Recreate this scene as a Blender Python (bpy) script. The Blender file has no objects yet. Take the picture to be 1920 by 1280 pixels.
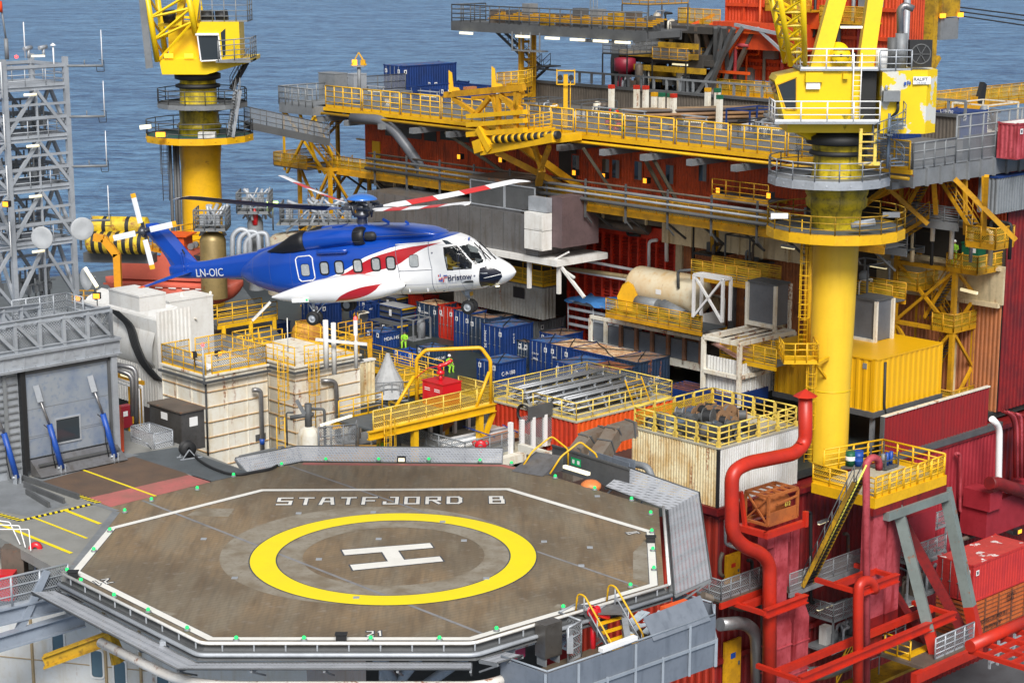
import bpy,math,random
from mathutils import Vector,Matrix
from mathutils.geometry import tessellate_polygon
random.seed(7)
SC=bpy.context.scene
COL=SC.collection
R=math.radians
# ---------------- camera ----------------
PITCH,FPX,HC=R(12.2),3600.0,27.1
CX,CY=5.17,-80.4
cam=bpy.data.cameras.new('camera');cam.lens=FPX/1920*36;cam.sensor_width=36
cam.clip_start=1;cam.clip_end=9000
co=bpy.data.objects.new('camera',cam);COL.objects.link(co)
co.location=(CX,CY,HC);co.rotation_euler=(R(90)-PITCH,0,0);SC.camera=co
# ---------------- sky, sun, exposure ----------------
SUN_EL,SUN_AZ=R(44),R(176)
w=bpy.data.worlds.new('World');SC.world=w;w.use_nodes=True
nt=w.node_tree;sky=nt.nodes.new('ShaderNodeTexSky');sky.sky_type='NISHITA';sky.sun_disc=False
sky.sun_elevation=SUN_EL;sky.sun_rotation=SUN_AZ;sky.air_density=1.0;sky.dust_density=3.0;sky.ozone_density=1.0
hs=nt.nodes.new('ShaderNodeHueSaturation');hs.inputs['Saturation'].default_value=.3
nt.links.new(sky.outputs[0],hs.inputs['Color']);nt.links.new(hs.outputs[0],nt.nodes['Background'].inputs[0])
nt.nodes['Background'].inputs[1].default_value=.072
sl=bpy.data.lights.new('sun','SUN');sl.energy=2.7;sl.angle=R(22);sl.color=(1,.97,.92)
so=bpy.data.objects.new('sun',sl);COL.objects.link(so)
sd=Vector((math.sin(SUN_AZ)*math.cos(SUN_EL),math.cos(SUN_AZ)*math.cos(SUN_EL),math.sin(SUN_EL)))
so.rotation_euler=sd.to_track_quat('Z','Y').to_euler();so.location=sd*300
SC.view_settings.view_transform='Standard';SC.view_settings.look='None'
SC.view_settings.exposure=0.55;SC.view_settings.gamma=1.0
# ---------------- survey helpers: photograph measurement -> place ----------------
SP,CP=math.sin(PITCH),math.cos(PITCH)
def ray(px,py):
 a,b=(px-960)/FPX,(640-py)/FPX
 return Vector((a,CP+b*SP,-SP+b*CP))
def P(px,py,d):return Vector((CX,CY,HC))+ray(px,py)*d
def PZ(px,py,z):
 r=ray(px,py);return Vector((CX,CY,HC))+r*((z-HC)/r.z)
def PX(v):
 x,y,z=v[0]-CX,v[1]-CY,v[2]-HC
 d=y*CP-z*SP
 return(960+FPX*x/d,640-FPX*(y*SP+z*CP)/d,d)
YAW=R(43.5)
U=Vector((math.cos(YAW),math.sin(YAW),0));V=Vector((-math.sin(YAW),math.cos(YAW),0));Z=Vector((0,0,1))
def run(B,D,x):
 f0=PX(B)[0]-x;t0=t1=0.
 while t1<90:
  t1+=.5;q=PX(B+D*t1)
  if q[2]<5 or((q[0]-x>0)!=(f0>0)):break
  t0=t1
 else:print('run miss',x,f0)
 for _ in range(20):
  t=(t0+t1)/2;f=PX(B+D*t)[0]-x
  if(f>0)==(f0>0):t0=t
  else:t1=t
 return t0
def rise(B,y):
 r=ray(PX(B)[0],y);h=Vector((r.x,r.y));q=Vector((B.x-CX,B.y-CY))
 return HC+r.z*q.length/h.length-B.z
def TOL(root,p):
 c,s=math.cos(root.rotation_euler.z),math.sin(root.rotation_euler.z)
 x,y,z=p[0]-root.location.x,p[1]-root.location.y,p[2]-root.location.z
 return Vector((c*x+s*y,-s*x+c*y,z))
 # ---------------- materials ----------------
MATS={}
def mat(name,col,rough=.5,metal=0.,grime=.35,gcol=None,rust=0.,bump=0.,scale=1.,streak=False,spec=.5,coat=0.,emit=None,es=0.,alpha=1.,patch=None):
 if name in MATS:return MATS[name]
 m=bpy.data.materials.new(name);m.use_nodes=True;n=m.node_tree.nodes;l=m.node_tree.links
 b=n['Principled BSDF'];b.inputs['Roughness'].default_value=rough;b.inputs['Metallic'].default_value=metal
 b.inputs['Specular IOR Level'].default_value=spec
 if coat:b.inputs['Coat Weight'].default_value=coat;b.inputs['Coat Roughness'].default_value=.06
 if emit:
  b.inputs['Emission Color'].default_value=(*emit,1);b.inputs['Emission Strength'].default_value=es
 tc=n.new('ShaderNodeTexCoord');src=tc.outputs['Object']
 geo=n.new('ShaderNodeNewGeometry')
 def noise(sc,det=4,vec=None,dist=0.):
  t=n.new('ShaderNodeTexNoise');t.inputs['Scale'].default_value=sc;t.inputs['Detail'].default_value=det
  t.inputs['Distortion'].default_value=dist;l.new(vec or geo.outputs['Position'],t.inputs['Vector']);return t.outputs['Fac']
 def ramp(f,a,b_,c0=(0,0,0),c1=(1,1,1)):
  r=n.new('ShaderNodeMapRange');r.interpolation_type='SMOOTHSTEP';r.inputs[1].default_value=a;r.inputs[2].default_value=b_;l.new(f,r.inputs[0]);return r.outputs[0]
 def mix(f,a,b_):
  x=n.new('ShaderNodeMix');x.data_type='RGBA'
  if isinstance(f,(int,float)):x.inputs[0].default_value=f
  else:l.new(f,x.inputs[0])
  for i,q in((6,a),(7,b_)):
   if isinstance(q,tuple):x.inputs[i].default_value=(*q,1)
   else:l.new(q,x.inputs[i])
  return x.outputs[2]
 def mul(f,k):
  x=n.new('ShaderNodeMath');x.operation='MULTIPLY';l.new(f,x.inputs[0])
  if isinstance(k,(int,float)):x.inputs[1].default_value=k
  else:l.new(k,x.inputs[1])
  return x.outputs[0]
 mp=n.new('ShaderNodeMapping');l.new(geo.outputs['Position'],mp.inputs[0]);mp.inputs['Scale'].default_value=(1,1,.12)
 c=(*col,) if not patch else mix(ramp(noise(patch[1],5),patch[2],patch[2]+.03),tuple(col),tuple(patch[0]))
 gc=gcol or tuple(x*.45+.012 for x in col)
 g=mul(ramp(noise(.9*scale,6),.35,.75),grime)
 c=mix(g,c,gc)
 g2=mul(ramp(noise(5*scale,5),.48,.8),grime*.9)
 c=mix(g2,c,gc)
 if streak:
  s=mul(ramp(noise(2.6*scale,5,mp.outputs[0]),.5,.78),min(1.,grime*1.6))
  c=mix(s,c,gc)
 if rust:
  rr=ramp(noise(1.7*scale,8,mp.outputs[0] if streak else None,.6),.72-.3*rust,.80-.25*rust)
  r2=ramp(noise(7*scale,6),.35,.62)
  c=mix(mul(mul(rr,r2),.95),c,mix(noise(9.,3),(.16,.045,.012),(.38,.13,.035)))
 l.new(c,b.inputs['Base Color'])
 if bump:
  bp=n.new('ShaderNodeBump');bp.inputs['Strength'].default_value=bump;bp.inputs['Distance'].default_value=.03
  l.new(noise(14*scale,4),bp.inputs['Height']);l.new(bp.outputs[0],b.inputs['Normal'])
 if alpha<1:
  tr=n.new('ShaderNodeBsdfTransparent');mx=n.new('ShaderNodeMixShader')
  w1=n.new('ShaderNodeTexWave');w1.inputs['Scale'].default_value=4.;w1.bands_direction='DIAGONAL'
  w2=n.new('ShaderNodeTexWave');w2.inputs['Scale'].default_value=4.;w2.bands_direction='DIAGONAL'
  m2=n.new('ShaderNodeMapping');m2.inputs['Scale'].default_value=(-1,-1,1)
  l.new(src,w1.inputs[0]);l.new(src,m2.inputs[0]);l.new(m2.outputs[0],w2.inputs[0])
  mx2=n.new('ShaderNodeMath');mx2.operation='MAXIMUM';l.new(w1.outputs['Fac'],mx2.inputs[0]);l.new(w2.outputs['Fac'],mx2.inputs[1])
  th=ramp(mx2.outputs[0],1.05-alpha,1.15-alpha*.9)
  l.new(th,mx.inputs[0]);l.new(tr.outputs[0],mx.inputs[1]);l.new(b.outputs[0],mx.inputs[2]);l.new(mx.outputs[0],n['Material Output'].inputs[0])
 MATS[name]=m;return m
Y=mat('yellow_paint',(.78,.44,.006),.45,grime=.3,gcol=(.35,.19,.01),rust=.12)
YO=mat('aged_yellow_paint',(.64,.32,.005),.55,grime=.6,gcol=(.24,.12,.012),rust=.3)
YC=mat('crane_yellow_paint',(.84,.58,.004),.4,grime=.18,gcol=(.45,.33,.02))
YD=mat('dark_yellow_paint',(.50,.29,.01),.6,grime=.8,gcol=(.08,.05,.015),rust=.3)
YR=mat('pale_yellow_rusty_paint',(.80,.60,.10),.6,grime=.4,gcol=(.35,.2,.1),rust=.5,scale=2.)
GR=mat('galvanised_steel',(.40,.43,.47),.5,.25,grime=.4)
GD=mat('dark_grey_steel',(.10,.105,.11),.6,.1,grime=.5,rust=.1)
GM=mat('mid_grey_steel',(.22,.235,.25),.55,.1,grime=.45,rust=.1)
BK=mat('black_steel',(.015,.016,.018),.6,grime=.3)
WH=mat('white_paint',(.78,.78,.76),.45,grime=.25,gcol=(.45,.40,.33),streak=True,rust=.12)
WR=mat('rusty_white_paint',(.76,.74,.66),.55,grime=.4,gcol=(.50,.38,.20),streak=True,rust=.55)
CRM=mat('cream_corrugated_paint',(.74,.66,.44),.55,grime=.75,gcol=(.50,.30,.09),streak=True,rust=.5)
LG=mat('light_corrugated_paint',(.66,.67,.66),.5,grime=.3,gcol=(.4,.37,.3),streak=True)
RD=mat('bright_red_paint',(.52,.026,.010),.42,grime=.45,gcol=(.26,.02,.015))
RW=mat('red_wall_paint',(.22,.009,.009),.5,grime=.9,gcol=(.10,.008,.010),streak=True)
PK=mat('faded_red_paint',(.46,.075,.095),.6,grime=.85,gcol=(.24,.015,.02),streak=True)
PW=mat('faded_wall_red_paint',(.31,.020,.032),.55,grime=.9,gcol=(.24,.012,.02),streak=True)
OR=mat('orange_paint',(.74,.10,.012),.5,grime=.35,gcol=(.38,.05,.015),rust=.1)
OW=mat('orange_wall_paint',(.60,.075,.010),.55,grime=.6,gcol=(.16,.03,.012),streak=True)
BL=mat('blue_container_paint',(.006,.036,.175),.5,grime=.45,gcol=(.01,.022,.07),rust=.12,streak=True)
BD=mat('dark_blue_container_paint',(.012,.035,.085),.55,grime=.6,gcol=(.02,.025,.03),rust=.35,streak=True)
BB=mat('bright_blue_paint',(.01,.07,.36),.45,grime=.3,gcol=(.01,.03,.15))
RT=mat('rusted_roof_sheet',(.30,.20,.12),.8,grime=.8,gcol=(.05,.09,.14),rust=.9,scale=2.2)
RTW=mat('pale_rusted_roof_sheet',(.66,.52,.34),.8,grime=.9,gcol=(.42,.17,.045),rust=.9,scale=1.5)
RTB=mat('blue_rusted_roof_sheet',(.02,.12,.34),.7,grime=.8,gcol=(.10,.08,.07),rust=.6,scale=2.2)
RTR=mat('brown_rusted_roof_sheet',(.19,.060,.025),.85,grime=.7,gcol=(.05,.03,.03),rust=.8)
DK=mat('dark_wet_deck',(.030,.040,.038),.5,grime=.7,gcol=(.02,.024,.026),bump=.2)
DKG=mat('grey_deck_coating',(.10,.115,.125),.6,grime=.5)
CON=mat('pale_deck_coating',(.46,.44,.36),.7,grime=.5,gcol=(.28,.22,.12),rust=.25)
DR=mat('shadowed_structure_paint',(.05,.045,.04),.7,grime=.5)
BR=mat('weathered_brown_steel',(.15,.12,.095),.6,.2,grime=.6,rust=.4)
SS=mat('stainless_steel',(.30,.30,.31),.38,.7,grime=.4,gcol=(.16,.14,.12),streak=True)
WD=mat('weathered_timber',(.12,.10,.08),.85,grime=.6,streak=True)
PL=mat('plywood',(.42,.16,.06),.8,grime=.3)
RB=mat('black_rubber',(.012,.012,.013),.7,grime=.2)
CW=mat('clear_white_paint',(.82,.82,.82),.4,grime=.08)
GN=mat('green_paint',(.01,.12,.06),.5)
TP=mat('grey_tarpaulin',(.42,.43,.44),.7,grime=.4,bump=.5)
TB=mat('blue_tarpaulin',(.05,.20,.50),.6,grime=.4,bump=.6)
GL=mat('window_glass',(.03,.04,.05),.06,grime=0.,spec=.8)
NET=mat('galvanised_expanded_mesh',(.44,.46,.50),.5,.1,grime=.35,alpha=.88)
MSH=mat('grey_wire_mesh',(.30,.32,.34),.5,.3,grime=.3,alpha=.34)
MSY=mat('yellow_wire_mesh',(.60,.38,.02),.5,grime=.4,alpha=.4)
SKIN=mat('skin',(.45,.25,.18),.6,grime=.1)
HV=mat('hi_vis_fabric',(.30,.62,.03),.8,grime=.5,gcol=(.10,.2,.03))
NV=mat('navy_fabric',(.01,.015,.05),.8)
LO=mat('lit_orange_lamp',(1,.4,.03),.5,grime=0,emit=(1,.33,.015),es=1.3)
LW=mat('lit_white_lamp',(.9,.88,.75),.5,grime=0,emit=(1,.84,.45),es=.5)
LG2=mat('lit_green_lamp',(.02,.6,.15),.4,grime=0,emit=(.0,.9,.14),es=.55)
LR=mat('lit_red_lamp',(.9,.05,.05),.4,emit=(1,.05,.05),es=3.)
# ---------------- mesh builder ----------------
class MB:
 def __init__(s):s.v=[];s.f=[];s.m=[];s.sm=[];s.cm=0
 def face(s,idx,smooth=False):s.f.append(idx);s.m.append(s.cm);s.sm.append(smooth)
 def add(s,vs,fs,smooth=False):
  b=len(s.v);s.v+=[tuple(q) for q in vs]
  for f in fs:s.face([b+i for i in f],smooth)
  return s
 def box(s,x0,y0,z0,x1,y1,z1):
  x0,x1=min(x0,x1),max(x0,x1);y0,y1=min(y0,y1),max(y0,y1);z0,z1=min(z0,z1),max(z0,z1)
  return s.add([(x0,y0,z0),(x1,y0,z0),(x1,y1,z0),(x0,y1,z0),(x0,y0,z1),(x1,y0,z1),(x1,y1,z1),(x0,y1,z1)],[(0,3,2,1),(4,5,6,7),(0,1,5,4),(1,2,6,5),(2,3,7,6),(3,0,4,7)])
 def beam(s,a,b,w=.1,h=None,up=None):
  a,b=Vector(a),Vector(b);d=b-a
  if d.length<1e-6:return s
  d.normalize();h=h or w;up=Vector(up) if up else(Z if abs(d.z)<.98 else Vector((1,0,0)))
  x=d.cross(up).normalized()*w/2;y=x.cross(d).normalized()*h/2
  return s.add([a-x-y,a+x-y,a+x+y,a-x+y,b-x-y,b+x-y,b+x+y,b-x+y],[(0,1,2,3),(7,6,5,4),(0,4,5,1),(1,5,6,2),(2,6,7,3),(3,7,4,0)])
 def ibeam(s,a,b,w=.2,h=.3,t=.03):
  a,b=Vector(a),Vector(b);dz=Vector((0,0,h/2-t/2))
  s.beam(a+dz,b+dz,w,t);s.beam(a-dz,b-dz,w,t);return s.beam(a,b,t,h-2*t)
 def cyl(s,a,b,r,r2=None,n=10,caps=True):
  a,b=Vector(a),Vector(b);d=(b-a)
  if d.length<1e-6:return s
  d.normalize();r2=r if r2 is None else r2
  x=d.orthogonal().normalized();y=d.cross(x)
  vs=[]
  for q,rr in((a,r),(b,r2)):
   for i in range(n):
    t=2*math.pi*i/n;vs.append(q+(x*math.cos(t)+y*math.sin(t))*rr)
  base=len(s.v);s.v+=[tuple(q) for q in vs]
  for i in range(n):s.face([base+i,base+(i+1)%n,base+n+(i+1)%n,base+n+i],n>5)
  if caps:s.face([base+i for i in range(n)][::-1]);s.face([base+n+i for i in range(n)])
  return s
 def pipe(s,pts,r,n=8,bend=None,caps=True):
  pts=[Vector(p) for p in pts];bend=r*2.5 if bend is None else bend
  out=[pts[0]]
  for i in range(1,len(pts)-1):
   p,q,t=pts[i-1],pts[i],pts[i+1]
   d1,d2=(p-q),(t-q);l1,l2=d1.length,d2.length
   if l1<1e-5 or l2<1e-5:continue
   k=min(bend,l1*.49,l2*.49);a,c=q+d1/l1*k,q+d2/l2*k
   if bend<=0:out.append(q);continue
   for j in range(6):
    u=j/5;out.append(a*(1-u)**2+q*2*u*(1-u)+c*u*u)
  out.append(pts[-1])
  return s.sweep(out,[r]*len(out),n,caps)
 def sweep(s,out,rs,n=8,caps=True):
  d0=(out[1]-out[0]).normalized();x=d0.orthogonal().normalized();base=len(s.v)
  for i,q in enumerate(out):
   if i==0:d=d0
   elif i==len(out)-1:d=(out[i]-out[i-1]).normalized()
   else:d=((out[i+1]-out[i]).normalized()+(out[i]-out[i-1]).normalized()).normalized()
   x=(x-d*x.dot(d)).normalized();y=d.cross(x)
   for j in range(n):
    t=2*math.pi*j/n;s.v.append(tuple(q+(x*math.cos(t)+y*math.sin(t))*rs[i]))
  for i in range(len(out)-1):
   for j in range(n):
    a=base+i*n;s.face([a+j,a+(j+1)%n,a+n+(j+1)%n,a+n+j],True)
  if caps:s.face([base+j for j in range(n)][::-1]);s.face([base+(len(out)-1)*n+j for j in range(n)])
  return s
 def lathe(s,c,prof,n=24,axis='z',smooth=True,a0=0.,a1=2*math.pi):
  c=Vector(c);base=len(s.v);full=abs(a1-a0-2*math.pi)<1e-6;k=n if full else n+1
  for r,h in prof:
   for i in range(k):
    t=a0+(a1-a0)*i/n;x,y=r*math.cos(t),r*math.sin(t)
    p=(x,y,h) if axis=='z' else((h,x,y) if axis=='x' else(x,h,y))
    s.v.append(tuple(c+Vector(p)))
  for j in range(len(prof)-1):
   for i in range(n):
    a=base+j*k;i2=(i+1)%k
    s.face([a+i,a+i2,a+k+i2,a+k+i],smooth)
  return s
 def prism(s,pts,z0,z1):
  n=len(pts);vs=[(p[0],p[1],z0) for p in pts]+[(p[0],p[1],z1) for p in pts]
  return s.add(vs,[tuple(range(n))[::-1],tuple(range(n,2*n))]+[(i,(i+1)%n,n+(i+1)%n,n+i) for i in range(n)])
 def slab(s,pts,t):
  n=len(pts);vs=[tuple(p) for p in pts]+[(p[0],p[1],p[2]-t) for p in pts]
  tp=[tuple(range(n))] if n<5 else[tuple(q) for q in tessellate_polygon([[Vector(p) for p in pts]])]
  return s.add(vs,tp+[tuple(n+i for i in q)[::-1] for q in tp]+[(i,n+i,n+(i+1)%n,(i+1)%n) for i in range(n)])
 def corr(s,a,b,z0,z1,pitch=.28,depth=.06,nrm=None,z1b=None):
  a,b=Vector((a[0],a[1],0)),Vector((b[0],b[1],0));d=b-a;L=d.length;d.normalize()
  nr=Vector(nrm) if nrm else Vector((d.y,-d.x,0));k=max(1,round(L/pitch));p=L/k;pts=[]
  z1b=z1 if z1b is None else z1b
  for i in range(k):
   for u,o in((0,0),(.32,0),(.5,1),(.82,1)):pts.append((i*p+u*p,o))
  pts.append((L,0));base=len(s.v)
  for t,o in pts:
   q=a+d*t+nr*(o*depth);s.v.append((q.x,q.y,z0));s.v.append((q.x,q.y,z1+(z1b-z1)*t/L))
  for i in range(len(pts)-1):s.face([base+2*i,base+2*i+2,base+2*i+3,base+2*i+1])
  return s
 def build(s,name,m,parent=None,label=None):
  me=bpy.data.meshes.new(name);me.from_pydata(s.v,[],s.f)
  for q in(m if isinstance(m,(list,tuple)) else[m]):me.materials.append(q)
  me.polygons.foreach_set('material_index',s.m);me.polygons.foreach_set('use_smooth',s.sm)
  me.update();o=bpy.data.objects.new(name,me);COL.objects.link(o)
  if parent:o.parent=parent
  if label:o['label']=label
  return o
def thing(name,label,cat,loc=(0,0,0),rotz=0.,group=None):
 o=bpy.data.objects.new(name,None);COL.objects.link(o);o.empty_display_size=.3
 o.location=loc;o.rotation_euler=(0,0,rotz);o['label']=label;o['category']=cat
 if group:o['group']=group
 return o
def tag(o,label,cat,group=None):
 o['label']=label;o['category']=cat
 if group:o['group']=group
 return o
def struct(o,kind='structure'):o['kind']=kind;return o
def kids(o):return[c for c in bpy.data.objects if c.parent==o]
def dup(root,loc=None,rotz=None,label=None):
 def cp(o,par):
  c=o.copy();COL.objects.link(c);c.parent=par
  for k in CH.get(o.name,[]):cp(k,c)
  return c
 CH={}
 for o in bpy.data.objects:
  if o.parent:CH.setdefault(o.parent.name,[]).append(o)
 c=cp(root,None)
 if loc is not None:c.location=loc
 if rotz is not None:c.rotation_euler=(0,0,rotz)
 if label:c['label']=label
 return c
def text(s,size,loc,rot,m,parent,name='lettering',ext=.004,xs=1.,align='LEFT',bold=0.):
 cu=bpy.data.curves.new(name,'FONT');cu.body=s;cu.size=size;cu.extrude=ext;cu.align_x=align;cu.offset=bold
 cu.resolution_u=3
 o=bpy.data.objects.new('tmp',cu);COL.objects.link(o)
 me=bpy.data.meshes.new_from_object(o.evaluated_get(bpy.context.evaluated_depsgraph_get())) if False else None
 dg=bpy.context.evaluated_depsgraph_get();dg.update();me=bpy.data.meshes.new_from_object(o.evaluated_get(dg))
 bpy.data.objects.remove(o);me.materials.clear();me.materials.append(m)
 t=bpy.data.objects.new(name,me);COL.objects.link(t);t.parent=parent;t.location=loc;t.rotation_euler=rot;t.scale=(xs,1,1)
 return t
ORD=['first','second','third','fourth','fifth','sixth','seventh','eighth','ninth','tenth','eleventh','twelfth','thirteenth','fourteenth','fifteenth','sixteenth']
def rail(parent,pts,m,h=1.1,step=1.3,r=.03,n=3,mesh=None,toe=.12,name='railing',close=False,thick=None):
 pts=[Vector(p) for p in pts]
 if close:pts=pts+[pts[0]]
 b=MB();mm=MB();up=Vector((0,0,1))
 for a,c in zip(pts[:-1],pts[1:]):
  L=(c-a).length
  if L<.05:continue
  k=max(1,round(L/step))
  for i in range(k+1):
   q=a+(c-a)*(i/k);b.cyl(q,q+up*h,r*1.15,n=6)
  for j in range(n):
   z=up*(h*(j+1)/n);b.cyl(a+z,c+z,r*(1.15 if j==n-1 else.85),n=6)
  if toe:b.beam(a+up*toe/2,c+up*toe/2,.012,toe)
  if mesh:
   mm.add([a+up*.1,c+up*.1,c+up*(h*.97),a+up*(h*.97)],[(0,1,2,3)])
 o=b.build(name,m,parent)
 if mesh:mm.build('mesh_panel',mesh,o)
 return o
def ladder(parent,a,h,m,out=(0,-1,0),w=.45,cage=True,name='ladder',start=2.2):
 a=Vector(a);out=Vector(out).normalized();side=Vector((-out.y,out.x,0));b=MB()
 for s in(-1,1):b.cyl(a+side*s*w/2,a+side*s*w/2+Z*(h+1),.035,n=6)
 for i in range(int(h/.3)):b.cyl(a+side*w/2+Z*(.3*i+.2),a-side*w/2+Z*(.3*i+.2),.018,n=5)
 o=b.build(name,m,parent)
 if cage:
  b=MB();zs=[start+i*.85 for i in range(max(2,int((h+1-start)/.85)+1))];rr=.38
  for z in zs:
   arc=[a+Z*z+side*(-rr*math.cos(t))*.9+out*(.05+rr*1.5*math.sin(t)) for t in[math.pi*k/8 for k in range(9)]]
   b.sweep(arc,[.024]*9,5)
  for k in range(1,8,1):
   t=math.pi*k/8;q=side*(-rr*math.cos(t))*.9+out*(.05+rr*1.5*math.sin(t))
   if k%2==0 or k in(1,7):b.cyl(a+q+Z*zs[0],a+q+Z*zs[-1],.018,n=5)
  b.build('safety_cage',m,o)
 return o
def stair(parent,a,b,w,m,mt=None,side=None,rails=True,name='stair_flight',rm=None):
 a,b=Vector(a),Vector(b);d=b-a;hd=Vector((d.x,d.y,0)).normalized();s=Vector((-hd.y,hd.x,0))
 mb=MB();k=max(3,int(abs(d.z)/.22))
 for q in(-w/2,w/2):mb.beam(a+s*q,b+s*q,.05,.25)
 o=mb.build(name,m,parent);mb=MB()
 for i in range(k):
  c=a+d*((i+.5)/k);mb.beam(c-s*(w/2-.03),c+s*(w/2-.03),.26,.03)
 mb.build('treads',mt or m,o)
 if rails:
  for q in(-w/2,w/2):rail(o,[a+s*q,b+s*q],rm or m,1.0,1.1,.028,2,toe=0)
 return o
O=P(1345,955,109)
def W(u,v,z):return Vector((O.x,O.y,0))+U*u+V*v+Z*z
def UVt(p):
 x,y=p[0]-O.x,p[1]-O.y
 return(x*U.x+y*U.y,x*V.x+y*V.y)
def PP(px,py,n,c):
 r=ray(px,py);s=Vector((CX-O.x,CY-O.y,0));return Vector((CX,CY,HC))+r*((c-s.dot(n))/r.dot(n))
def PU(px,py,u):return PP(px,py,U,u)
def PV(px,py,v):return PP(px,py,V,v)
def rootat(p,name,label,cat,group=None):return thing(name,label,cat,tuple(p),YAW,group)
# ---- sea ----
m=bpy.data.materials.new('sea_water');m.use_nodes=True;n=m.node_tree.nodes;l=m.node_tree.links
b=n['Principled BSDF'];b.inputs['Base Color'].default_value=(.030,.11,.26,1);b.inputs['Roughness'].default_value=.28;b.inputs['Specular IOR Level'].default_value=.22
g=n.new('ShaderNodeNewGeometry');mp=n.new('ShaderNodeMapping');mp.inputs['Scale'].default_value=(.55,1.3,1);mp.inputs['Rotation'].default_value=(0,0,.18);l.new(g.outputs['Position'],mp.inputs[0])
hh=None
for sc,k in((.03,.55),(.13,.8),(.34,.7),(1.0,.4)):
 t=n.new('ShaderNodeTexNoise');t.inputs['Scale'].default_value=sc;t.inputs['Detail'].default_value=4;t.inputs['Roughness'].default_value=.6;t.inputs['Distortion'].default_value=.5;l.new(mp.outputs[0],t.inputs['Vector'])
 q=n.new('ShaderNodeMath');q.operation='MULTIPLY';q.inputs[1].default_value=k;l.new(t.outputs['Fac'],q.inputs[0])
 if hh is None:hh=q.outputs[0]
 else:
  a=n.new('ShaderNodeMath');a.operation='ADD';l.new(hh,a.inputs[0]);l.new(q.outputs[0],a.inputs[1]);hh=a.outputs[0]
bp=n.new('ShaderNodeBump');bp.inputs['Strength'].default_value=1.;bp.inputs['Distance'].default_value=4.5;l.new(hh,bp.inputs['Height']);l.new(bp.outputs[0],b.inputs['Normal'])
cr=n.new('ShaderNodeMapRange');cr.inputs[1].default_value=1.02;cr.inputs[2].default_value=1.42;l.new(hh,cr.inputs[0])
mx=n.new('ShaderNodeMix');mx.data_type='RGBA';mx.inputs[6].default_value=(.010,.06,.19,1);mx.inputs[7].default_value=(.17,.36,.60,1);l.new(cr.outputs[0],mx.inputs[0]);l.new(mx.outputs[2],b.inputs['Base Color'])  # bright crests and dark ripples painted into the base colour from bump height
struct(MB().add([(-4000,-500,-60),(4000,-500,-60),(4000,7500,-60),(-4000,7500,-60)],[(0,1,2,3)]).build('sea',m))
# ---- decks of the platform ----
mb=MB();mb.slab([W(-45,12,-5),W(0,1.2,-5),W(42,1.2,-5),W(42,60,-5),W(36,84,-5),W(-25,84,-5),W(-45,60,-5)],.5)
struct(mb.build('main_deck',DK))
struct(MB().slab([W(-46,-30,-22),W(60,-30,-22),W(60,40,-22),W(-46,40,-22)],.5).build('lower_deck',DKG))
# ---- helideck ----
def deck_mat():
 m=bpy.data.materials.new('helideck_coating');m.use_nodes=True;n=m.node_tree.nodes;l=m.node_tree.links;b=n['Principled BSDF']
 b.inputs['Roughness'].default_value=.62
 g=n.new('ShaderNodeNewGeometry')
 def noise(sc,det,scl,rot=0,dist=0):
  mp=n.new('ShaderNodeMapping');mp.inputs['Scale'].default_value=scl;mp.inputs['Rotation'].default_value=(0,0,rot);l.new(g.outputs['Position'],mp.inputs[0])
  t=n.new('ShaderNodeTexNoise');t.inputs['Scale'].default_value=sc;t.inputs['Detail'].default_value=det;t.inputs['Distortion'].default_value=dist;l.new(mp.outputs[0],t.inputs['Vector']);return t.outputs['Fac']
 def rng(f,a,b_):
  r=n.new('ShaderNodeMapRange');r.interpolation_type='SMOOTHSTEP';r.inputs[1].default_value=a;r.inputs[2].default_value=b_;l.new(f,r.inputs[0]);return r.outputs[0]
 def mix(f,a,b_):
  x=n.new('ShaderNodeMix');x.data_type='RGBA';l.new(f,x.inputs[0])
  for i,q in((6,a),(7,b_)):
   if isinstance(q,tuple):x.inputs[i].default_value=(*q,1)
   else:l.new(q,x.inputs[i])
  return x.outputs[2]
 def mulf(f,k):
  x=n.new('ShaderNodeMath');x.operation='MULTIPLY';l.new(f,x.inputs[0]);x.inputs[1].default_value=k;return x.outputs[0]
 c=mix(rng(noise(.14,6,(1,1,1),0,.8),.36,.66),(.15,.115,.075),(.25,.175,.10))
 c=mix(mulf(rng(noise(.5,7,(1,.35,1),.35,.5),.42,.72),.7),c,(.22,.19,.14))
 c=mix(mulf(rng(noise(1.3,7,(1,.22,1),.5,.3),.46,.74),.6),c,(.115,.075,.042))
 c=mix(mulf(rng(noise(6,5,(1,.08,1),.52),.4,.7),.35),c,(.085,.075,.058))
 c=mix(mulf(rng(noise(2.2,6,(1,1,1)),.55,.75),.45),c,(.27,.24,.20))
 wv=n.new('ShaderNodeTexWave');wv.inputs['Scale'].default_value=1.15;mp=n.new('ShaderNodeMapping');mp.inputs['Rotation'].default_value=(0,0,1.02);l.new(g.outputs['Position'],mp.inputs[0]);l.new(mp.outputs[0],wv.inputs[0]);wv.inputs['Distortion'].default_value=.3
 c=mix(mulf(rng(wv.outputs['Fac'],.82,1.),.28),c,(.07,.058,.04))
 l.new(c,b.inputs['Base Color'])
 bp=n.new('ShaderNodeBump');bp.inputs['Strength'].default_value=.3;bp.inputs['Distance'].default_value=.02;l.new(noise(9,5,(1,1,1)),bp.inputs['Height']);l.new(bp.outputs[0],b.inputs['Normal'])
 l.new(rng(noise(.6,5,(1,1,1)),.2,.9),b.inputs['Roughness']) if False else None
 return m
DECKM=deck_mat()
heli_root=thing('helideck','large brown octagonal landing deck with a yellow circle and white H','helideck',(0,0,0))
out=[PZ(x,y,0) for x,y in[(570,866),(946,870),(1000,882),(1235,953),(1245,1098),(884,1206),(385,1206),(128,1078),(218,958),(185,945),(395,903),(470,886)]]
MB().slab(out,.45).build('deck_plate',DECKM,heli_root)
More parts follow.
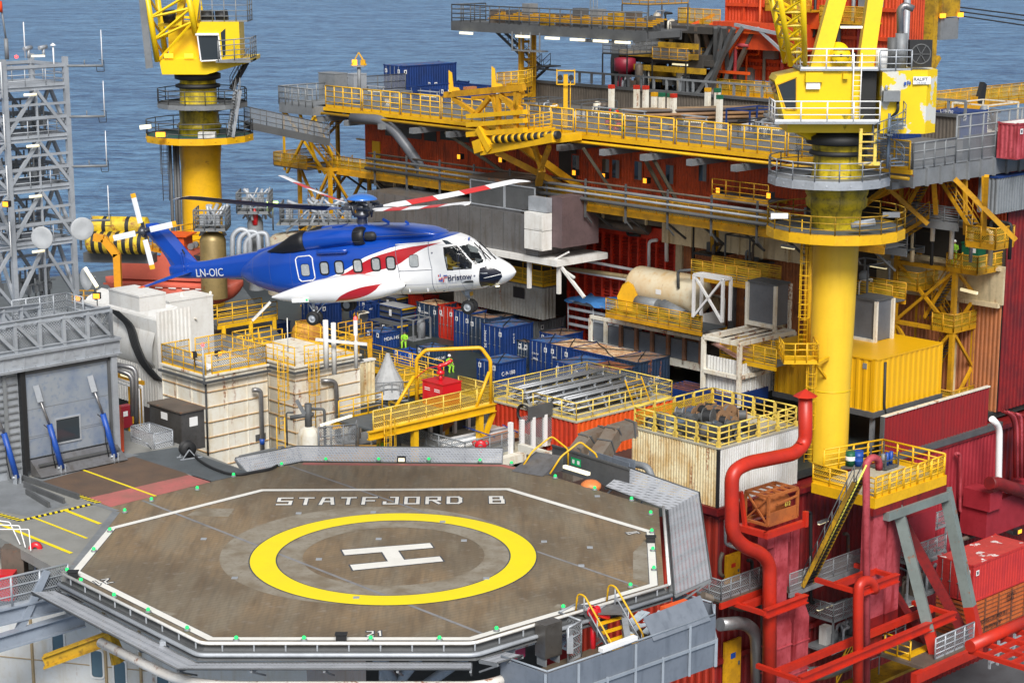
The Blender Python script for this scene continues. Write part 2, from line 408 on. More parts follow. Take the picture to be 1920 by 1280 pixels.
PKD=mat('worn_red_deck_paint',(.44,.13,.12),.7,grime=.6,gcol=(.22,.12,.09))
GPA=mat('pale_deck_patch',(.27,.245,.20),.7,grime=1.0,gcol=(.17,.135,.09))
YM=mat('yellow_marking_paint',(.86,.68,.003),.5,grime=.12,gcol=(.5,.40,.04))
WM=mat('white_marking_paint',(.76,.75,.71),.5,grime=.2,gcol=(.45,.42,.36))
OL=mat('dark_outline_paint',(.05,.06,.08),.6)
def flat(name,pxs,m,z=.004,parent=None,raw=False):
 v=[(p if raw else PZ(p[0],p[1],z)) for p in pxs];o=MB();o.add([(q[0],q[1],z) for q in v],[tuple(range(len(v)))] if len(v)<5 else[tuple(q) for q in tessellate_polygon([[Vector((q[0],q[1],z)) for q in v]])])
 return o.build(name,m,parent or heli_root)
def ring(name,c,r0,r1,m,z,seg=128,a0=0,a1=2*math.pi):
 o=MB();k=seg+1;vs=[]
 for i in range(k):
  t=a0+(a1-a0)*i/seg;vs+=[(c[0]+r0*math.cos(t),c[1]+r0*math.sin(t),z),(c[0]+r1*math.cos(t),c[1]+r1*math.sin(t),z)]
 o.add(vs,[(2*i,2*i+1,2*i+3,2*i+2) for i in range(seg)]);return o.build(name,m,heli_root)
cc=PZ(738,1042,0)
oc=PZ(700,1034,0)
ring('faded_old_circle',oc,5.1,6.75,GPA,.004)
ring('faded_old_circle',(cc.x,cc.y+.1),4.0,5.2,GPA,.008)
ring('circle_outline',cc,5.10,6.34,OL,.012);ring('touchdown_circle',cc,5.16,6.28,YM,.016)
def quadline(name,a,b,wd,m,z,par=None):
 a,b=Vector((a[0],a[1],z)),Vector((b[0],b[1],z));d=(b-a).normalized();s=Vector((-d.y,d.x,0))*wd/2
 return MB().add([a-s,b-s,b+s,a+s],[(0,1,2,3)]).build(name,m,par or heli_root)
hx=[(641,1031),(806,1018),(831,1052),(662,1069)]
A,B_,C_,D_=[PZ(x,y,0) for x,y in hx]
def lerp(a,b,t):return a+(b-a)*t
for z,m,e in((.012,OL,.07),(.016,WM,0)):
 o=MB()
 ex=e/((B_-A).length);ey=e/((D_-A).length)
 def G(s,t,z=z):q=lerp(lerp(A,B_,s),lerp(D_,C_,s),t);return(q.x,q.y,z)
 for s0,s1,t0,t1 in((0,1,0,.26),(0,1,.74,1)):
  o.add([G(s0-ex,t0-ey),G(s1+ex,t0-ey),G(s1+ex,t1+ey),G(s0-ex,t1+ey)],[(0,1,2,3)])
 o.add([G(.42-ex,.26+ey*1.01),G(.60+ex,.26+ey*1.01),G(.60+ex,.74-ey*1.01),G(.42-ex,.74-ey*1.01)],[(0,1,2,3)])
 o.build('letter_h' if m is WM else 'letter_h_outline',m,heli_root)
wl=[(490,917),(955,915),(1226,996),(1233,1097),(885,1200),(390,1200),(134,1072),(204,989)]
wp=[PZ(x,y,0) for x,y in wl];cen=sum(wp,Vector())/8
def inset(pts,d,z):
 r=[]
 for i,p in enumerate(pts):
  a,b=pts[i-1],pts[(i+1)%len(pts)];d1=(p-a).normalized();d2=(b-p).normalized();n1=Vector((-d1.y,d1.x,0));n2=Vector((-d2.y,d2.x,0))
  if n1.dot(cen-p)<0:n1=-n1
  if n2.dot(cen-p)<0:n2=-n2
  k=(n1+n2);k=k/(k.dot(n1));q=p+k*d;r.append((q.x,q.y,z))
 return r
for z,m,a,b in((.006,OL,-.03,.36),(.012,WM,0,.33)):
 o1,o2=inset(wp,a,z),inset(wp,b,z);k=8
 MB().add(o1+o2,[(i,(i+1)%k,k+(i+1)%k,k+i) for i in range(k)]).build('perimeter_line' if m is WM else 'perimeter_outline',m,heli_root)
SEAM=mat('deck_seam',(.24,.24,.25),.6,grime=.6)
quadline('deck_seam',PZ(267,938,0),PZ(911,1190,0),.16,SEAM,.010)
quadline('deck_seam',PZ(543,873,0),PZ(1196,1099,0),.14,SEAM,.009)
for q in([(372,952),(440,953),(428,968),(350,966)],[(1068,950),(1105,960),(1078,963),(1052,957)],[(1045,1132),(1062,1133),(1060,1147),(1030,1143)],[(285,1150),(305,1144),(335,1150),(300,1158)]):
 flat('repair_patch',q,GPA,.005)
flat('edge_wear',[(1187,1035),(1222,1000),(1228,1096),(1187,1085)],GPA,.0045)
flat('red_edge_strip',[(570,867),(946,871),(990,881),(985,884),(940,874),(565,871)],PKD,.004)
GLY={'S':'ABCDE','T':'',}
STK={'S':[((0,1),(1,1)),((0,1),(0,.5)),((0,.5),(1,.5)),((1,.5),(1,0)),((0,0),(1,0))],'T':[((0,1),(1,1)),((.5,1),(.5,0))],'A':[((0,0),(.18,1)),((.18,1),(.82,1)),((.82,1),(1,0)),((0.1,.42),(.9,.42))],'F':[((0,0),(0,1)),((0,1),(1,1)),((0,.5),(.8,.5))],'J':[((1,1),(1,0)),((1,0),(0,0)),((0,0),(0,.3)),((.55,1),(1,1))],'O':[((0,0),(1,0)),((1,0),(1,1)),((1,1),(0,1)),((0,1),(0,0))],'R':[((0,0),(0,1)),((0,1),(1,1)),((1,1),(1,.5)),((0,.5),(1,.5)),((.5,.5),(1,0))],'D':[((0,0),(0,1)),((0,1),(.8,1)),((.8,1),(1,.8)),((1,.8),(1,.2)),((1,.2),(.8,0)),((.8,0),(0,0))],'B':[((0,0),(0,1)),((0,1),(.9,1)),((.9,1),(.9,.5)),((0,.5),(1,.5)),((1,.5),(1,0)),((1,0),(0,0))],'2':[((0,1),(1,1)),((1,1),(1,.55)),((1,.55),(0,.1)),((0,0),(1,0))],'1':[((.3,.8),(.6,1)),((.6,1),(.6,0))]}
def blocktext(word,origin,dx,dy,wch,hch,pitch,th,z,name):
 for zz,m,e in((z,OL,.05),(z+.004,WM,0)):
  for i,ch in enumerate(word):
   if ch==' ':continue
   o=MB();k=0
   for(a,b) in STK.get(ch,[]):
    k+=1;zq=zz+.0006*k
    p=origin+dx*(i*pitch+a[0]*wch)+dy*(a[1]*hch);q=origin+dx*(i*pitch+b[0]*wch)+dy*(b[1]*hch)
    d=(q-p).normalized();s=Vector((-d.y,d.x,0));p=p-d*(th/2+e);q=q+d*(th/2+e);s=s*(th/2+e)
    o.add([(v.x,v.y,zq) for v in(p-s,q-s,q+s,p+s)],[(0,1,2,3)])
   o.build(name if m is WM else name+'_outline',m,heli_root)
def textbox(word,p0,p1,ph,th,n,z=.012,name='deck_lettering'):
 a,b=PZ(*p0,0),PZ(*p1,0);t=PZ(*ph,0);dx=(b-a).normalized();dy=(t-a);dy=(dy-dx*dy.dot(dx));hh=dy.length;dy.normalize()
 L=(b-a).length;pitch=L/(n-.35);wch=pitch*.65-th*.5;blocktext(word,a+dx*th/2+dy*th/2,dx,dy,wch,hh-th,pitch,th,z,name)
textbox('STATFJORD B',(517,947),(943,944),(520,933),.17,11)
textbox('21',(688,1193),(717,1192),(692,1183),.07,2,name='weight_limit_number')
textbox('21',(203,1084),(172,1090),(195,1095),.07,2,name='weight_limit_number')
textbox('21',(1178,1002),(1173,998.5),(1199,999),.07,2,name='weight_limit_number')
o=MB()
for x,y in[(598,1048),(710,1010),(870,1013),(1020,1015),(1106,1026),(700,960),(830,978),(668,1120),(912,1084),(382,1010),(560,962),(440,1083),(1120,930),(1090,1060)]:
 p=PZ(x,y,.012);o.box(p.x-.13,p.y-.13,.012,p.x+.13,p.y+.13,.035)
o.build('tie_down_point',GR,heli_root)
PKM=mat('grey_parking_coating',(.25,.25,.235),.65,grime=.6,gcol=(.19,.19,.175))
BRN=mat('brown_apron_coating',(.135,.085,.055),.65,grime=.6,gcol=(.07,.055,.045))
ap=thing('parking_apron','grey and brown parking apron with yellow guide lines beside the hangar door','apron',(0,0,0));
ap2=[PZ(x,y,0) for x,y in[(-230,882),(128,1078),(218,958),(185,945),(395,903),(354,890),(470,886),(330,830),(210,800),(20,860),(-230,875)]]
MB().slab(ap2,.45).build('apron_plate',PKM,ap)
flat('brown_coating',[(66,899),(232,853),(300,858),(354,890),(166,934)],BRN,.004,ap)
flat('red_coating',[(166,933),(354,890),(395,903),(207,950)],PKD,.008,ap)
flat('dark_walkway_coating',[(240,852),(330,838),(470,886),(397,902)],DKG,.006,ap)
flat('dark_sill',[(40,902),(225,848),(262,852),(68,905)],GM,.009,ap)
for a,b,wd in(((156,881),(292,930),.14),((119,955),(188,982),.2),((60,969),(163,1009),.14),((-60,958),(134,1037),.2)):
 quadline('guide_line',PZ(*a,0),PZ(*b,0),wd,YM,.014,ap)
quadline('dark_joint',PZ(218,959,0),PZ(128,1076,0),.38,GM,.009,ap)
quadline('dark_joint',PZ(172,942,0),PZ(220,958,0),.3,GM,.010,ap)
def hazard(a,b,wd,z):
 a,b=PZ(*a,0),PZ(*b,0);L=(b-a).length;d=(b-a).normalized();s=Vector((-d.y,d.x,0));k=int(L/.28)
 quadline('hazard_strip',a,b,wd,BK,z,ap);o=MB()
 for i in range(k):
  q=a+d*(i*L/k);o.add([(v.x,v.y,z+.004) for v in(q-s*wd/2,q+d*.14-s*wd/2,q+d*.26+s*wd/2,q+d*.12+s*wd/2)],[(0,1,2,3)])
 o.build('hazard_stripes',YM,ap)
hazard((67,901),(186,943),.3,.012);hazard((-40,953),(40,976),.3,.012);hazard((38,976),(172,945),.3,.013)
flat('steel_floor_plate',[(-120,915),(30,893),(60,915),(130,945),(55,968),(-120,935)],GM,.007,ap)
o=MB()
for i in range(3):
 p,q=PZ(42+i*4,900+i*13,0),PZ(148-i*28,936+i*8,0);o.beam(p+Z*.14,q+Z*.14,.12,.28)
o.build('door_rail',GD,ap)
# ================= helicopter =================
H=thing('helicopter','blue, white and red transport helicopter hovering above the landing deck','helicopter')
H.location=P(696.8,548.5,82);H.rotation_euler=(0,R(-6),R(-22))
def interp(tb,x):
 if x<=tb[0][0]:return tb[0][1:]
 for a,b in zip(tb[:-1],tb[1:]):
  if x<=b[0]:
   t=(x-a[0])/(b[0]-a[0]);t=t if len(tb)<3 else t
   return tuple(a[i]+(b[i]-a[i])*t for i in range(1,len(a)))
 return tb[-1][1:]
def smooth_tab(tb,k=.18):
 xs=[tb[0][0]+(tb[-1][0]-tb[0][0])*i/240 for i in range(241)];r=[]
 for x in xs:
  kk=min(k,x-tb[0][0]+1e-4,tb[-1][0]-x+1e-4);acc=None
  for j in range(-3,4):
   v=interp(tb,x+kk*j/3);acc=v if acc is None else tuple(p+q for p,q in zip(acc,v))
  r.append((x,)+tuple(q/7 for q in acc))
 return r
FUS=smooth_tab([(-6.4,1.14,1.2,.03,2),(-6.25,.95,1.38,.28,2),(-5.9,.72,1.6,.52,2),(-5.4,.48,1.88,.78,2.2),(-4.8,.28,2.1,.98,2.4),(-4.1,.12,2.28,1.13,2.6),(-3.2,.02,2.38,1.22,2.9),(-2,-.04,2.42,1.26,3.1),(0,-.06,2.42,1.27,3.2),(2.5,-.06,2.42,1.27,3.2),(3.5,-.04,2.42,1.26,3.1),(4.1,-.02,2.40,1.22,2.9),(4.6,0,2.22,1.15,2.7),(5.0,.02,1.94,1.06,2.5),(5.4,.05,1.60,.96,2.4),(5.8,.09,1.32,.83,2.3),(6.2,.19,1.13,.62,2.1),(6.5,.34,.96,.40,2),(6.68,.48,.80,.20,2),(6.75,.62,.66,.02,2)],.16)
def surfY(tb,X,Zq):
 zb,zt,hw,n=interp(tb,X);c,h=(zb+zt)/2,(zt-zb)/2;q=min(1,abs((Zq-c)/h));return hw*max(0,1-q**n)**(1/n)
def loft(mb,tb,seg=64,step=2,skip=None,ymid=0.,xs=None):
 rows=tb[::step]
 if rows[-1]!=tb[-1]:rows.append(tb[-1])
 base=len(mb.v)
 for x,zb,zt,hw,n in rows:
  c,h=(zb+zt)/2,(zt-zb)/2
  for j in range(seg):
   t=2*math.pi*j/seg;cs,sn=math.cos(t),math.sin(t)
   mb.v.append((x,ymid+hw*math.copysign(abs(cs)**(2/n),cs),c+h*math.copysign(abs(sn)**(2/n),sn)))
 for i in range(len(rows)-1):
  for j in range(seg):
   a=base+i*seg;f=[a+j,a+(j+1)%seg,a+seg+(j+1)%seg,a+seg+j]
   if skip:
    q=[sum(mb.v[k][d] for k in f)/4 for d in range(3)]
    if skip(*q):continue
   mb.face(f,True)
 return mb
def zs(x,y,yy=-1.25,tb=None):
 for _ in range(6 if tb else 1):
  X=(x-57*yy-812)/140;Zq=(852-23.5*yy-y-6.3*X)/149
  if tb:yy=-surfY(tb,X,Zq)
 return X,yy,Zq
def inpoly(x,y,pl):
 r=False;j=len(pl)-1
 for i in range(len(pl)):
  if(pl[i][1]>y)!=(pl[j][1]>y) and x<(pl[j][0]-pl[i][0])*(y-pl[i][1])/(pl[j][1]-pl[i][1])+pl[i][0]:r=not r
  j=i
 return r
def livery(name,base,layers):
 m=bpy.data.materials.new(name);m.use_nodes=True;n=m.node_tree.nodes;l=m.node_tree.links;b=n['Principled BSDF']
 b.inputs['Roughness'].default_value=.28;b.inputs['Coat Weight'].default_value=.6;b.inputs['Coat Roughness'].default_value=.08
 tc=n.new('ShaderNodeTexCoord');sp=n.new('ShaderNodeSeparateXYZ');l.new(tc.outputs['Object'],sp.inputs[0])
 def mr(o,a,b_,c=0,d=1):
  r=n.new('ShaderNodeMapRange');r.inputs[1].default_value=a;r.inputs[2].default_value=b_;r.inputs[3].default_value=c;r.inputs[4].default_value=d;l.new(o,r.inputs[0]);return r.outputs[0]
 xn,zn=mr(sp.outputs['X'],-8,8),mr(sp.outputs['Z'],-1,4)
 def above(pts):
  fc=n.new('ShaderNodeFloatCurve');c=fc.mapping.curves[0]
  for i,(X,Zq) in enumerate(pts):
   px,pz=(X+8)/16,(Zq+1)/5
   if i<2:c.points[i].location=(px,pz)
   else:c.points.new(px,pz)
  fc.mapping.extend='HORIZONTAL';fc.mapping.update();l.new(xn,fc.inputs['Value'])
  s=n.new('ShaderNodeMath');s.operation='SUBTRACT';l.new(zn,s.inputs[0]);l.new(fc.outputs[0],s.inputs[1]);return mr(s.outputs[0],-.0006,.0006)
 cur=None
 for col,up,lo in layers:
  f=above(up)
  if lo:
   g=above(lo);iv=n.new('ShaderNodeMath');iv.operation='SUBTRACT';iv.inputs[0].default_value=1;l.new(f,iv.inputs[1])
   mm=n.new('ShaderNodeMath');mm.operation='MULTIPLY';l.new(iv.outputs[0],mm.inputs[0]);l.new(g,mm.inputs[1]);f=mm.outputs[0]
  x=n.new('ShaderNodeMix');x.data_type='RGBA';l.new(f,x.inputs[0])
  if cur is None:x.inputs[6].default_value=(*base,1)
  else:l.new(cur,x.inputs[6])
  x.inputs[7].default_value=(*col,1);cur=x.outputs[2]
 t=n.new('ShaderNodeTexNoise');t.inputs['Scale'].default_value=1.2;t.inputs['Detail'].default_value=6;l.new(tc.outputs['Object'],t.inputs[0])
 x=n.new('ShaderNodeMix');x.data_type='RGBA';x.blend_type='MULTIPLY';l.new(mr(t.outputs['Fac'],.5,.8,0,.25),x.inputs[0]);l.new(cur,x.inputs[6]);x.inputs[7].default_value=(.6,.6,.6,1)
 l.new(x.outputs[2],b.inputs['Base Color']);return m
BLUE=(.004,.055,.36);WHT=(.80,.80,.80);REDL=(.42,.012,.018)
sc=lambda pts:[(lambda q:(q[0],q[2]))(zs(*p)) for p in pts]
upA=sc([(-400,1100),(160,880),(480,775),(600,738),(720,680),(800,630),(900,593),(1020,557),(1100,547),(1240,530),(1330,508)])+[(4.35,2.36),(4.5,2.6),(8,3.5)]
rT=sc([(560,760),(640,738),(720,700),(800,655),(860,627),(1000,585),(1030,577),(1230,545),(1300,537)]);rB=sc([(560,758),(640,742),(760,737),(850,716),(960,690),(1020,670),(1090,628),(1200,568),(1300,537)])
rT+=[(8,3)];rB+=[(8,3)]
HP=livery('airframe_livery',WHT,[(BLUE,upA,None),(REDL,rT,rB)])
HB=mat('airframe_blue',BLUE,.28,coat=.6,grime=.12,gcol=(.002,.015,.16));HW=mat('airframe_white',WHT,.3,coat=.5,grime=.08)
HK=mat('airframe_black',(.006,.006,.008),.5,grime=.1);HR=mat('airframe_red',(.50,.012,.018),.35,coat=.3,grime=.1)
HG=mat('rotor_head_metal',(.10,.105,.12),.4,.6,grime=.4)
PANE=mat('cabin_window_pane',(.30,.32,.32),.12,grime=.6,gcol=(.52,.54,.54),spec=.9,scale=2.)  # pale grey colour stands in for sky reflected in the cabin windows
PANEL=mat('panel_line',(.16,.17,.22),.6,grime=0)
side_w=[(1327,567),(1400,558),(1440,598),(1485,662),(1480,688),(1400,693),(1337,698)]
wind=[(1422,553),(1502,530),(1545,560),(1600,625),(1590,643),(1512,672),(1470,620)]
brow=[(1340,543),(1342,520),(1366,494),(1400,500),(1445,527),(1380,541)]
chin=[(1538,690),(1582,675),(1640,695),(1668,712),(1672,742),(1640,782),(1600,803),(1552,815),(1540,800),(1556,762),(1555,725)]
w3=lambda pl:[zs(x,y,tb=FUS) for x,y in pl]
SW,WD2=w3(side_w),w3(wind)
shr=lambda pl,k:[(lambda cx,cz:[(cx+(p[0]-cx)*k,cz+(p[2]-cz)*k) for p in pl])(sum(p[0] for p in pl)/len(pl),sum(p[2] for p in pl)/len(pl))][0]
SWp,WDp=shr(SW,1.0),shr(WD2,1.0)
fb=MB();loft(fb,FUS,96,2,skip=lambda x,y,z:inpoly(x,z,SWp) or inpoly(x,z,WDp))
fus=fb.build('fuselage',HP,H)
def patch(name,poly,m,off=.012,sides=(-1,1),cuts=3,tb=None,par=None,thick=.0):
 import bmesh
 tb=tb or FUS;res=[]
 for s in sides:
  bm=bmesh.new();vs=[bm.verts.new((p[0],0,p[2])) for p in poly];bm.faces.new(vs)
  bmesh.ops.triangulate(bm,faces=bm.faces[:]);bmesh.ops.subdivide_edges(bm,edges=bm.edges[:],cuts=cuts,use_grid_fill=True)
  for v in bm.verts:v.co.y=s*(surfY(tb,v.co.x,v.co.z)+off)
  me=bpy.data.meshes.new(name);bm.to_mesh(me);bm.free();me.materials.append(m)
  for p in me.polygons:p.use_smooth=True
  o=bpy.data.objects.new(name,me);COL.objects.link(o);o.parent=par or H;res.append(o)
 return res
def grow(poly,k):
 n=len(poly);r=[];cx=sum(p[0] for p in poly)/n;cz=sum(p[2] for p in poly)/n
 for i in range(n):
  a,b,c=poly[i-1],poly[i],poly[(i+1)%n]
  d1=Vector((b[0]-a[0],b[2]-a[2])).normalized();d2=Vector((c[0]-b[0],c[2]-b[2])).normalized()
  n1,n2=Vector((d1.y,-d1.x)),Vector((d2.y,-d2.x));q=n1+n2;q=q/max(.4,q.dot(n1));
  if n1.dot(Vector((b[0]-cx,b[2]-cz)))<0:q=-q
  r.append((b[0]+q.x*k,0,b[2]+q.y*k))
 return r
def frame(name,poly,k,m,off=.02,sides=(-1,1),tb=None,par=None):
 tb=tb or FUS;o2=grow(poly,k)
 for s in sides:
  mb=MB();n=len(poly);A2=[];B2=[]
  for i in range(n):
   for t in range(4):
    f=t/4;j=(i+1)%n
    A2.append((poly[i][0]*(1-f)+poly[j][0]*f,poly[i][2]*(1-f)+poly[j][2]*f));B2.append((o2[i][0]*(1-f)+o2[j][0]*f,o2[i][2]*(1-f)+o2[j][2]*f))
  k2=len(A2);mb.add([(x,s*(surfY(tb,x,z)+off),z) for x,z in A2]+[(x,s*(surfY(tb,x,z)+off),z) for x,z in B2],[(i,(i+1)%k2,k2+(i+1)%k2,k2+i) for i in range(k2)],True)
  mb.build(name,m,par or H)
def rrect(x0,z0,x1,z1,r=.1,sl=0.):
 p=[]
 for cx,cz,a in((x1-r,z1-r,0),(x0+r,z1-r,90),(x0+r,z0+r,180),(x1-r,z0+r,270)):
  for k in range(4):t=R(a+30*k);p.append((cx+r*math.cos(t),0,cz+r*math.sin(t)))
 return[(x+sl*(z-z0),y,z) for x,y,z in p]
m=bpy.data.materials.new('cockpit_glass');m.use_nodes=True;n=m.node_tree.nodes;l=m.node_tree.links
bb=n['Principled BSDF'];bb.inputs['Base Color'].default_value=(.02,.025,.03,1);bb.inputs['Roughness'].default_value=.04
tr=n.new('ShaderNodeBsdfTransparent');tr.inputs[0].default_value=(.75,.8,.82,1);ms=n.new('ShaderNodeMixShader');ms.inputs[0].default_value=.28
l.new(tr.outputs[0],ms.inputs[1]);l.new(bb.outputs[0],ms.inputs[2]);l.new(ms.outputs[0],n['Material Output'].inputs[0]);CG=m
for o in patch('cockpit_side_window',SW,CG,.004):pass
for o in patch('windscreen',WD2,CG,.004):pass
frame('window_frame',[(p[0],0,p[2]) for p in SW],.045,HK,.010);frame('windscreen_frame',[(p[0],0,p[2]) for p in WD2],.035,HW,.010)
mb=MB();a,b=SW[1],zs(1402,693,tb=FUS);mb.beam((a[0],-surfY(FUS,a[0],a[2])-.01,a[2]),(b[0],b[1]-.01,b[2]),.035);mb.build('window_mullion',HK,H)
patch('eyebrow_window',w3(brow),GL,.012);patch('chin_window',w3(chin),mat('chin_window_glass',(.008,.010,.022),.15,grime=0),.035,cuts=5)
mb=MB();a,b=zs(1556,752,tb=FUS),zs(1668,726,tb=FUS);pts=[]
for i in range(9):
 x,z=a[0]+(b[0]-a[0])*i/8,a[2]+(b[2]-a[2])*i/8;pts.append(Vector((x,-surfY(FUS,x,z)-.045,z)))
mb.sweep(pts,[.014]*9,5);mb.build('chin_window_bar',HW,H)
mb=MB();mb.box(3.35,-.98,.45,3.4,.98,2.1);mb.box(3.4,-1.0,.42,5.2,1.0,.5);mb.box(5.15,-.7,.5,5.25,.7,1.15);mb.build('cockpit_bulkhead',BK,H)
mb=MB();mb.box(3.6,.2,.5,4.1,.75,.85);mb.box(3.55,.2,.8,3.7,.75,1.55);mb.box(3.6,-.75,.5,4.1,-.2,.85);mb.box(3.55,-.75,.8,3.7,-.2,1.55);mb.build('seat',GD,H)
for x,y,blk in[(538,694,1),(637,688,1),(760,678,1),(880,668,1),(977,660,1),(1127,647,0),(409,706,0)]:
 X,yy,Zq=zs(x,y,tb=FUS)
 wq,hq=(.17,.235) if blk else(.195,.245)
 po=rrect(X-wq,Zq-hq,X+wq,Zq+hq,.09,.0)
 pr=patch('cabin_window',po,PANE,.014)
 frame('window_frame',po,.062 if blk else.018,HK,.022)
def seam(pl,m=PANEL,w=.012,nm='door_seam',sides=(-1,),off=.008):
 q=w3(pl)
 for s in sides:
  mb=MB()
  for a,b in zip(q[:-1],q[1:]):
   pts=[]
   for i in range(9):
    x,z=a[0]+(b[0]-a[0])*i/8,a[2]+(b[2]-a[2])*i/8;pts.append(Vector((x,s*(surfY(FUS,x,z)+off),z)))
   mb.sweep(pts,[w]*9,5)
  mb.build(nm,m,H)
def rr2(x0,y0,x1,y1,r,dy=0):return[(x0+r,y0),(x1-r,y0+dy),(x1,y0+r+dy),(x1+6,y1-r+dy),(x1-r+6,y1+dy),(x0+r+10,y1),(x0+10,y1-r),(x0,y0+r),(x0+r,y0)]
seam(rr2(349,622,463,780,16,-8),HW,.028,'door_frame',(-1,1),.01)
seam([(1018,545),(1228,530)],HW,.03,'door_rail',(-1,1),.02);seam([(1018,545),(1022,700),(1035,815),(1045,860)]);seam([(1230,530),(1236,700),(1246,840)]);seam([(1022,712),(1236,700)])
seam([(1026,708),(1236,697)],HW,.02,'door_rail',(-1,1),.012)
seam([(1330,805),(1330,838),(1486,825),(1484,796),(1330,805)],mat('light_panel_line',(.45,.45,.48),.6,grime=0),.006);seam([(1255,745),(1262,820),(1315,812),(1315,740)],MATS['light_panel_line'],.005)
for x,y in[(1246,597),(1296,833),(1498,738),(870,640)]:
 q=zs(x,y,tb=FUS);MB().lathe((q[0],q[1]-.01,q[2]),[(.001,-.012),(.035,-.01),(.04,.02)],10,'y').build('vent_port',PANEL,H)
for x,y in[(1080,830),(1197,825)]:
 q=zs(x,y,tb=FUS);MB().box(q[0]-.02,q[1]-.05,q[2]-.08,q[0]+.02,q[1]+.02,q[2]+.08).build('step_handle',HW,H)
mb=MB()
for k in range(22):
 q=zs(1335+k*7,803-k*.4,tb=FUS);mb.box(q[0]-.008,q[1]-.012,q[2]-.008,q[0]+.008,q[1]+.01,q[2]+.008)
mb.build('rivet_row',PANEL,H)
NVY=mat('navy_lettering',(.006,.010,.05),.4,grime=0)
q=zs(1330,768,tb=FUS);yb=-surfY(FUS,3.9,1.0)-.025
text('Bristow',.36,(q[0],q[1]-.06,q[2]-.01),(R(84),R(-1.5),R(5)),NVY,H,'operator_lettering',.006,.94,bold=.004)
for i,(dx,dz,wq,hq,c) in enumerate([(-.34,.20,.045,.17,1),(-.265,.20,.045,.13,0),(-.10,.22,.17,.04,0),(-.10,.15,.17,.035,1),(-.335,.08,.17,.04,1),(-.335,.015,.17,.035,0),(-.20,-.01,.045,.14,0),(-.13,-.03,.045,.15,1),(-.20,.12,.05,.06,1)]):
 MB().prism([(0,0),(wq,.0),(wq+.01,hq),(.015,hq)],0,.006).build('emblem_bar',HR if c else mat('emblem_blue',(.01,.05,.35),.4,grime=0),H)
 o=bpy.data.objects[-1] if False else COL.objects[-1];o.location=(q[0]+dx-.06,q[1]-.085,q[2]+dz-.02);o.rotation_euler=(R(86),0,R(3))
COWL=smooth_tab([(-5.2,1.7,2.1,.30,2),(-4.2,1.9,2.34,.50,2.2),(-3.4,2.0,2.55,.62,2.4),(-2.5,2.1,2.78,.74,2.6),(-1.5,2.2,2.93,.80,2.8),(-.4,2.2,3.0,.84,3),(.6,2.2,2.96,.86,3),(2.0,2.25,2.87,.84,3),(3.1,2.25,2.70,.76,2.8),(3.6,2.3,2.52,.6,2.4),(3.85,2.36,2.42,.2,2)],.15)
loft(MB(),COWL,48,3).build('engine_cowling',HB,H)
for s in(-1,1):
 y0=s*.82
 na=smooth_tab([(-2.5,2.0,2.86,.42,2.2),(-1.4,2.08,2.92,.43,2.2),(-.6,2.16,2.90,.40,2.2),(-.05,2.2,2.86,.35,2)],.1)
 loft(MB(),na,32,12,ymid=y0).build('engine_nacelle',HB,H)
 it=MB().lathe((0,y0,2.53),[(.36,-.05),(.40,.0),(.41,.28),(.37,.42),(.30,.46)],24,'x');it=it.build('engine_intake',HK,H)
 b2=MB()
 b2.lathe((0,y0,2.53),[(.19,.46),(.20,.75),(.17,.88),(.08,.95),(.005,.97)],20,'x');b2.build('intake_bullet',BK,it)
 b2=MB()
 for k in range(6):t=k*math.pi/3+.4;b2.beam((.02,y0+.40*math.cos(t),2.53+.40*math.sin(t)),(.34,y0+.41*math.cos(t),2.53+.41*math.sin(t)),.07,.02)
 b2.build('intake_slat',HG,it)
 ex=MB();rows=[(-2.35,.45,2.44,0),(-2.6,.46,2.42,0),(-3.0,.42,2.33,.02),(-3.5,.28,2.20,.04),(-4.0,.12,2.12,.02),(-4.35,.02,2.08,0)]
 ex.sweep([Vector((x,y0+s*e,z)) for x,r,z,e in rows],[r for x,r,z,e in rows],24);ex.build('engine_exhaust',HK,H)
BOOM=smooth_tab([(-9.9,1.12,1.5,.05,2),(-9.7,1.0,1.62,.17,2.3),(-9.0,.95,1.68,.25,2.6),(-8.0,.92,1.70,.30,2.8),(-6.4,.86,1.90,.40,3),(-4.6,.9,2.10,.52,3),(-3.0,1.0,2.30,.62,3)],.1)
loft(MB(),BOOM,40,6).build('tail_boom',HB,H)
text('LN-OIC',.50,(-8.45,-.345,1.06),(R(90),R(0),R(-2.2)),mat('registration_white',(.62,.64,.66),.4,grime=.2),H,'registration_lettering',.006,.86)
COL.objects[-1].location=(-8.35,-.37,1.05)
fin=[(-8.35,1.60),(-8.75,2.05),(-9.35,2.85),(-9.78,3.32),(-10.2,3.52),(-10.75,3.55),(-10.95,3.42),(-10.9,3.0),(-10.35,2.35),(-10.0,1.9),(-9.85,1.55),(-9.82,1.15),(-9.3,1.0)]
mb=MB();k=len(fin);mb.add([(x,-.03,z) for x,z in fin]+[(x,.03,z) for x,z in fin],[tuple(range(k))[::-1],tuple(range(k,2*k))]+[(i,(i+1)%k,k+(i+1)%k,k+i) for i in range(k)])
cx=[(-8.7,1.6),(-9.9,3.0),(-10.35,3.4),(-10.7,3.3),(-10.15,2.4),(-9.6,1.2)];k=len(cx)
mb2=MB();sf=[(-8.3,1.55),(-8.8,2.1),(-9.4,2.88),(-9.82,3.3),(-10.25,3.5),(-10.85,3.48),(-10.86,3.0),(-10.3,2.4),(-9.95,1.85),(-9.8,1.5),(-9.75,1.1),(-9.2,1.0)]
core=[(-9.0,1.6),(-9.2,2.05),(-9.75,2.75),(-10.05,3.1),(-10.3,3.3),(-10.6,3.3),(-10.6,3.05),(-10.1,2.4),(-9.7,1.9),(-9.5,1.6),(-9.5,1.3),(-9.2,1.2)]
k=len(sf)
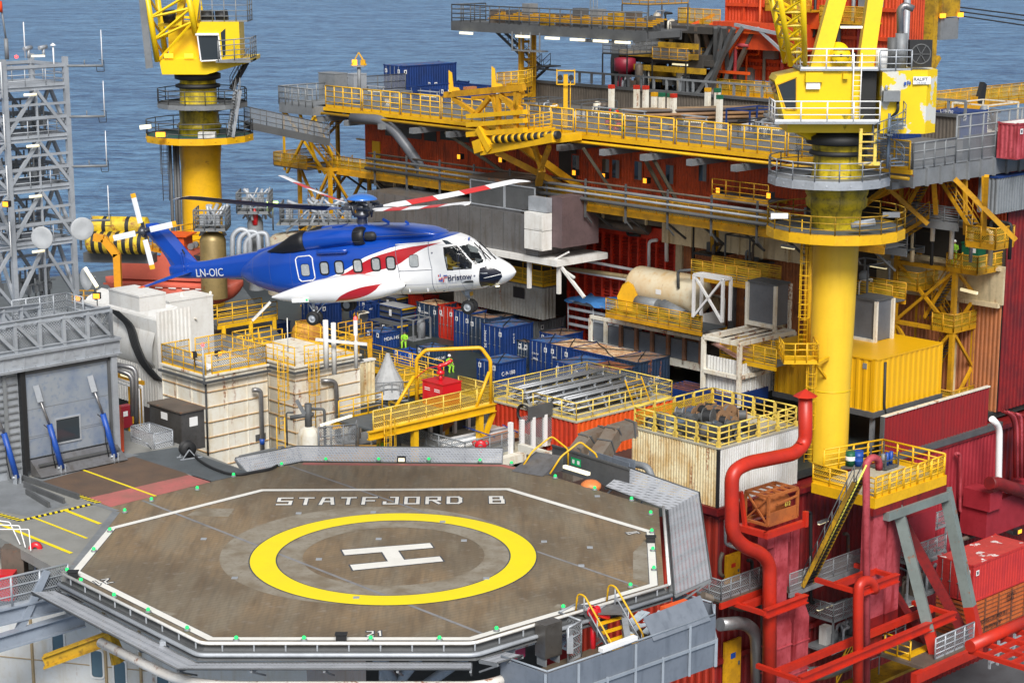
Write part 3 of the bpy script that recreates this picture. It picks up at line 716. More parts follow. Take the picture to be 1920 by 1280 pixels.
for s in(-1,1):mb2.add([(x,s*.02,z) for x,z in sf]+[(x,s*.15,z) for x,z in core],[(i,(i+1)%k,k+(i+1)%k,k+i) for i in range(k)]+[tuple(range(k,2*k))],False)
mb2.build('tail_fin',HB,H)
mb=MB();st=[(-8.55,-.15,1.28),(-9.35,-.15,1.26),(-9.75,-2.75,1.06),(-9.35,-2.8,1.07)]
def wing(st,th,tip):
 mb=MB();a,b,c,d=[Vector(q) for q in st]
 def sec(le,te,t):
  r=[]
  for u,h in((0,0),(.08,.5),(.3,1),(.6,.7),(1,.05)):r.append(le+(te-le)*u+Z*h*t)
  for u,h in((.6,-.5),(.3,-.8),(.08,-.5)):r.append(le+(te-le)*u+Z*h*t)
  return r
 A_,B2=sec(a,b,th),sec(d,c,tip);k=len(A_);mb.add(A_+B2,[(i,(i+1)%k,k+(i+1)%k,k+i) for i in range(k)]+[tuple(range(k)),tuple(range(k,2*k))[::-1]],False);return mb
sb=wing(st,.09,.05).build('stabiliser',HB,H)
wing([(-9.24,-2.15,1.105),(-9.68,-2.12,1.105),(-9.8,-2.85,1.05),(-9.45,-2.95,1.06)],.065,.03).build('stabiliser_tip',mat('dayglow_orange',(.85,.12,.01),.5,grime=.1),sb)
MB().beam((-8.9,-.42,1.25),(-9.0,-.3,2.15),.10,.04).build('stabiliser_strut',HB,H);MB().cyl((-8.85,-.28,2.1),(-9.05,-.1,2.25),.03).build('strut_bracket',BK,H)
tr_=MB().lathe((0,0,0),[(.001,-.36),(.14,-.34),(.2,-.2),(.17,-.05),(.12,.15),(.12,.45)],16,'y')
for k in range(4):
 t=R(98+90*k);d=Vector((math.cos(t),0,math.sin(t)));tr_.beam(d*.08,d*.42,.14,.1);tr_.cyl(d*.2+Vector((0,-.3,0)),d*.3+Vector((0,0,0)),.03)
tr_=tr_.build('tail_rotor_hub',HG,H);tr_.location=(-10.62,-.52,3.22);tr_.rotation_euler=(0,0,R(4))
TRW=mat('tail_blade_white',(.78,.80,.82),.35,grime=.05);TIP=mat('blade_tip_yellow',(.80,.42,.02),.4,grime=.05)
for k in range(4):
 t=R(98+90*k);mb=MB();pr=[(-.12,0),(.0,.018),(.14,.004),(.0,-.014)]
 for i,r in enumerate((.40,1.55)):pass
 def rows(r0,r1,mbx):
  vs=[(r,y,x) for r in(r0,r1) for x,y in pr];mbx.add(vs,[(0,1,5,4),(1,2,6,5),(2,3,7,6),(3,0,4,7),(0,3,2,1),(4,5,6,7)])
 rows(.38,1.52,mb);mb.cm=1;rows(1.52,1.72,mb)
 o=mb.build('tail_rotor_blade',[TRW,TIP],tr_);o.location=(0,-.14,0);o.rotation_euler=Matrix.Rotation(-t,4,'Y').to_euler()
HM=Matrix.Rotation(R(-22),4,'Z')@Matrix.Rotation(R(-6),4,'Y')
mb=MB()
mb.lathe((0,0,0),[(.30,-.95),(.22,-.8),(.20,-.45),(.30,-.40),(.33,-.28),(.20,-.22),(.24,-.10),(.34,-.06),(.34,.06),(.22,.10),(.18,.3)],20)
for k in range(4):
 t=R(32+90*k);d=Vector((math.cos(t),math.sin(t),0));sdv=Vector((-d.y,d.x,0))
 mb.beam(d*.2,d*.95,.26,.16);mb.cyl(d*.45+sdv*.2-Z*.4,d*.6+sdv*.22+Z*.1,.035);mb.cyl(d*.3-sdv*.2+Z*.2,d*.75-sdv*.12+Z*.12,.05)
 mb.lathe(d*.62+Z*.0,[(.001,-.13),(.14,-.1),(.17,0),(.14,.1),(.001,.13)],10);mb.cyl(d*.42-Z*.33,d*.42+sdv*.1-Z*.0,.03)
 mb.box(d.x*.75-.06,d.y*.75-.06,.06,d.x*.75+.06,d.y*.75+.06,.22)
mr_=mb.build('main_rotor_hub',HG,H);mr_.matrix_basis=Matrix.Translation((0,0,3.68))@HM.inverted()@Matrix.Rotation(R(-2.6),4,'X')
MB().lathe((0,0,.34),[(.66,-.02),(.66,.0),(.60,.07),(.46,.15),(.28,.20),(.12,.225),(.001,.23)],40).build('rotor_head_dome',mat('dome_blue',(.03,.16,.55),.3,coat=.5,grime=.2),mr_)
MB().lathe((0,0,.34),[(.60,-.03),(.2,-.03),(.2,-.12),(.001,-.12)],24).build('dome_bracket',HW,mr_)
BR_=mat('blade_red',(.60,.035,.035),.4,grime=.1);BW_=mat('blade_white',(.78,.78,.80),.4,grime=.08);BKB=mat('blade_black',(.006,.007,.02),.45,grime=.1)
for k in range(4):
 t=R((33,123,210,307)[k]);mb=MB();secs=[]
 for r,c,sw in[(1.0,.20,0),(1.35,.34,0),(1.6,.60,0),(2.3,.60,0),(3.7,.60,0),(5.1,.60,0),(6.5,.60,0),(7.6,.60,0),(8.1,.56,.02),(8.42,.40,.22),(8.62,.22,.40)]:
  cone=(r-.8)*math.tan(R(4.2))+.009*(r-1)**2*.6;tw=R((15 if k!=2 else 24)-6*r/8.6);droop=-.10*max(0,r-7.9)
  pf=[(.28,0),(.20,.10),(0,.12),(-.35,.05),(-.72,0),(-.35,-.03),(0,-.07),(.20,-.06)]
  r0_=r;r=r*.955
  secs.append([Vector((r,(x*c-sw)*math.cos(tw),cone+droop+(x*c-sw)*math.sin(tw)+y*.42*c*.62)) for x,y in pf])
 rs=[1.0,1.35,1.6,2.3,3.7,5.1,6.5,7.6,8.1,8.42,8.62]
 for i in range(len(secs)-1):
  base=len(mb.v);mb.v+=[tuple(q) for q in secs[i]+secs[i+1]]
  for j in range(8):
   top=j in(0,1,2,3)
   mb.cm=(0 if i<3 or i in(4,6,7,8,9) else 1) if top else 2
   if i<2:mb.cm=0
   if i==9:mb.cm=0
   mb.face([base+j,base+(j+1)%8,base+8+(j+1)%8,base+8+j],True)
 mb.cm=0;mb.face([len(mb.v)-8+j for j in range(8)])
 o=mb.build('rotor_blade',[BW_,BR_,BKB],mr_);o.rotation_euler=(0,0,t)
SPN=smooth_tab([(-3.95,.17,.25,.05,2),(-3.5,.06,.40,.22,2),(-2.8,-.03,.60,.38,2.2),(-1.8,-.09,.86,.50,2.5),(-.8,-.10,1.0,.56,2.7),(.3,-.08,1.05,.56,2.7),(1.2,0,.96,.52,2.5),(1.8,.14,.84,.42,2.3),(2.2,.28,.70,.28,2),(2.4,.44,.54,.06,2)],.12)
sp=lambda pts:[(lambda q:(q[0],q[2]))(zs(x,y,-2.05)) for x,y in pts]
sT=sp([(400,1000),(590,907),(650,862),(760,818),(860,797),(912,790),(1100,760)]);sB=sp([(400,1003),(590,909),(700,893),(800,866),(870,828),(912,792),(1100,762)])
SL=livery('sponson_livery',WHT,[(REDL,sT,sB)])
for s in(-1,1):
 o=loft(MB(),SPN,40,4,ymid=s*1.56).build('sponson',SL,H)
MB().box(-2.75,-2.06,.02,-1.95,-2.02,.20).build('access_panel',HW,H);MB().box(-2.05,-2.10,.10,-1.98,-2.06,.16).build('position_light',LG2,H)
mb=MB();mb.beam((-2.3,-1.62,.10),(-2.3,-1.62,.02),.7,.2);mb.build('wheel_bay_panel',HW,H)
mb=MB()
for i in range(60):
 x=2.35-i*.1
 if x<-3.6:break
 zb,zt,hw,n_=interp(SPN,x);mb.box(x-.05,-1.30,zt-.02-.06,x+.05,-1.22,zt+.025-.06)
mb.build('sponson_shadow_seal',HK,H) if False else None
def wheel(par,loc,r=.30,wd=.20):
 mb=MB().lathe((0,0,0),[(r*.55,-wd/2),(r*.92,-wd/2),(r,-wd*.3),(r,wd*.3),(r*.92,wd/2),(r*.55,wd/2)],24,'y');ty=mb.build('tyre',RB,par);ty.location=loc
 m2=MB().lathe((0,0,0),[(.001,-wd*.42),(r*.2,-wd*.46),(r*.25,-wd*.3),(r*.5,-wd*.32),(r*.56,-wd*.48),(r*.56,wd*.48),(r*.4,wd*.3),(.001,wd*.3)],20,'y');m2.build('wheel_rim',GR,ty);return ty
for s in(-1,1):
 g=MB();g.cyl((-2.0,s*1.6,.1),(-2.0,s*1.6,-.35),.07);g.cyl((-2.0,s*1.6,-.3),(-2.0,s*1.6,-.73),.045);g.cyl((-2.0,s*1.78,-.73),(-2.0,s*1.42,-.73),.04);g.beam((-2.0,s*1.6,-.65),(-1.35,s*1.45,.02),.04);g.cyl((-2.0,s*1.6,-.5),(-2.25,s*1.6,-.05),.03);g.box(-2.5,s*1.35,-.12,-2.47,s*1.85,.05)
 g=g.build('main_landing_gear',GR,H);wheel(g,(-2.0,s*1.76,-.73));wheel(g,(-2.0,s*1.46,-.73))
g=MB();g.cyl((4.5,0,.1),(4.5,0,-.4),.06);g.cyl((4.5,0,-.35),(4.5,0,-.74),.04);g.cyl((4.5,.14,-.74),(4.5,-.14,-.74),.04);g.box(4.4,-.12,-.25,4.6,.12,-.05);g.cyl((4.5,0,-.45),(4.15,0,.02),.03)
g=g.build('nose_landing_gear',GR,H);wheel(g,(4.5,-.17,-.74),.30,.17);wheel(g,(4.5,.17,-.74),.30,.17);MB().box(4.62,-.1,-.28,4.68,.1,-.12).build('taxi_light',YO,g)
for xq in(-5.2,-4.2,-3.1,-1.6,1.55,4.72):
 zb,zt,hw,n_=interp(FUS,xq);pts=[Vector((xq,(hw+.004)*math.copysign(abs(math.cos(t))**(2/n_),math.cos(t)),(zb+zt)/2+(zt-zb+.008)/2*math.copysign(abs(math.sin(t))**(2/n_),math.sin(t)))) for t in[math.pi*k/24 for k in range(-12,37)]]
 MB().sweep(pts,[.004]*len(pts),4).build('panel_line',mat('faint_panel_line',(.10,.11,.2),.5,grime=0),H)
for zq in(.45,2.05):
 for s in(-1,1):MB().sweep([Vector((x/10,s*(surfY(FUS,x/10,zq)+.004),zq)) for x in range(-55,46,2)],[.0035]*51,4).build('panel_line',MATS['faint_panel_line'],H)
MB().lathe((-1.0,-1.28,2.02),[(.001,-.75),(.08,-.7),(.11,-.5),(.11,.5),(.08,.7),(.001,.75)],14,'x').build('flotation_pod',HB,H)
mb=MB();mb.pipe([(5.55,-.93,.80),(5.72,-1.12,.80),(5.95,-1.12,.80)],.02);mb.build('pitot_tube',GR,H)
mb=MB()
for a,b in(((5.15,-.35,1.98),(5.95,-.62,1.30)),((5.2,.1,1.95),(6.0,-.2,1.24)),((5.35,-.30,1.85),(5.8,-.75,1.33))):mb.beam(a,b,.035,.035)
mb.build('wiper',BK,H)
mb=MB();mb.beam((4.75,0,2.18),(5.86,0,1.34),.09,.05);mb.build('windscreen_post',HW,H)
MB().lathe((6.05,-.45,.16),[(.001,.02),(.09,.0),(.1,-.03)],12).build('landing_light',LW,H)
mb=MB();mb.beam((1.2,0,2.95),(.9,0,3.12),.03,.12);mb.beam((2.1,0,2.86),(1.95,0,2.98),.03,.1);mb.beam((-1.3,-.2,2.94),(-.8,-.2,2.99),.5,.05);mb.cyl((4.85,-.2,2.08),(4.9,-.2,2.2),.04);mb.build('roof_antenna',HB,H)
seam([(880,540),(882,440)],PANEL,.006) if False else None
mb=MB()
for s in(-1,1):mb.sweep([Vector((3.7-i*.5,s*(interp(COWL,3.7-i*.5)[2]+.012),2.50)) for i in range(12)],[.008]*12,5)
mb.build('cowling_seam',PANEL,H)
def bust(name,label,loc,vest,rot=0):
 t=thing(name,label,'person',loc,rot)
 b=MB();b.sweep([Vector(q) for q in((0,0,-.05),(0,0,.1),(.02,0,.3),(.02,0,.45),(.02,0,.55),(.03,0,.62))],[.17,.19,.21,.20,.10,.06],14)
 for s in(-1,1):
  b.sweep([Vector(q) for q in((.02,s*.19,.48),(.08,s*.26,.30),(.28,s*.24,.20),(.5,s*.16,.24))],[.075,.065,.05,.035],10);b.sweep([Vector(q) for q in((.05,s*.1,.0),(.45,s*.12,.06),(.55,s*.12,-.3))],[.1,.085,.06],10)
 b.build('torso',vest,t)
 h=MB();h.lathe((.05,0,.72),[(.001,-.13),(.06,-.12),(.085,-.04),(.095,.04),(.07,.11),(.001,.135)],16);h.beam((.13,0,.70),(.17,0,.69),.03);hd=h.build('head',SKIN,t)
 h=MB();h.lathe((.035,0,.76),[(.105,-.06),(.11,.02),(.08,.09),(.001,.115)],16);h.cyl((.04,-.12,.70),(.04,.12,.70),.045);h.build('headset',BK,hd)
 return t
HW_=Matrix.Translation(H.location)@HM
for i,(s,lb) in enumerate(((-1,'pilot in a yellow life vest behind the near side cockpit window of the helicopter'),(1,'pilot in a dark suit in the far side seat of the helicopter cockpit'))):
 p=HW_@Vector((3.85,s*.48,.98));t=bust('person',lb,p,mat('yellow_life_vest',(.75,.48,.02),.7) if s<0 else NV,R(-22));t['group']='helicopter pilots'
 # ================= containers and modules =================
def near(px,yb,z=-5,yt=None,xl=None,xr=None,u=None,v=None,d=None):
 B=PU(px,yb,u) if u is not None else(PV(px,yb,v) if v is not None else(P(px,yb,d) if d else PZ(px,yb,z)))
 return B,(run(B,U,xr) if xr else 0),(run(B,V,xl) if xl else 0),(rise(B,yt) if yt else 0)
def container(label,px,yb,yt,xl,xr,m=BL,roof=RTB,cat='container',group='offshore cargo containers on the storage deck',doors='v',words=(),open_=False,name='cargo_container',lu=None,lv=None,h=None,z=-5,pl=2,lash=True,**kw):
 B,a,b,hh=near(px,yb,z,yt,xl,xr,**kw);a=lu or a;b=lv or b;h=h or hh
 t=rootat(B,name,label,cat,group);t0=.08
 f=MB()
 for x in(0,a-t0):
  for y in(0,b-t0):f.box(x,y,.0,x+t0,y+t0,h)
 for z_ in(.0,h-.12):
  f.box(t0,-.004,z_+.003,a-t0,t0-.01,z_+.11);f.box(t0,b-t0,z_+.003,a-t0,b+.004,z_+.11);f.box(-.004,t0,z_+.003,t0-.01,b-t0,z_+.11);f.box(a-t0,t0,z_+.003,a+.004,b-t0,z_+.11)
 for x in(-.03,a-.09):
  for y in(-.03,b-.09):
   f.box(x,y,h-.06,x+.12,y+.12,h+.04)
 f.build('frame',m,t)
 s=MB();s.corr((t0,.055,0),(a-t0,.055,0),.1,h-.1,.3,.04,(0,-1,0));s.build('side_panel',m,t)
 s=MB();s.corr((a-t0,b-.055,0),(t0,b-.055,0),.1,h-.1,.3,.04,(0,1,0));s.build('side_panel',m,t)
 s=MB();s.corr((a-.055,t0,0),(a-.055,b-t0,0),.1,h-.1,.3,.04,(1,0,0));s.build('end_panel',m,t)
 if doors=='v':
  for i in range(2):
   y0,y1=t0+(b-2*t0)*i/2+.01,t0+(b-2*t0)*(i+1)/2-.01;d=MB();d.box(.012,y0,.1,.06,y1,h-.1)
   d.box(-.008,y0+.06,.2,.014,y1-.06,.2+h*.22);d.box(-.008,y0+.06,h*.62,.014,y1-.06,h*.86);o=d.build('door',m,t)
   k=MB()
   for q in(.25,.75):yy=y0+(y1-y0)*q;k.cyl((-.03,yy,.08),(-.03,yy,h-.08),.02,n=6);k.box(-.05,yy-.05,h*.42,-.01,yy+.12,h*.42+.05)
   k.build('lock_bar',GM,o)
 else:
  s=MB();s.corr((.055,b-t0,0),(.055,t0,0),.1,h-.1,.3,.04,(-1,0,0));s.build('end_panel',m,t)
 if open_:
  s=MB();s.box(.06,.06,.1,a-.06,b-.06,h*.55);s.build('cargo_floor',GD,t)
 else:
  s=MB();s.box(t0,t0,h-.05,a-t0,b-t0,h-.012)
  for i in range(max(2,int(b/.6))):yy=t0+(b-2*t0)*(i+.5)/max(2,int(b/.6));s.box(t0+.02,yy-.05,h-.012,a-t0-.02,yy+.05,h+.008)
  s.build('roof',roof,t)
  if lash:
   s=MB();c=Vector((a/2,b/2,h+.18));rr=random.Random(px)
   for q in((0,0),(a,0),(a,b),(0,b)):s.pipe([Vector((q[0],q[1],h+.03)),Vector((q[0]*.6+a*.2+rr.uniform(-.2,.2),q[1]*.6+b*.2,h+.05)),c*1.0-Z*.08],.035,5)
   s.build('lifting_sling',BK,t)
 for i in range(pl if not(len(words) and words[0][1]=='v' and len(words)>1) else 1):
  rr=random.Random(px*7+i);g=MB();y=.35+i*(b-.7) if b>1.2 else b/2;g.box(-.022,y-.14,h*.72,-.012,y+.14,h*.72+.34);g.build('marking_plate',CW,t)
  g=MB();g.box(-.026,y-.06,h*.72+.06,-.022,y+.08,h*.72+.26);g.build('marking_symbol',NV,t)
 if a>1.3 and not any(q_[1]=='u' for q_ in words):
  g=MB();g.box(.3,-.022,h*.70,.62,-.012,h*.70+.34);g.build('marking_plate',CW,t);g=MB();g.box(.38,-.026,h*.70+.07,.54,-.022,h*.70+.26);g.build('marking_symbol',NV,t)
 for(s_,face,x,zq,sz,vert) in words:
  mw=CW
  if face=='u':text(s_,sz,(x,-.03,zq),(R(90),(R(90) if vert else 0),0),mw,t)
  else:text(s_,sz,(-.05,b-x,zq),(R(90),(R(90) if vert else 0),R(-90)),mw,t)
 return t
C=container
C('dark blue container with pale rusty roof, directly left of the red open-top container',821,633,574,781.5,856,BD,RTW,words=(('FCC-1044','v',.4,1.75,.26,0),))
C('bright red open-top container standing between two blue containers',851.6,639,577,821.5,913.7,RD,RTR,open_=True,words=(('MSC','v',.3,1.8,.2,0),))
C('dark blue container directly right of the red open-top container',882,657,587,851,912,BL,RT)
C('dark blue container with brown roof between its blue neighbours, second from the red one',914,666,598,880,941,BD,RT)
C('bright blue container with white bottle shaped lettering, right of the dark blue pair',944,677,615,903,999.4,BL,RTB,words=(('Hotel 95','v',.35,2.1,.38,1),('C-12-308','u',1.0,2.0,.2,1)))
C('dark container with heavily rusted speckled roof behind the bright blue container',942,653,595,921,973.4,BD,RT,pl=1)
C('low red half-height container with scrap on top at the foot of the grey corrugated wall',974.8,632,588,945.6,1004.8,RD,RTR,pl=0,doors='u')
C('grey ribbed container with a brown tarpaulin roof and blue slings',1008.4,655,603,964.6,1060.3,GM,RTR,pl=0,doors='u')
C('low blue container behind the row with strapped rusty roofs',1050,676,630,1011.7,1092.5,BL,RT,words=(('EC-95','v',.3,.6,.25,0),))
C('narrow dark blue container at the left end of the strapped row',992.5,690,643,969,1004,BD,RT,words=(('MEC-334','v',.2,1.3,.22,0),))
C('blue container with a black door opening at the left of the strapped row',1029,707.5,644,992.8,1077,BL,RTB,words=(('C-9-134','v',.3,1.5,.2,0),('MWL','v',.4,1.1,.24,0)))
C('blue container with a yellowed white roof in the middle of the strapped row',1068,716,652,1029.5,1118,BL,RTW,words=(('8075','v',.4,1.5,.2,0),))
C('long blue container with two orange rusted roof sheets',1150,735,670,1069,1200,BL,RTW,doors='u',words=(('MWL','v',2.0,1.5,.26,0),('EAT','v',3.4,1.5,.26,0)))
C('dark teal container lettered C-12-548 with a red sling on its roof',1196,748,680,1151,1255,BD,RT,doors='u',words=(('C-12-548','u',.55,1.05,.42,0),))
C('blue container with black stained roof just behind the pipe rack platform',1086.7,750,687,1039,1141,BL,RTB,words=(('Hotel','v',.3,2.0,.36,1),))
C('dark container with dark brown rusted roof just behind the pipe rack platform',1145,760,697,1093,1193,BD,RTR,doors='u',pl=0,words=(('C-6-042','u',.8,1.9,.22,0),('EAT','u',.95,1.5,.25,0)))
C('blue container lettered C-9-188 right of the red fire monitor cabinet',933,731,682,893.8,986.5,BL,RTB,words=(('C-9-188','u',.35,.95,.40,0),('CARGO','u',.4,.25,.2,0)))
C('blue half-height container lettered MDA-145 next to the crouching worker',714.3,657,624.7,686,748.7,BL,RTB,doors='u',words=(('MDA-145','u',.3,.70,.38,0),))
C('bright blue low container with white lettered roof behind the yellow railing',775,689,665.6,737.7,806,BB,BB,words=(('MDE-01','u',.2,.35,.4,0),('01','v',.9,.45,.3,0)))
C('dark teal container lettered MDE-341 with rusty framed blue roof',809.3,697,654,780.8,840,BD,RTB,words=(('MDE-341','u',.2,.8,.30,0),))
C('blue container partly hidden under the helicopter belly',687,602,566,655,709,BL,RTB,pl=1,words=(('MSC','u',.3,.9,.2,0),))
C('orange red container behind the pale rusty roof of the dark blue container',795,600,558,766,823,RD,RD,doors='u',pl=0,words=(('DELT','u',.4,1.4,.26,0),))
C('blue container in the shade of the helicopter tail wheel bay',600,612,572,566,640,BL,RTB,pl=1)
C('blue container standing below the yellow walkway behind the white tanks',500,650,610,450,545,BL,RTB,pl=1)
def basket(label,px,yb,yt,xl,xr,top=TP,**kw):
 B,a,b,h=near(px,yb,-5,yt,xl,xr,**kw);t=rootat(B,'cargo_basket',label,'cargo basket','framed cargo baskets on the storage deck')
 f=MB()
 for x in(0,a):
  for y in(0,b):f.beam((x,y,0),(x,y,h),.1)
 for z in(.05,h*.35,h*.68,h):
  for p,q in(((0,0),(a,0)),((a,0),(a,b)),((a,b),(0,b)),((0,b),(0,0))):f.beam((*p,z),(*q,z),.07)
 f.build('frame',BL,t);MB().box(.08,.08,.08,a-.08,b-.08,h*.9).build('covered_cargo',GD,t);MB().box(.02,.02,h*.93,a-.02,b-.02,h+.03).build('tarpaulin_cover',top,t)
 MB().beam((0,-.06,h-.05),(a,-.06,h-.05),.04,.12).build('warning_edge',Y,t)
 g=MB();g.box(-.06,b*.4,h*.5,-.05,b*.4+.3,h*.85);g.build('marking_plate',CW,t);return t
basket('blue framed basket with grey tarpaulin and yellow edge left of the dark blue containers',753,613,579.4,709,780.8)
basket('blue framed basket with grey cover touching the helicopter belly line',743,592,560,712,765)
basket('flat dark framed basket behind the lettered half-height container',744,626,612,690,764,top=GD)
for i,(px,yb,yt,xl,xr,lb) in enumerate([(1290,760,735,1240,1335,'open dark blue cargo rack with rusty bars beside the cable reel platform'),(1370,770,742,1320,1440,'open blue gutter shaped cargo rack in front of the white shed')]):
 B,a,b,h=near(px,yb,-3.2,yt,xl,xr);t=rootat(B,'cargo_rack',lb,'cargo rack','open cargo racks');f=MB()
 f.box(0,0,0,a,.08,h);f.box(0,b-.08,0,a,b,h);f.box(0,.08,0,.08,b-.08,h);f.box(a-.08,.08,0,a,b-.08,h);f.box(.08,.08,0,a-.08,b-.08,.1);f.build('tray',BL,t)
 g=MB();[g.beam((.3+k*(a-.6)/4,.1,h),(.3+k*(a-.6)/4,b-.1,h),.07) for k in range(5)];g.build('rusty_bar',RTR,t)
 # ---- generic corrugated module ----
def module(label,cat,px,yb,yt,xl,xr,mu,mv=None,roof=WH,name='equipment_module',lu=None,lv=None,h=None,z=-5,pitch=.35,depth=.07,group=None,rooft=.0,flat_=False,**kw):
 B,a,b,hh=near(px,yb,z,yt,xl,xr,**kw);a=lu or a;b=lv or b;h=h or hh;mv=mv or mu
 t=rootat(B,name,label,cat,group);c=.0 if flat_ else depth
 if flat_:MB().box(0,0,0,a,b,h).build('wall',mu,t)
 else:
  o=MB();o.corr((0,c,0),(a,c,0),0,h,pitch,depth,(0,-1,0));o.build('wall',mu,t)
  o=MB();o.corr((c,b,0),(c,0,0),0,h,pitch,depth,(-1,0,0));o.build('wall',mv,t)
  MB().box(.12,.12,0,a,b,h-.02).build('inner_wall',mv,t)
 o=MB();o.box(-.03,-.03,h,a+.03,b+.03,h+.1);o.build('roof',roof,t)
 return t,a,b,h
YL=mat('yellow_module_paint',(.76,.40,.004),.42,grime=.15,gcol=(.5,.32,.01))
t,a,b,h=module('large plain yellow ribbed container behind the thick yellow crane column','container',1637,773,677,1452,1763,YL,roof=YL,z=-2.5,name='yellow_container',pitch=.55,depth=.05)
o=MB()
for x in(0,a-.12):
 for y in(0,b-.12):o.box(x-.03,y-.03,0,x+.13,y+.13,h+.13)
o.build('corner_post',YL,t)
o=MB();o.box(-.1,-.1,-.35,a+.1,b+.1,0);o.build('base_frame',GD,t)
for x in(.3,a-.5):
 MB().box(x,.2,-2.5,x+.25,.45,-.35).build('leg',GM,t)
MB().box(-.03,.6,h-.6,0,.9,h-.25).build('vent',GM,t)
MB().pipe([(1.0,-.05,h-.2),(1.05,-.06,.2),(1.3,-.06,-.5),(1.3,-.06,-1.6)],.1,6).build('cable',BK,t)
t,a,b,h=module('rust streaked white ribbed container under the platform full of cable reels','container',1345,952,843,1183,1495,LG,CRM,roof=CON,name='white_container',pitch=.2,depth=.05)
RC=t;RCa,RCb,RCh=a,b,h
MB().box(-.05,-.05,0,.10,.10,h+.02).build('corner_post',BK,t)
MB().box(-.15,-.15,-.45,a+.1,b+.1,-.02).build('base_frame',RW,t)
def heavyrail(par,pts,m,h=1.15):
 pts=[Vector(p) for p in pts]
 for a_,c_ in zip(pts[:-1],pts[1:]):
  L=(c_-a_).length;k=max(1,round(L/1.7));o=MB()
  for i in range(k):
   p,q=a_+(c_-a_)*((i+.03)/k),a_+(c_-a_)*((i+.97)/k)
   for z in(.12,.45,.8,h):o.cyl(p+Z*z,q+Z*z,.055 if z==h else.045,n=6)
   for w_ in(0,.5,1):s=p+(q-p)*w_;o.beam(s,s+Z*h,.09 if w_!=.5 else.06)
   for s in(p,q):o.beam(s+Z*.0,s+Z*.3,.22,.12)
  o.build('railing',m,par)
heavyrail(t,[(a-.15,.1,h+.1),(.1,.1,h+.1),(.1,b-.1,h+.1),(a-.15,b-.1,h+.1)],YR);heavyrail(t,[(a-.15,b-.1,h+.1),(a-.15,.1,h+.1)],YR)
MB().add([(.2,b-.2,h+.15),(a-.2,b-.2,h+.15),(a-.2,b-.2,h+1.0),(.2,b-.2,h+1.0)],[(0,1,2,3)]).build('mesh_panel',MSY,t)
def reel(r,w,m1,m2,axis,loc,lb,spin=0,first=[None]):
 t=thing('cable_reel',lb,'cable reel',loc,spin,'cable reels on the white container');t.rotation_euler=(axis[0],axis[1],spin)
 for s in(-1,1):
  MB().lathe((0,s*w/2,0),[(.05,-.03),(r,-.03),(r,.03),(.05,.03)],24,'y',False).build('flange',m1,t)
 o=MB();k=9
 pr=[]
 for i in range(k):pr+=[(r*.74,-w/2+.03+(w-.06)*i/k),(r*.78,-w/2+.03+(w-.06)*(i+.5)/k)]
 pr.append((r*.74,w/2-.03));o.lathe((0,0,0),pr,20,'y');o.build('wound_cable',m2,t);return t
rr=random.Random(5);WDL=mat('pale_timber_reel',(.25,.14,.07),.85,grime=.5);cabs=[BK,GD,mat('blue_grey_cable',(.06,.09,.14),.6),mat('grey_cable',(.17,.17,.18),.6)]
flg=[(WDL,'wooden'),(GD,'black'),(GM,'grey')]
spots=[]
tries=0
while len(spots)<36 and tries<4000:
 tries+=1;r=rr.choice([.3,.36,.44,.52]);x=rr.uniform(.6,a*.86-.4);y=rr.uniform(.6,b-.6)
 if x>a*.50 and y<b*.40:continue
 if all((x-q[0])**2+(y-q[1])**2>((r+q[2])*.93)**2 for q in spots):spots.append((x,y,r))
seen={}
for i,(x,y,r) in enumerate(spots):
 f,nm=flg[0] if(x>a*.5) else flg[rr.choice([1,1,2])];upright=rr.random()<.75 or x>a*.5;w_=.35+rr.random()*.3
 loc=W(0,0,0);c=Vector((x,y,h+.1+(r if upright else w_/2+.03)));wl_=Vector(t.location)+U*c.x+V*c.y+Z*c.z
 pos=('near the left corner' if y>b*.66 and x<a*.4 else 'near the front corner' if y<b*.34 and x<a*.4 else 'at the back left' if y>b*.66 else 'on the right' if x>a*.6 else 'in the middle');key=(nm,pos,upright);seen[key]=seen.get(key,0)+1
 reel(r,w_,f,rr.choice(cabs),(0 if upright else R(90),0),wl_,'%s %s reel %s %s, %s from the left'%('large' if r>.45 else 'small',nm,'standing on edge' if upright else 'lying flat',pos,ORD[seen[key]-1]),YAW+rr.uniform(-.5,.9))
t,a,b,h=module('orange ribbed container with a fenced roof full of aluminium scaffold poles','container',1080,868,793,918,1262,OR,mat('deep_red_orange_paint',(.50,.035,.008),.5,grime=.4,gcol=(.2,.02,.01)),roof=CON,name='orange_container',pitch=.42,depth=.09)
OC=t
rail(t,[(0.1,b*.50,h+.1),(.1,.1,h+.1),(a-.1,.1,h+.1),(a-.1,b-.1,h+.1),(.1,b-.1,h+.1),(.1,b*.62,h+.1)],YR,1.1,1.5,.035,3,toe=.12)
o=MB();o.add([(.2,b-.12,h+.2),(a-.2,b-.12,h+.2),(a-.2,b-.12,h+1.1),(.2,b-.12,h+1.1)],[(0,1,2,3)]);o.add([(a-.12,.2,h+.2),(a-.12,b-.2,h+.2),(a-.12,b-.2,h+1.1),(a-.12,.2,h+1.1)],[(0,1,2,3)]);o.build('mesh_panel',MSH,t)
ALU=mat('aluminium_pole',(.42,.43,.45),.4,.6,grime=.3)
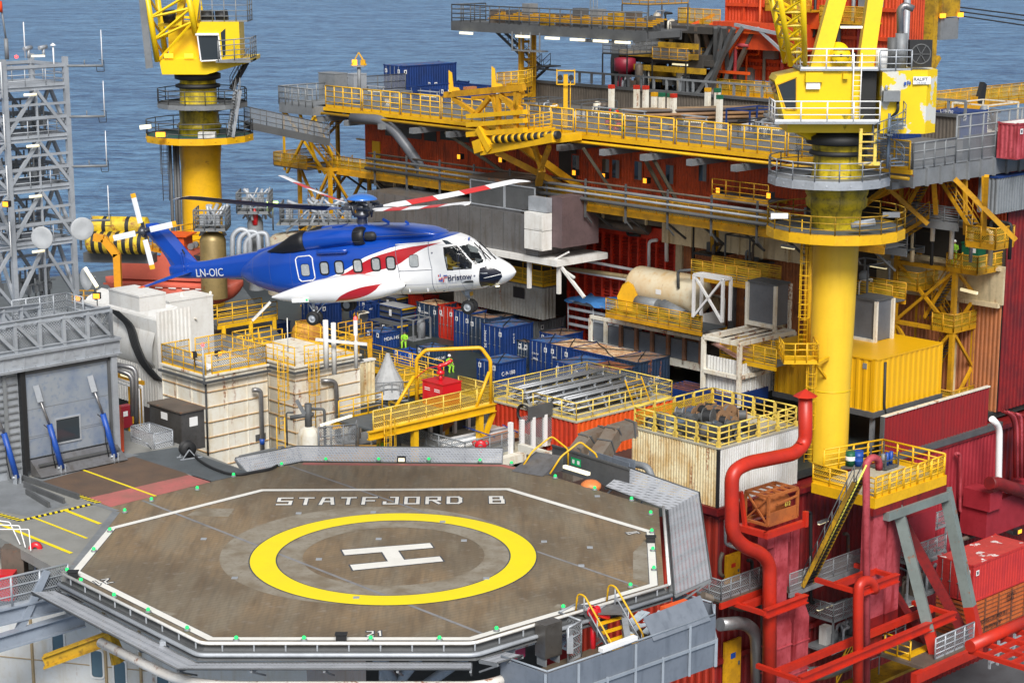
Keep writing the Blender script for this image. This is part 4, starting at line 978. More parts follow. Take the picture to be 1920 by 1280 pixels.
for ri in range(3):
 y0=b*(.22+.26*ri);B=Vector(t.location)+U*0+V*y0+Z*(h+.1);t2=rootat(B,'pole_rack',['front','middle','rear'][ri]+' rack of long aluminium scaffold poles on the orange container roof','pole rack','scaffold pole racks');q=MB();rr=random.Random(ri+3)
 for k in range(6):
  x=.9+k*(a-1.8)/5
  q.beam((x,-.75,0),(x,-.2,.95),.09);q.beam((x,.75,0),(x,.2,.95),.09)
  for zz in(.3,.62,.93):q.beam((x,-.85+zz*.5,zz),(x,.85-zz*.5,zz),.06)
 q.build('stand',GR,t2)
 for zz in(.3,.62,.93):
  for s in(-1,1):
   for k in range(5):
    y=s*(.78-zz*.5-k*.085);q=MB();x0=rr.uniform(.1,1.0);x1=a-rr.uniform(.2,1.5);q.cyl((x0,y,zz+.07),(x1,y,zz+.07),.035+.012*(k%2),n=6);q.build('scaffold_pole',ALU if k%3 else GM,t2)
t2=rootat(Vector(t.location)+U*(a*.62)+V*.35+Z*(h+.1),'yellow_step_frame','small yellow ladder frame leaning behind the front railing of the orange container','ladder');q=MB()
for x in(0,1.5):q.beam((x,0,0),(x,.8,1.5),.06)
for k in range(5):q.beam((0,.16*k+.08,.3*k+.15),(1.5,.16*k+.08,.3*k+.15),.04)
q.build('ladder_frame',Y,t2)
for i,(x,m_,lb) in enumerate(((-.25,BK,'coil of black hose hanging on the orange container front'),(0,mat('tan_rope',(.30,.17,.08),.8),'coil of brown rope at the front roof edge of the orange container'))):
 q=MB();yq=b*.58 if i==0 else b*.34;zq=h-.25 if i==0 else h+.3
 for k in range(4):q.sweep([Vector((-.05*k,yq+.55*(1-i*.25)*math.cos(tt*math.pi/9),zq+.55*(1-i*.25)*math.sin(tt*math.pi/9)+.02*k)) for tt in range(19)],[.05]*19,6,False)
 o=q.build('hose_coil',m_);o.location=Vector(t.location);o.rotation_euler=(0,0,YAW);tag(o,lb,'hose coil')
 # ================= left: hangar, antenna tower, white buildings, tanks =================
B=PZ(43,893,0);hg=rootat(B,'helicopter_hangar','grey steel hangar with a big ribbed door and blue hydraulic rams at the left edge','hangar')
a=run(B,U,216);h=rise(B,697)
ALP=mat('door_aluminium',(.36,.40,.45),.42,.35,grime=.75,gcol=(.17,.24,.38),scale=.7)
o=MB();o.box(-14,0,0,a+.1,5.6,h+1.6);o.build('wall',GR,hg)
o=MB();o.box(.3,-.16,.9,a-.35,-.02,h-.15);d=o.build('hangar_door',ALP,hg)
o=MB()
for z in(.9,1.9,2.0,3.4,h-.3):o.box(.32,-.175,z,a-.37,-.16,z+.02)
o.build('door_seam',GM,d)
o=MB();o.box(.12,-.26,.3,.30,0,h+.05);o.box(.0,-.3,.0,.12,0,h+.1);o.build('door_frame',BK,hg);o=MB();o.box(a-.35,-.26,.3,a-.2,0,h+.05);o.box(.30,-.26,h-.15,a-.2,0,h+.03);o.build('door_frame',GD,hg)
MB().box(a-.2,-.4,0,a+.12,0,h+.15).build('door_post',GR,hg)
xw,zw=run(B,U,106),1.35;wq=run(B,U,149)-xw
o=MB();o.box(xw-.08,-.22,zw,xw,-.16,zw+1.35);o.box(xw+wq,-.22,zw,xw+wq+.08,-.16,zw+1.35);o.box(xw,-.22,zw,xw+wq,-.16,zw+.08);o.box(xw,-.22,zw+1.27,xw+wq,-.16,zw+1.35);f=o.build('window_frame',GR,d);MB().box(xw,-.185,zw+.08,xw+wq,-.165,zw+1.27).build('window_pane',GL,f)
o=MB();o.add([(.3,-.3,.85),(a-.1,-.3,.85),(a+.05,-1.15,.08),(.4,-1.15,.08)],[(3,2,1,0)]);o.add([(.3,-.3,.85),(.4,-1.15,.08),(.3,-.3,.05)],[(0,1,2)]);o.add([(a-.1,-.3,.85),(a+.05,-1.15,.08),(a-.1,-.3,.05)],[(0,2,1)]);o.build('ramp_flap',SS,hg)
o=MB();o.beam((.5,-.75,.62),(a-.2,-.75,.62),.12,.12);o.build('flap_tube',GD,hg)
for i,px in enumerate((74,174,8)):
 x=run(B,U,px) if px>43 else-1.6;tp=rise(B,725-i*14 if i<2 else 770);r_=MB();r_.cyl((x+.75,-.95,.3),(x+.35,-.62,2.6),.15,n=10);ram=r_.build('hydraulic_ram',BB,hg)
 r_=MB();r_.cyl((x+.35,-.62,2.6),(x+.05,-.36,h*.72),.065,n=8);r_.build('piston_rod',SS,ram)
 r_=MB();r_.beam((x-.1,-.30,h*.72+.75),(x+.05,-.42,h*.72-.1),.1,.3);r_.box(x+.6,-1.1,0,x+.66,-.8,.5);r_.box(x+.84,-1.1,0,x+.9,-.8,.5);r_.cyl((x+.5,-.95,.35),(x+1.0,-.95,.35),.06,n=8);r_.build('ram_bracket',GR,ram)
 r_=MB();r_.pipe([(x+.45,-.85,.3),(x+.3,-.85,1.2),(x+.35,-.7,2.3),(x+.1,-.5,2.6)],.03,5);r_.build('hydraulic_hose',BK,ram)
o=MB()
for k in range(16):o.box(-1.5,-.10,.5+k*.36,-.1,-.01,.56+k*.36)
o.box(-.9,-.14,0,-.7,-.10,h+.05);o.build('door_stiffener',GM,hg)
o=MB();o.ibeam((-14,-.35,h+.55),(a+.35,-.35,h+.55),.35,.75,.05);
for k in range(9):
 x=a-.6-k*1.15;o.box(x,-.42,h+.25,x+.06,-.36,h+.85);o.box(x+.5,-.4,h+.42,x+.8,-.376,h+.72)
o.box(-14,-.5,h+.1,a+.2,-.3,h+.16)
o.build('eaves_beam',GR,hg)
o=MB();N_=12
for k in range(16):o.beam((a+.1-k*.75,-.42,h+.12),(a-.1-k*.75,-.30,h+.3),.1,.06)
o.build('eaves_cleat',GM,hg)
rf=h+1.0
MB().box(-14,-.5,rf-.06,a+.4,7,rf).build('roof',GR,hg)
def truss(par,p0,p1,hh,nb,m,w=.22,name='roof_truss'):
 p0,p1=Vector(p0),Vector(p1);o=MB();o.ibeam(p0+Z*hh,p1+Z*hh,w,w*1.2,.03);o.ibeam(p0+Z*.1,p1+Z*.1,w,w,.03)
 for i in range(nb+1):
  q=p0+(p1-p0)*(i/nb);o.beam(q,q+Z*hh,w*.8)
  if i<nb:o.beam(q+Z*hh,p0+(p1-p0)*((i+1)/nb)+Z*.1,w*.75)
 return o.build(name,m,par)
truss(hg,(-7,-.3,rf),(a-.1,-.3,rf),1.55,9,GR);truss(hg,(-7,-.3,rf+.9),(a-2.2,3.2,rf),1.5,8,GR);truss(hg,(a-.1,-.3,rf),(a-.1,3.2,rf),1.35,3,GR)
o=MB();o.add([(a+.0,-.2,rf+.1),(a+.0,3.2,rf+.1),(a+.0,3.2,rf+1.4),(a+.0,-.2,rf+1.4)],[(0,1,2,3)]);o.add([(-7,-.15,rf+.1),(a-.1,-.15,rf+.1),(a-.1,-.15,rf+1.3),(-7,-.15,rf+1.3)],[(0,1,2,3)]);o.build('mesh_panel',MSH,hg)
rail(hg,[(a-3.6,3.4,rf+.8),(a-.4,3.4,rf+.8),(a-.4,1.8,rf+.8)],GR,1.1,.8,.035,3,mesh=MSH)
B=P(30,560,104);tw=rootat(B,'antenna_tower','tall grey lattice tower with decks and antennas standing on the hangar roof','lattice tower')
tu=run(B,U,146)*.97;tv=3.6;th=rise(B,112);lv_=[rise(B,y) for y in(465,361,266,169)]
o=MB()
for x in(0,tu):
 for y in(0,tv):
  c=MB();c.beam((x,y,-2),(x,y,th),.26);c.build('leg',GR,tw)
for i,z in enumerate(lv_):
 o=MB()
 for p,q in(((0,0),(tu,0)),((tu,0),(tu,tv)),((tu,tv),(0,tv)),((0,tv),(0,0)),((-2.5,0),(0,0)),((-2.5,tv),(0,tv))):
  o.ibeam((*p,z),(*q,z),.16,.22,.03);o.beam((*p,z+1.15),(*q,z+1.15),.16)
 o.box(.1,.1,z+.08,tu-.1,tv-.1,z+.12);dk=o.build('platform_deck',GR,tw)
 rail(dk,[(.0,-.02,z+.1),(tu,-.02,z+.1),(tu,tv,z+.1),(0,tv,z+.1),(0,0,z+.1)],GR,.95,1.1,.03,3,toe=.14)
zz=[-.6]+lv_
for z0,z1 in zip(zz[:-1],zz[1:]):
 for y_ in(0,tv):o=MB();o.beam((0,y_,(z0+z1)/2+.5),(tu,y_,(z0+z1)/2+.5),.13);o.beam((tu*.5,y_,z0),(tu*.5,y_,z1),.1);o.beam((-2.6,y_,z0),(0,y_,z1),.16);o.beam((-2.6,y_,z1),(0,y_,z0),.16);o.build('brace',GR,tw)
 for p,q in(((0,0),(tu,0)),((tu,0),(tu,tv)),((tu,tv),(0,tv)),((0,tv),(0,0))):
  o=MB();p,q=Vector((*p,0)),Vector((*q,0));mdp=(p+q)/2
  o.beam(p+Z*(z0+.25),mdp+Z*(z1-.1),.17);o.beam(q+Z*(z0+.25),mdp+Z*(z1-.1),.17);o.build('brace',GR,tw)
 o=MB();rr=random.Random(int(z0*10));
 for k in range(16):
  x,y=rr.uniform(.3,tu-.3),rr.uniform(.6,tv-.4);o.cyl((x,y,z0+.3),(x,y,z0+1.2+rr.random()),.05,n=6);o.beam((x-.3,y,z0+1.1),(x+.4,y,z0+1.1),.06);o.box(x-.12,y-.1,z0+.6,x+.12,y+.1,z0+1.0)
 o.build('radio_equipment',GM,tw)
for i,z in enumerate([q+1.1 for q in lv_]):
 o=MB();o.cyl((tu,-.05,z),(tu+1.75,-1.0,z-.03),.07);o.cyl((tu+.9,-.5,z),(tu+.9,-.5,z+.3),.03);am=o.build('antenna_arm',GM,tw)
 o=MB();o.cyl((tu+1.7,-1.0,z),(tu+1.7,-1.0,z+1.9),.035,.02,6);o.build('whip_antenna',CW,am);o=MB();o.pipe([(tu+1.4,-.85,z),(tu+1.45,-.85,z-.35),(tu+1.8,-1.0,z-.35),(tu+1.8,-1,z+.25),(tu+1.55,-.95,z+.3)],.02,5);o.build('antenna_cable',BK,am)
 o=MB();o.cyl((-.3,-.3,z-1.5),(-.3,-.3,z+.4),.03,n=6);o.build('whip_antenna',CW,tw)
 o=MB();o.cyl((1.0,-.25,z-1.4),(1.7,-.3,z-1.4),.07);o.build('strip_lamp',LW,tw)
tz=th
o=MB();o.cyl((1.5,.3,tz),(1.5,.3,tz+1.9),.03,n=6);o.build('whip_antenna',CW,tw)
for x in(1.7,2.6):
 o=MB();o.cyl((x,.3,tz),(x,.3,tz+.45),.08);o.cyl((x-.3,.2,tz+.5),(x+.25,.4,tz+.55),.11);o.build('camera',GR,tw)
o=MB();o.cyl((3.2,.3,tz-.9),(3.2,.3,tz+.6),.04);o.lathe((3.2,.3,tz+.6),[(.16,0),(.12,.05),(.001,.14)],12);o.build('gps_antenna',CW,tw)
MB().lathe((.75,-.1,tz+.12),[(.001,-.08),(.09,-.05),(.09,.05),(.001,.1)],10).build('obstruction_light',LR,tw)
MB().beam((1.7,-.1,tz+.12),(2.4,-.1,tz+.1),.2,.1).build('strip_lamp',LW,tw)
o=thing('windsock','orange windsock on a grey pole at the top left corner above the tower','windsock',Vector(tw.location)+U*.25+Z*tz);c=MB();c.cyl((0,0,0),(0,0,1.1),.11);c.cyl((0,0,1.1),(-.15,0,2.7),.05);c.build('pole',GM,o)
c=MB();c.sweep([Vector((-.1-.25*k,-.05*k,2.75-.03*k*k*.3)) for k in range(9)],[.30-.017*k for k in range(9)],14);c.build('sock',mat('windsock_fabric',(.85,.07,.01),.7,grime=.1),o)
for i,(px,py,r,lb) in enumerate([(79,446,.62,'grey satellite dish in front of the lattice tower'),(154,429,.62,'grey satellite dish at the right leg of the lattice tower'),(162,523,.62,'grey satellite dish with a lit strip lamp below the lattice tower')]):
 q=P(px,py,102);t=thing('satellite_dish',lb,'satellite dish',q,R((-12,25,-48)[i]),'satellite dishes on the lattice tower');c=MB();c.lathe((0,0,0),[(.001,.02),(r*.5,-.0),(r*.95,-.05),(r,-.03),(r,.0),(r*.9,.06),(.1,.12),(.001,.12)],28,'y');c.build('dish',mat('dish_grey',(.42,.44,.46),.5,grime=.25),t);c=MB();c.cyl((0,.1,0),(0,.5,0),.1);c.cyl((0,.5,.1),(0,.5,-1.2),.07);c.build('mount',GM,t)
 if i==2:
  c=MB();c.beam((.1,-.1,.62),(1.1,0,-.28),.14);c.build('strip_lamp',LW,t)
def flood(px,py,d,lb,rz=0,pole=1.0,lit=LO,group='orange flood lamps'):
 t=thing('flood_lamp',lb,'flood lamp',P(px,py,d),rz,group);c=MB();c.box(-.2,-.05,-.15,.2,.2,.17);c.cyl((0,.1,-.15),(0,.1,-.15-pole),.03,n=6);c.build('housing',BK,t);c=MB();c.box(-.16,-.07,-.12,.16,-.05,.13);c.build('lamp_glass',lit,t);return t
flood(11,383,101,'lit orange flood lamp on the left legs of the lattice tower',R(-20),.3);flood(145,559,101,'lit orange flood lamp on the hangar roof truss corner',0,1.0);flood(181,555,101,'lit orange flood lamp beside the white duct above the hangar',0,1.3)
flood(362,665,112,'lit orange flood lamp on the near left tank railing',R(-70),.6);flood(411,663,113,'small lit flood lamp in the middle of the tank roof',R(60),.4)
t,a,b,h=module('flat white boxed duct above the curved white wall','duct',262,585,558,205,311,WH,roof=WH,d=112,name='box_duct',flat_=True)
t,a,b,h=module('square white cabin with rust stains and a small louvred vent','cabin',325,760,567,290,405,WH,WR,roof=WH,z=-5,name='white_cabin',flat_=True)
o=MB();o.box(1.0,-.05,h-1.7,1.35,-.003,h-.8);o.build('vent_grille',GM,t);o=MB();[o.lathe((x,y,h+.1),[(.12,0),(.1,.2),(.001,.24)],8) for x,y in((a*.5,b*.5),(a-.1,.1),(.1,b-.1))];o.build('lifting_lug',WR,t)
o=MB();o.box(a*.55,-.2,h-1.4,a*.58,-.003,h-1.35);o.build('lamp_bracket',WR,t)
B=PZ(300,770,-3);t=rootat(B,'white_building','curved white wall with corrugated lower part behind the hangar','building');a=3.0;lv=run(B,V,150);hh=rise(B,585)
o=MB();o.corr((0,lv,0),(0,0,0),0,hh*.42,.3,.07,(-1,0,0));o.corr((0,0,0),(2.6,0,0),0,hh,.3,.07,(0,-1,0));o.build('corrugated_wall',WH,t)
pr=[]
o=MB();prof=[(.15,hh*.42),(-.1,hh*.5),(-.05,hh*.65),(.25,hh*.8),(.9,hh*.93),(2.0,hh)];k=len(prof)
o.add([(x,0.5,z) for x,z in prof]+[(x,lv,z) for x,z in prof],[(i,i+1,k+i+1,k+i) for i in range(k-1)],True);o.build('curved_wall',WH,t);MB().box(.2,.1,0,2.6,lv,hh*.9).build('inner_wall',WH,t)
o=MB()
pth=[PU(x,y,UVt(B)[0]-.15) for x,y in((215,583),(245,610),(253,645),(268,680),(285,700),(297,712))]
for k in range(5):o.pipe([TOL(t,q)+Vector((0,(k-2)*.2,0)) for q in pth],.09,6,.6)
o.build('cable_tray',BK,t)
t2=rootat(PZ(246,800,-1.5),'fire_cabinet','dark red fire cabinet beside the hangar door','cabinet');MB().box(-.9,0,0,.1,.5,1.3).build('housing',mat('cabinet_red',(.30,.015,.03),.4,grime=.2),t2);c=MB();c.box(-.93,.08,.2,-.905,.42,1.0);c.build('door_panel',GD,t2);c=MB();c.box(-.5,-.02,.7,-.2,-.003,1.0);c.build('notice',CW,t2);c=MB();c.box(-.8,.1,-1.2,-.7,.2,0);c.box(-.1,.1,-1.2,0,.2,0);c.build('leg',Y,t2)
o=MB();dd=106
for pts,r in((((212,682),(250,690),(255,700),(256,800)),.14),(((212,690),(243,702),(248,712),(249,780)),.14)):o.pipe([P(x,y,dd) for x,y in pts],r,10)
tag(o.build('drain_pipe',SS),'pair of brown steel drain pipes bending down beside the hangar','pipe')
t2=rootat(PZ(270,800,-3.5),'yellow_door_frame','yellow doorway with white pipes at the foot of the corrugated white wall','doorway');c=MB();c.box(-.05,.0,0,.05,1.6,2.4);c.build('door',YO,t2);c=MB();c.pipe([(-.2,-.3,0),(-.2,-.3,2.7),(-.2,3,2.7)],.06,8);c.pipe([(-.3,-.1,0),(-.3,-.1,2.5),(-.3,3,2.5)],.05,8);c.build('pipe',CW,t2);c=MB();c.box(-.3,0,3.0,-.1,2.0,3.12);c.build('strip_lamp',LW,t2);c=MB();c.box(-.15,-.3,2.75,0,3.4,3.0);c.build('lintel',YO,t2)
B=PZ(342,848,-.9);t2=rootat(B,'equipment_cabinet','dark stainless steel cabinet with doors beside the left tank','cabinet');a,b=run(B,U,385),run(B,V,283);h=rise(B,775)
SSD=mat('dark_stainless',(.16,.15,.14),.35,.6,grime=.6,gcol=(.08,.07,.06))
MB().box(0,0,0,a,b,h).build('housing',SSD,t2);o=MB();o.box(-.1,-.1,h,a+.1,b+.1,h+.08);o.build('lid',BR,t2)
for k in range(3):MB().box(-.03,b*(k/3)+.04,.1,-.003,b*((k+1)/3)-.04,h-.1).build('door',SSD,t2)
MB().box(-.04,b*.42,h*.72,-.031,b*.62,h*.9).build('label_plate',CW,t2);MB().box(a*.35,-.02,h*.62,a*.7,-.003,h*.85).build('label_plate',CW,t2)
B=PZ(290,856,-.4);t2=rootat(B,'baggage_trolley','aluminium mesh baggage trolley parked beside the hangar apron','trolley');o=MB();L_,W__=1.1,2.0
a,b=run(B,U,328)-.1,run(B,V,247)
o.box(0,0,.32,a,b,.38);
for x in(0,a):
 for y in(0,b):o.cyl((x,y,.35),(x,y,1.25),.03,n=6)
for z in(.7,1.25):
 for p,q in(((0,0),(a,0)),((a,0),(a,b)),((a,b),(0,b)),((0,b),(0,b*.55))):o.cyl((*p,z),(*q,z),.03,n=6)
o.build('frame',GR,t2);o=MB();
for p,q in(((0,0),(a,0)),((a,0),(a,b)),((a,b),(0,b)),((0,b),(0,0))):o.add([(*p,.4),(*q,.4),(*q,1.22),(*p,1.22)],[(0,1,2,3)])
o.build('mesh_panel',mat('bright_wire_mesh',(.55,.57,.6),.4,.3,grime=.1,alpha=.6),t2)
for x in(.15,a-.15):
 for y in(.25,b-.25):
  c=MB().lathe((0,0,0),[(.05,-.05),(.16,-.05),(.17,0),(.16,.05),(.05,.05)],14,'y').build('wheel',RB,t2);c.location=(x,y,.17)
c=MB();c.cyl((-.05,.2,.4),(-.7,-.3,.95),.03,n=6);c.cyl((-.7,-.5,.95),(-.7,-.1,.95),.03,n=6);c.build('handle',GR,t2)
t2=thing('hose_reel','black hose reel on a metal stand at the apron edge','hose reel',PZ(352,858,0),R(30));c=MB();c.lathe((0,0,.5),[(.1,-.2),(.42,-.2),(.42,-.17),(.3,-.16),(.3,.16),(.42,.17),(.42,.2),(.1,.2)],20,'y');c.build('drum',BK,t2);c=MB();[c.beam((x,y,0),(0,y,.5),.05) for x in(-.4,.4) for y in(-.26,.26)];c.beam((-.5,-.26,.02),(.7,-.26,.02),.06);c.beam((-.5,.26,.02),(.7,.26,.02),.06);c.build('stand',GR,t2)
c=MB();c.pipe([PZ(x,y,.1) for x,y in((358,846),(372,862),(395,876),(425,887),(450,890),(478,884),(505,880),(520,872))],.07,8,.8);tag(c.build('fuel_hose',BK),'black hose lying from the hose reel along the helideck edge','hose')
c=MB()
for k in range(9):c.pipe([PZ(218+k*1.2,800,-.2)+Z*(1.2),PZ(217+k*1.5,845,0)+Z*(.2),PZ(224+k,850,0)+Z*.1,PZ(226+k*.8,812,-.2)+Z*.9],.03,5)
c.pipe([PZ(222,850,.05),PZ(205,864,.05),PZ(190,868,.05),PZ(180,862,.05)],.03,5);tag(c.build('orange_cable',mat('orange_cable_sheath',(.7,.08,.01),.6)),'bundle of orange cable hanging at the right corner of the hangar','cable')
# ---- white panelled tanks ----
TK=mat('tank_cream',(.78,.76,.68),.5,grime=.4,gcol=(.58,.44,.24),streak=True,rust=.5,scale=.8)
def tank(label,px,yb,yt,xl,xr,nu,nv,nz,**kw):
 B,a,b,h=near(px,yb,-5,yt,xl,xr,**kw);t=rootat(B,'water_tank',label,'tank','panelled white tanks');MB().box(0,0,0,a,b,h).build('shell',TK,t)
 o=MB();RS=mat('rust_stained_flange',(.55,.38,.18),.7,grime=.6,gcol=(.36,.16,.05),rust=.6)
 for k in range(1,nz):z=h-k*h/nz;o.box(-.07,-.07,z,a+.02,-.001,z+.035);o.box(-.07,0,z,-.001,b,z+.035)
 o.build('horizontal_flange',RS,t);o=MB()
 for k in range(nu+1):x=a*k/nu;o.box(x-.02,-.05,0,x+.02,-.002,h-.2)
 for k in range(1,nv+1):y=b*k/nv;o.box(-.05,y-.02,0,-.002,y+.02,h-.2)
 o.build('vertical_flange',TK,t);MB().box(-.12,-.12,h,a+.12,b+.12,h+.12).build('roof',WR,t);c=MB()
 c.box(-.32,-.32,h-.32,a+.12,-.15,h-.24);c.box(-.32,-.15,h-.32,-.15,b,h-.24)
 for k in range(3):c.cyl((-.2-.05*k,-.22-.05*k,h-.2),(a,-.22-.05*k,h-.2),.03,n=5);c.cyl((-.2-.05*k,-.2,h-.2),(-.2-.05*k,b,h-.2),.03,n=5)
 c.build('cable_tray',GD,t);return t,a,b,h
t,a,b,h=tank('rust streaked white tank with a yellow railed roof, left of the two',393,905,707,312,505,3,3,7)
rail(t,[(0,0,h+.12),(0,b,h+.12),(a*.45,b,h+.12)],Y,1.15,1.1,.035,3,mesh=MSH);rail(t,[(a*.55,b,h+.12),(a,b,h+.12),(a,0,h+.12),(a*.1,0,h+.12)],Y,1.15,1.2,.035,3,mesh=MSH)
for k in range(3):MB().cyl((.3+.25*k,.2,h+.45),(.3+.25*k,b-.3,h+.45),.1).build('roof_pipe',CW,t)
c=MB();c.cyl((-.15,.0,h-.4),(-.15,.0,h+1.9),.06);c.build('beacon_pole',GR,t);MB().lathe((-.15,0,h+1.9),[(.09,0),(.09,.12),(.001,.2)],10).build('beacon',LR,t)
o=MB();xq=run(Vector(t.location),U,484);o.pipe([(xq-.5,-.35,h-1.2),(xq,-.5,h-1.25),(xq,-.5,.5)],.14,10);o.build('overflow_pipe',SS,t);MB().cyl((xq,-.5,1.8),(xq,-.5,2.15),.155).build('pipe_band',BB,t)
c=MB();c.cyl((-.12,-.12,.3),(-.12,-.12,h-.3),.06);c.build('corner_cable',BK,t)
ladder(t,(run(Vector(t.location),U,522),-.5,2.2),h-2.0,Y,(0,-1,0));MB().box(a*.78,-.03,1.9,a*.95,-.004,2.3).build('name_plate',GD,t)
t,a,b,h=tank('rust streaked white tank, right of the two, with a tall grey pipe bend',557,860,690,508,676,2,1,7)
rail(t,[(0,0,h+.12),(0,b*2.4,h+.12),(a*.6,b*2.4,h+.12)],Y,1.15,1.1,.035,3);rail(t,[(a*.15,0,h+.12),(a,0,h+.12),(a,b*2.4,h+.12)],Y,1.15,1.2,.035,3)
MB().box(0,b,h-.1,a,b*2.6,h+.1).build('roof',WR,t)
xq=run(Vector(t.location),U,604);o=MB();o.pipe([(xq,-.1,h-1.1),(xq+.9,-.35,h-1.2),(xq+1.1,-.35,.2)],.15,10);o.build('overflow_pipe',SS,t);ladder(t,(.9,-.5,1.9),h-1.7,Y,(0,-1,0))
module('cream ribbed screen at the right end of the white tanks','wall',677,760,680,670,705,CRM,name='ribbed_screen',z=-3,pitch=.35)
for i,(px,y0,y1,r,lb) in enumerate([(612,690,600,.16,'white post with a cross beam on the right tank roof'),(668,690,600,.12,'white mast with red beacon on the right tank roof'),(540,660,596,.03,'thin white aerial behind the tanks')]):
 q=P(px,y0,112);z1=rise(q,y1);o=thing('mast',lb,'mast',q);c=MB();c.cyl((0,0,0),(0,0,z1),r,n=8);c.build('pole',WH,o)
 if i==0:c=MB();c.beam((-.6,0,z1*.6),(2.4,0,z1*.5),.2,.15);c.cyl((.4,.6,-.5),(.4,.6,z1*.9),.15);c.build('cross_beam',WH,o)
 if i==1:MB().lathe((0,0,z1),[(.1,0),(.1,.15),(.001,.25)],10).build('beacon',LR,o);MB().box(-.3,-.1,z1-1.2,.1,.1,z1-.9).build('horn',YO,o)
def walkway(label,pts,m=YO,width=1.2,z=None,side=-1,mesh=None,legs=(),deck=DKG,name='walkway',h=1.1,both=True,cat='walkway',group=None,step=1.3,thick=.28):
 pts=[Vector(p) for p in pts];t=thing(name,label,cat,tuple(pts[0]),0,group);L=[p-pts[0] for p in pts]
 for a_,b_ in zip(L[:-1],L[1:]):
  d=(b_-a_).normalized();s=Vector((-d.y,d.x,0)).normalized()*width*side
  o=MB();o.slab([a_,b_,b_+s,a_+s] if side>0 else[a_,a_+s,b_+s,b_],.06);o.build('deck_plate',deck,t);o=MB();o.beam(a_-Z*.18,b_-Z*.18,.12,thick);o.beam(a_+s-Z*.18,b_+s-Z*.18,.12,thick);o.build('edge_beam',m,t)
  rail(t,[a_,b_],m,h,step,.033,3,mesh=mesh)
  if both:rail(t,[a_+s,b_+s],m,h,step,.033,3,mesh=mesh)
 for(i,f,dz) in legs:
  q=L[i]+(L[i+1]-L[i])*f;MB().beam(q-Z*.1,q-Z*dz,.3).build('leg',m,t)
 return t
A1=PZ(408,610,-2.2);walkway('yellow raised walkway behind the white cabin with a grey deck',[A1,A1+U*run(A1,U,520)],Y,2.0,side=1,legs=((0,.1,2.6),(0,.55,2.6),(0,.95,2.6)),step=1.5)
A1=PZ(470,668,-.5);walkway('yellow railed landing with a gate between the two tank roofs',[A1,A1+U*run(A1,U,555)],Y,1.5,side=1,legs=((0,.1,4),(0,.9,4)),step=.9)
q=PZ(578,640,-3);o=thing('yellow_cone','rusty yellow dome shaped hood under the helicopter wheel','hood',q);c=MB();c.lathe((0,0,0),[(1.25,-1.5),(1.25,.5),(1.15,1.0),(.8,1.5),(.7,1.5),(.9,1.1)],22,smooth=False);c.build('shell',mat('rusted_yellow',(.60,.30,.03),.7,grime=.7,gcol=(.25,.07,.015),rust=.7),o)
def striplamp(px,py,px2,py2,d,lb,m=WH,group='strip lamps'):
 p,q=P(px,py,d),P(px2,py2,d);t=thing('strip_lamp',lb,'strip lamp',p,0,group);c=MB();v=q-p;c.beam((0,0,.04),v+Z*.04,.22,.12);c.build('housing',m,t);c=MB();c.beam(v*.08-Z*.04,v*.92-Z*.04,.13,.05);c.build('lamp_tube',LW,t);return t
striplamp(473,602,507,567,114,'tilted white strip lamp on a yellow pole below the helicopter sponson');c=MB();c.pipe([P(477,640,114),P(468,612,114),P(476,596,114)],.05,6);tag(c.build('lamp_pole',Y),'bent yellow pole carrying the tilted strip lamp','pole')
striplamp(556,751,571,778,103,'tilted strip lamp beside the small valve vessel',GM)
q=PZ(580,868,-2);t=thing('valve_vessel','small pale pressure vessel with valves and wheel in front of the right tank','vessel',q);c=MB();c.lathe((0,0,0),[(.62,-2),(.62,1.6),(.5,1.95),(.2,2.1),(.001,2.12)],20);c.build('shell',WR,t);c=MB();c.cyl((0,0,2),(0,0,3.4),.2);c.cyl((-1.0,0,2.6),(.3,0,2.8),.12);c.pipe([(.1,0,3.1),(.9,0,3.1),(.9,0,1)],.08,8);c.pipe([(-1.2,0,1),(-1.2,0,2.9),(-.8,0,2.9)],.05,6);c.build('valve_assembly',GD,t)
c=MB();c.lathe((1.6,.3,2.0),[(.32,-.02),(.36,0),(.32,.02)],16,'y');c.build('hand_wheel',GM,t);rail(t,[(.6,-.6,.6),(2.6,.2,.6),(2.6,1.4,.6)],GM,1.6,.8,.04,3,mesh=MSH);c=MB();c.beam((.7,-.5,2.3),(2.4,.1,2.7),.12);c.build('strip_lamp',LW,t);c=MB();c.box(.4,-.7,.0,3.6,2,.5);c.build('base_frame',YO,t)
ladder(t,(-1.5,-.3,-1.5),3.2,Y,(0,-1,0),cage=False)
# ================= process module, pipe deck, drilling deck =================
def yplane(y0):
 def f(px,py,dy=0.):
  r=ray(px,py);k=(y0+dy-CY)/r.y;return Vector((CX,CY,HC))+r*k
 return f
pm=thing('process_module','long platform module with orange upper wall and red louvred lower wall','platform module',tuple(W(21.5,0,-5)),YAW)
LM=lambda p:TOL(pm,p)
def wl(name,u,v0,v1,z0,z1,m,pitch=.3,dp=.06,flat_=False):
 o=MB()
 if flat_:o.box(u,v0,z0+5,u+.2,v1,z1+5)
 else:o.corr((u,v1,0),(u,v0,0),z0+5,z1+5,pitch,dp,(-1,0,0))
 return o.build(name,m,pm)
wl('upper_wall',0,11,57.5,7.2,12.1,OW,.28)
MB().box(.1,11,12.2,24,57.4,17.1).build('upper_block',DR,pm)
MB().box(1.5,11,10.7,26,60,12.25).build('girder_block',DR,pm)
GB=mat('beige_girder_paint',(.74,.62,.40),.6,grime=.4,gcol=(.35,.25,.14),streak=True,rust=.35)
wl('beige_girder',1.2,11,25,4.6,7.0,GB,flat_=True);wl('dark_girder',1.2,25,60,5.7,7.0,mat('dark_beige_girder_paint',(.15,.13,.10),.7,grime=.6,rust=.3,streak=True),flat_=True)
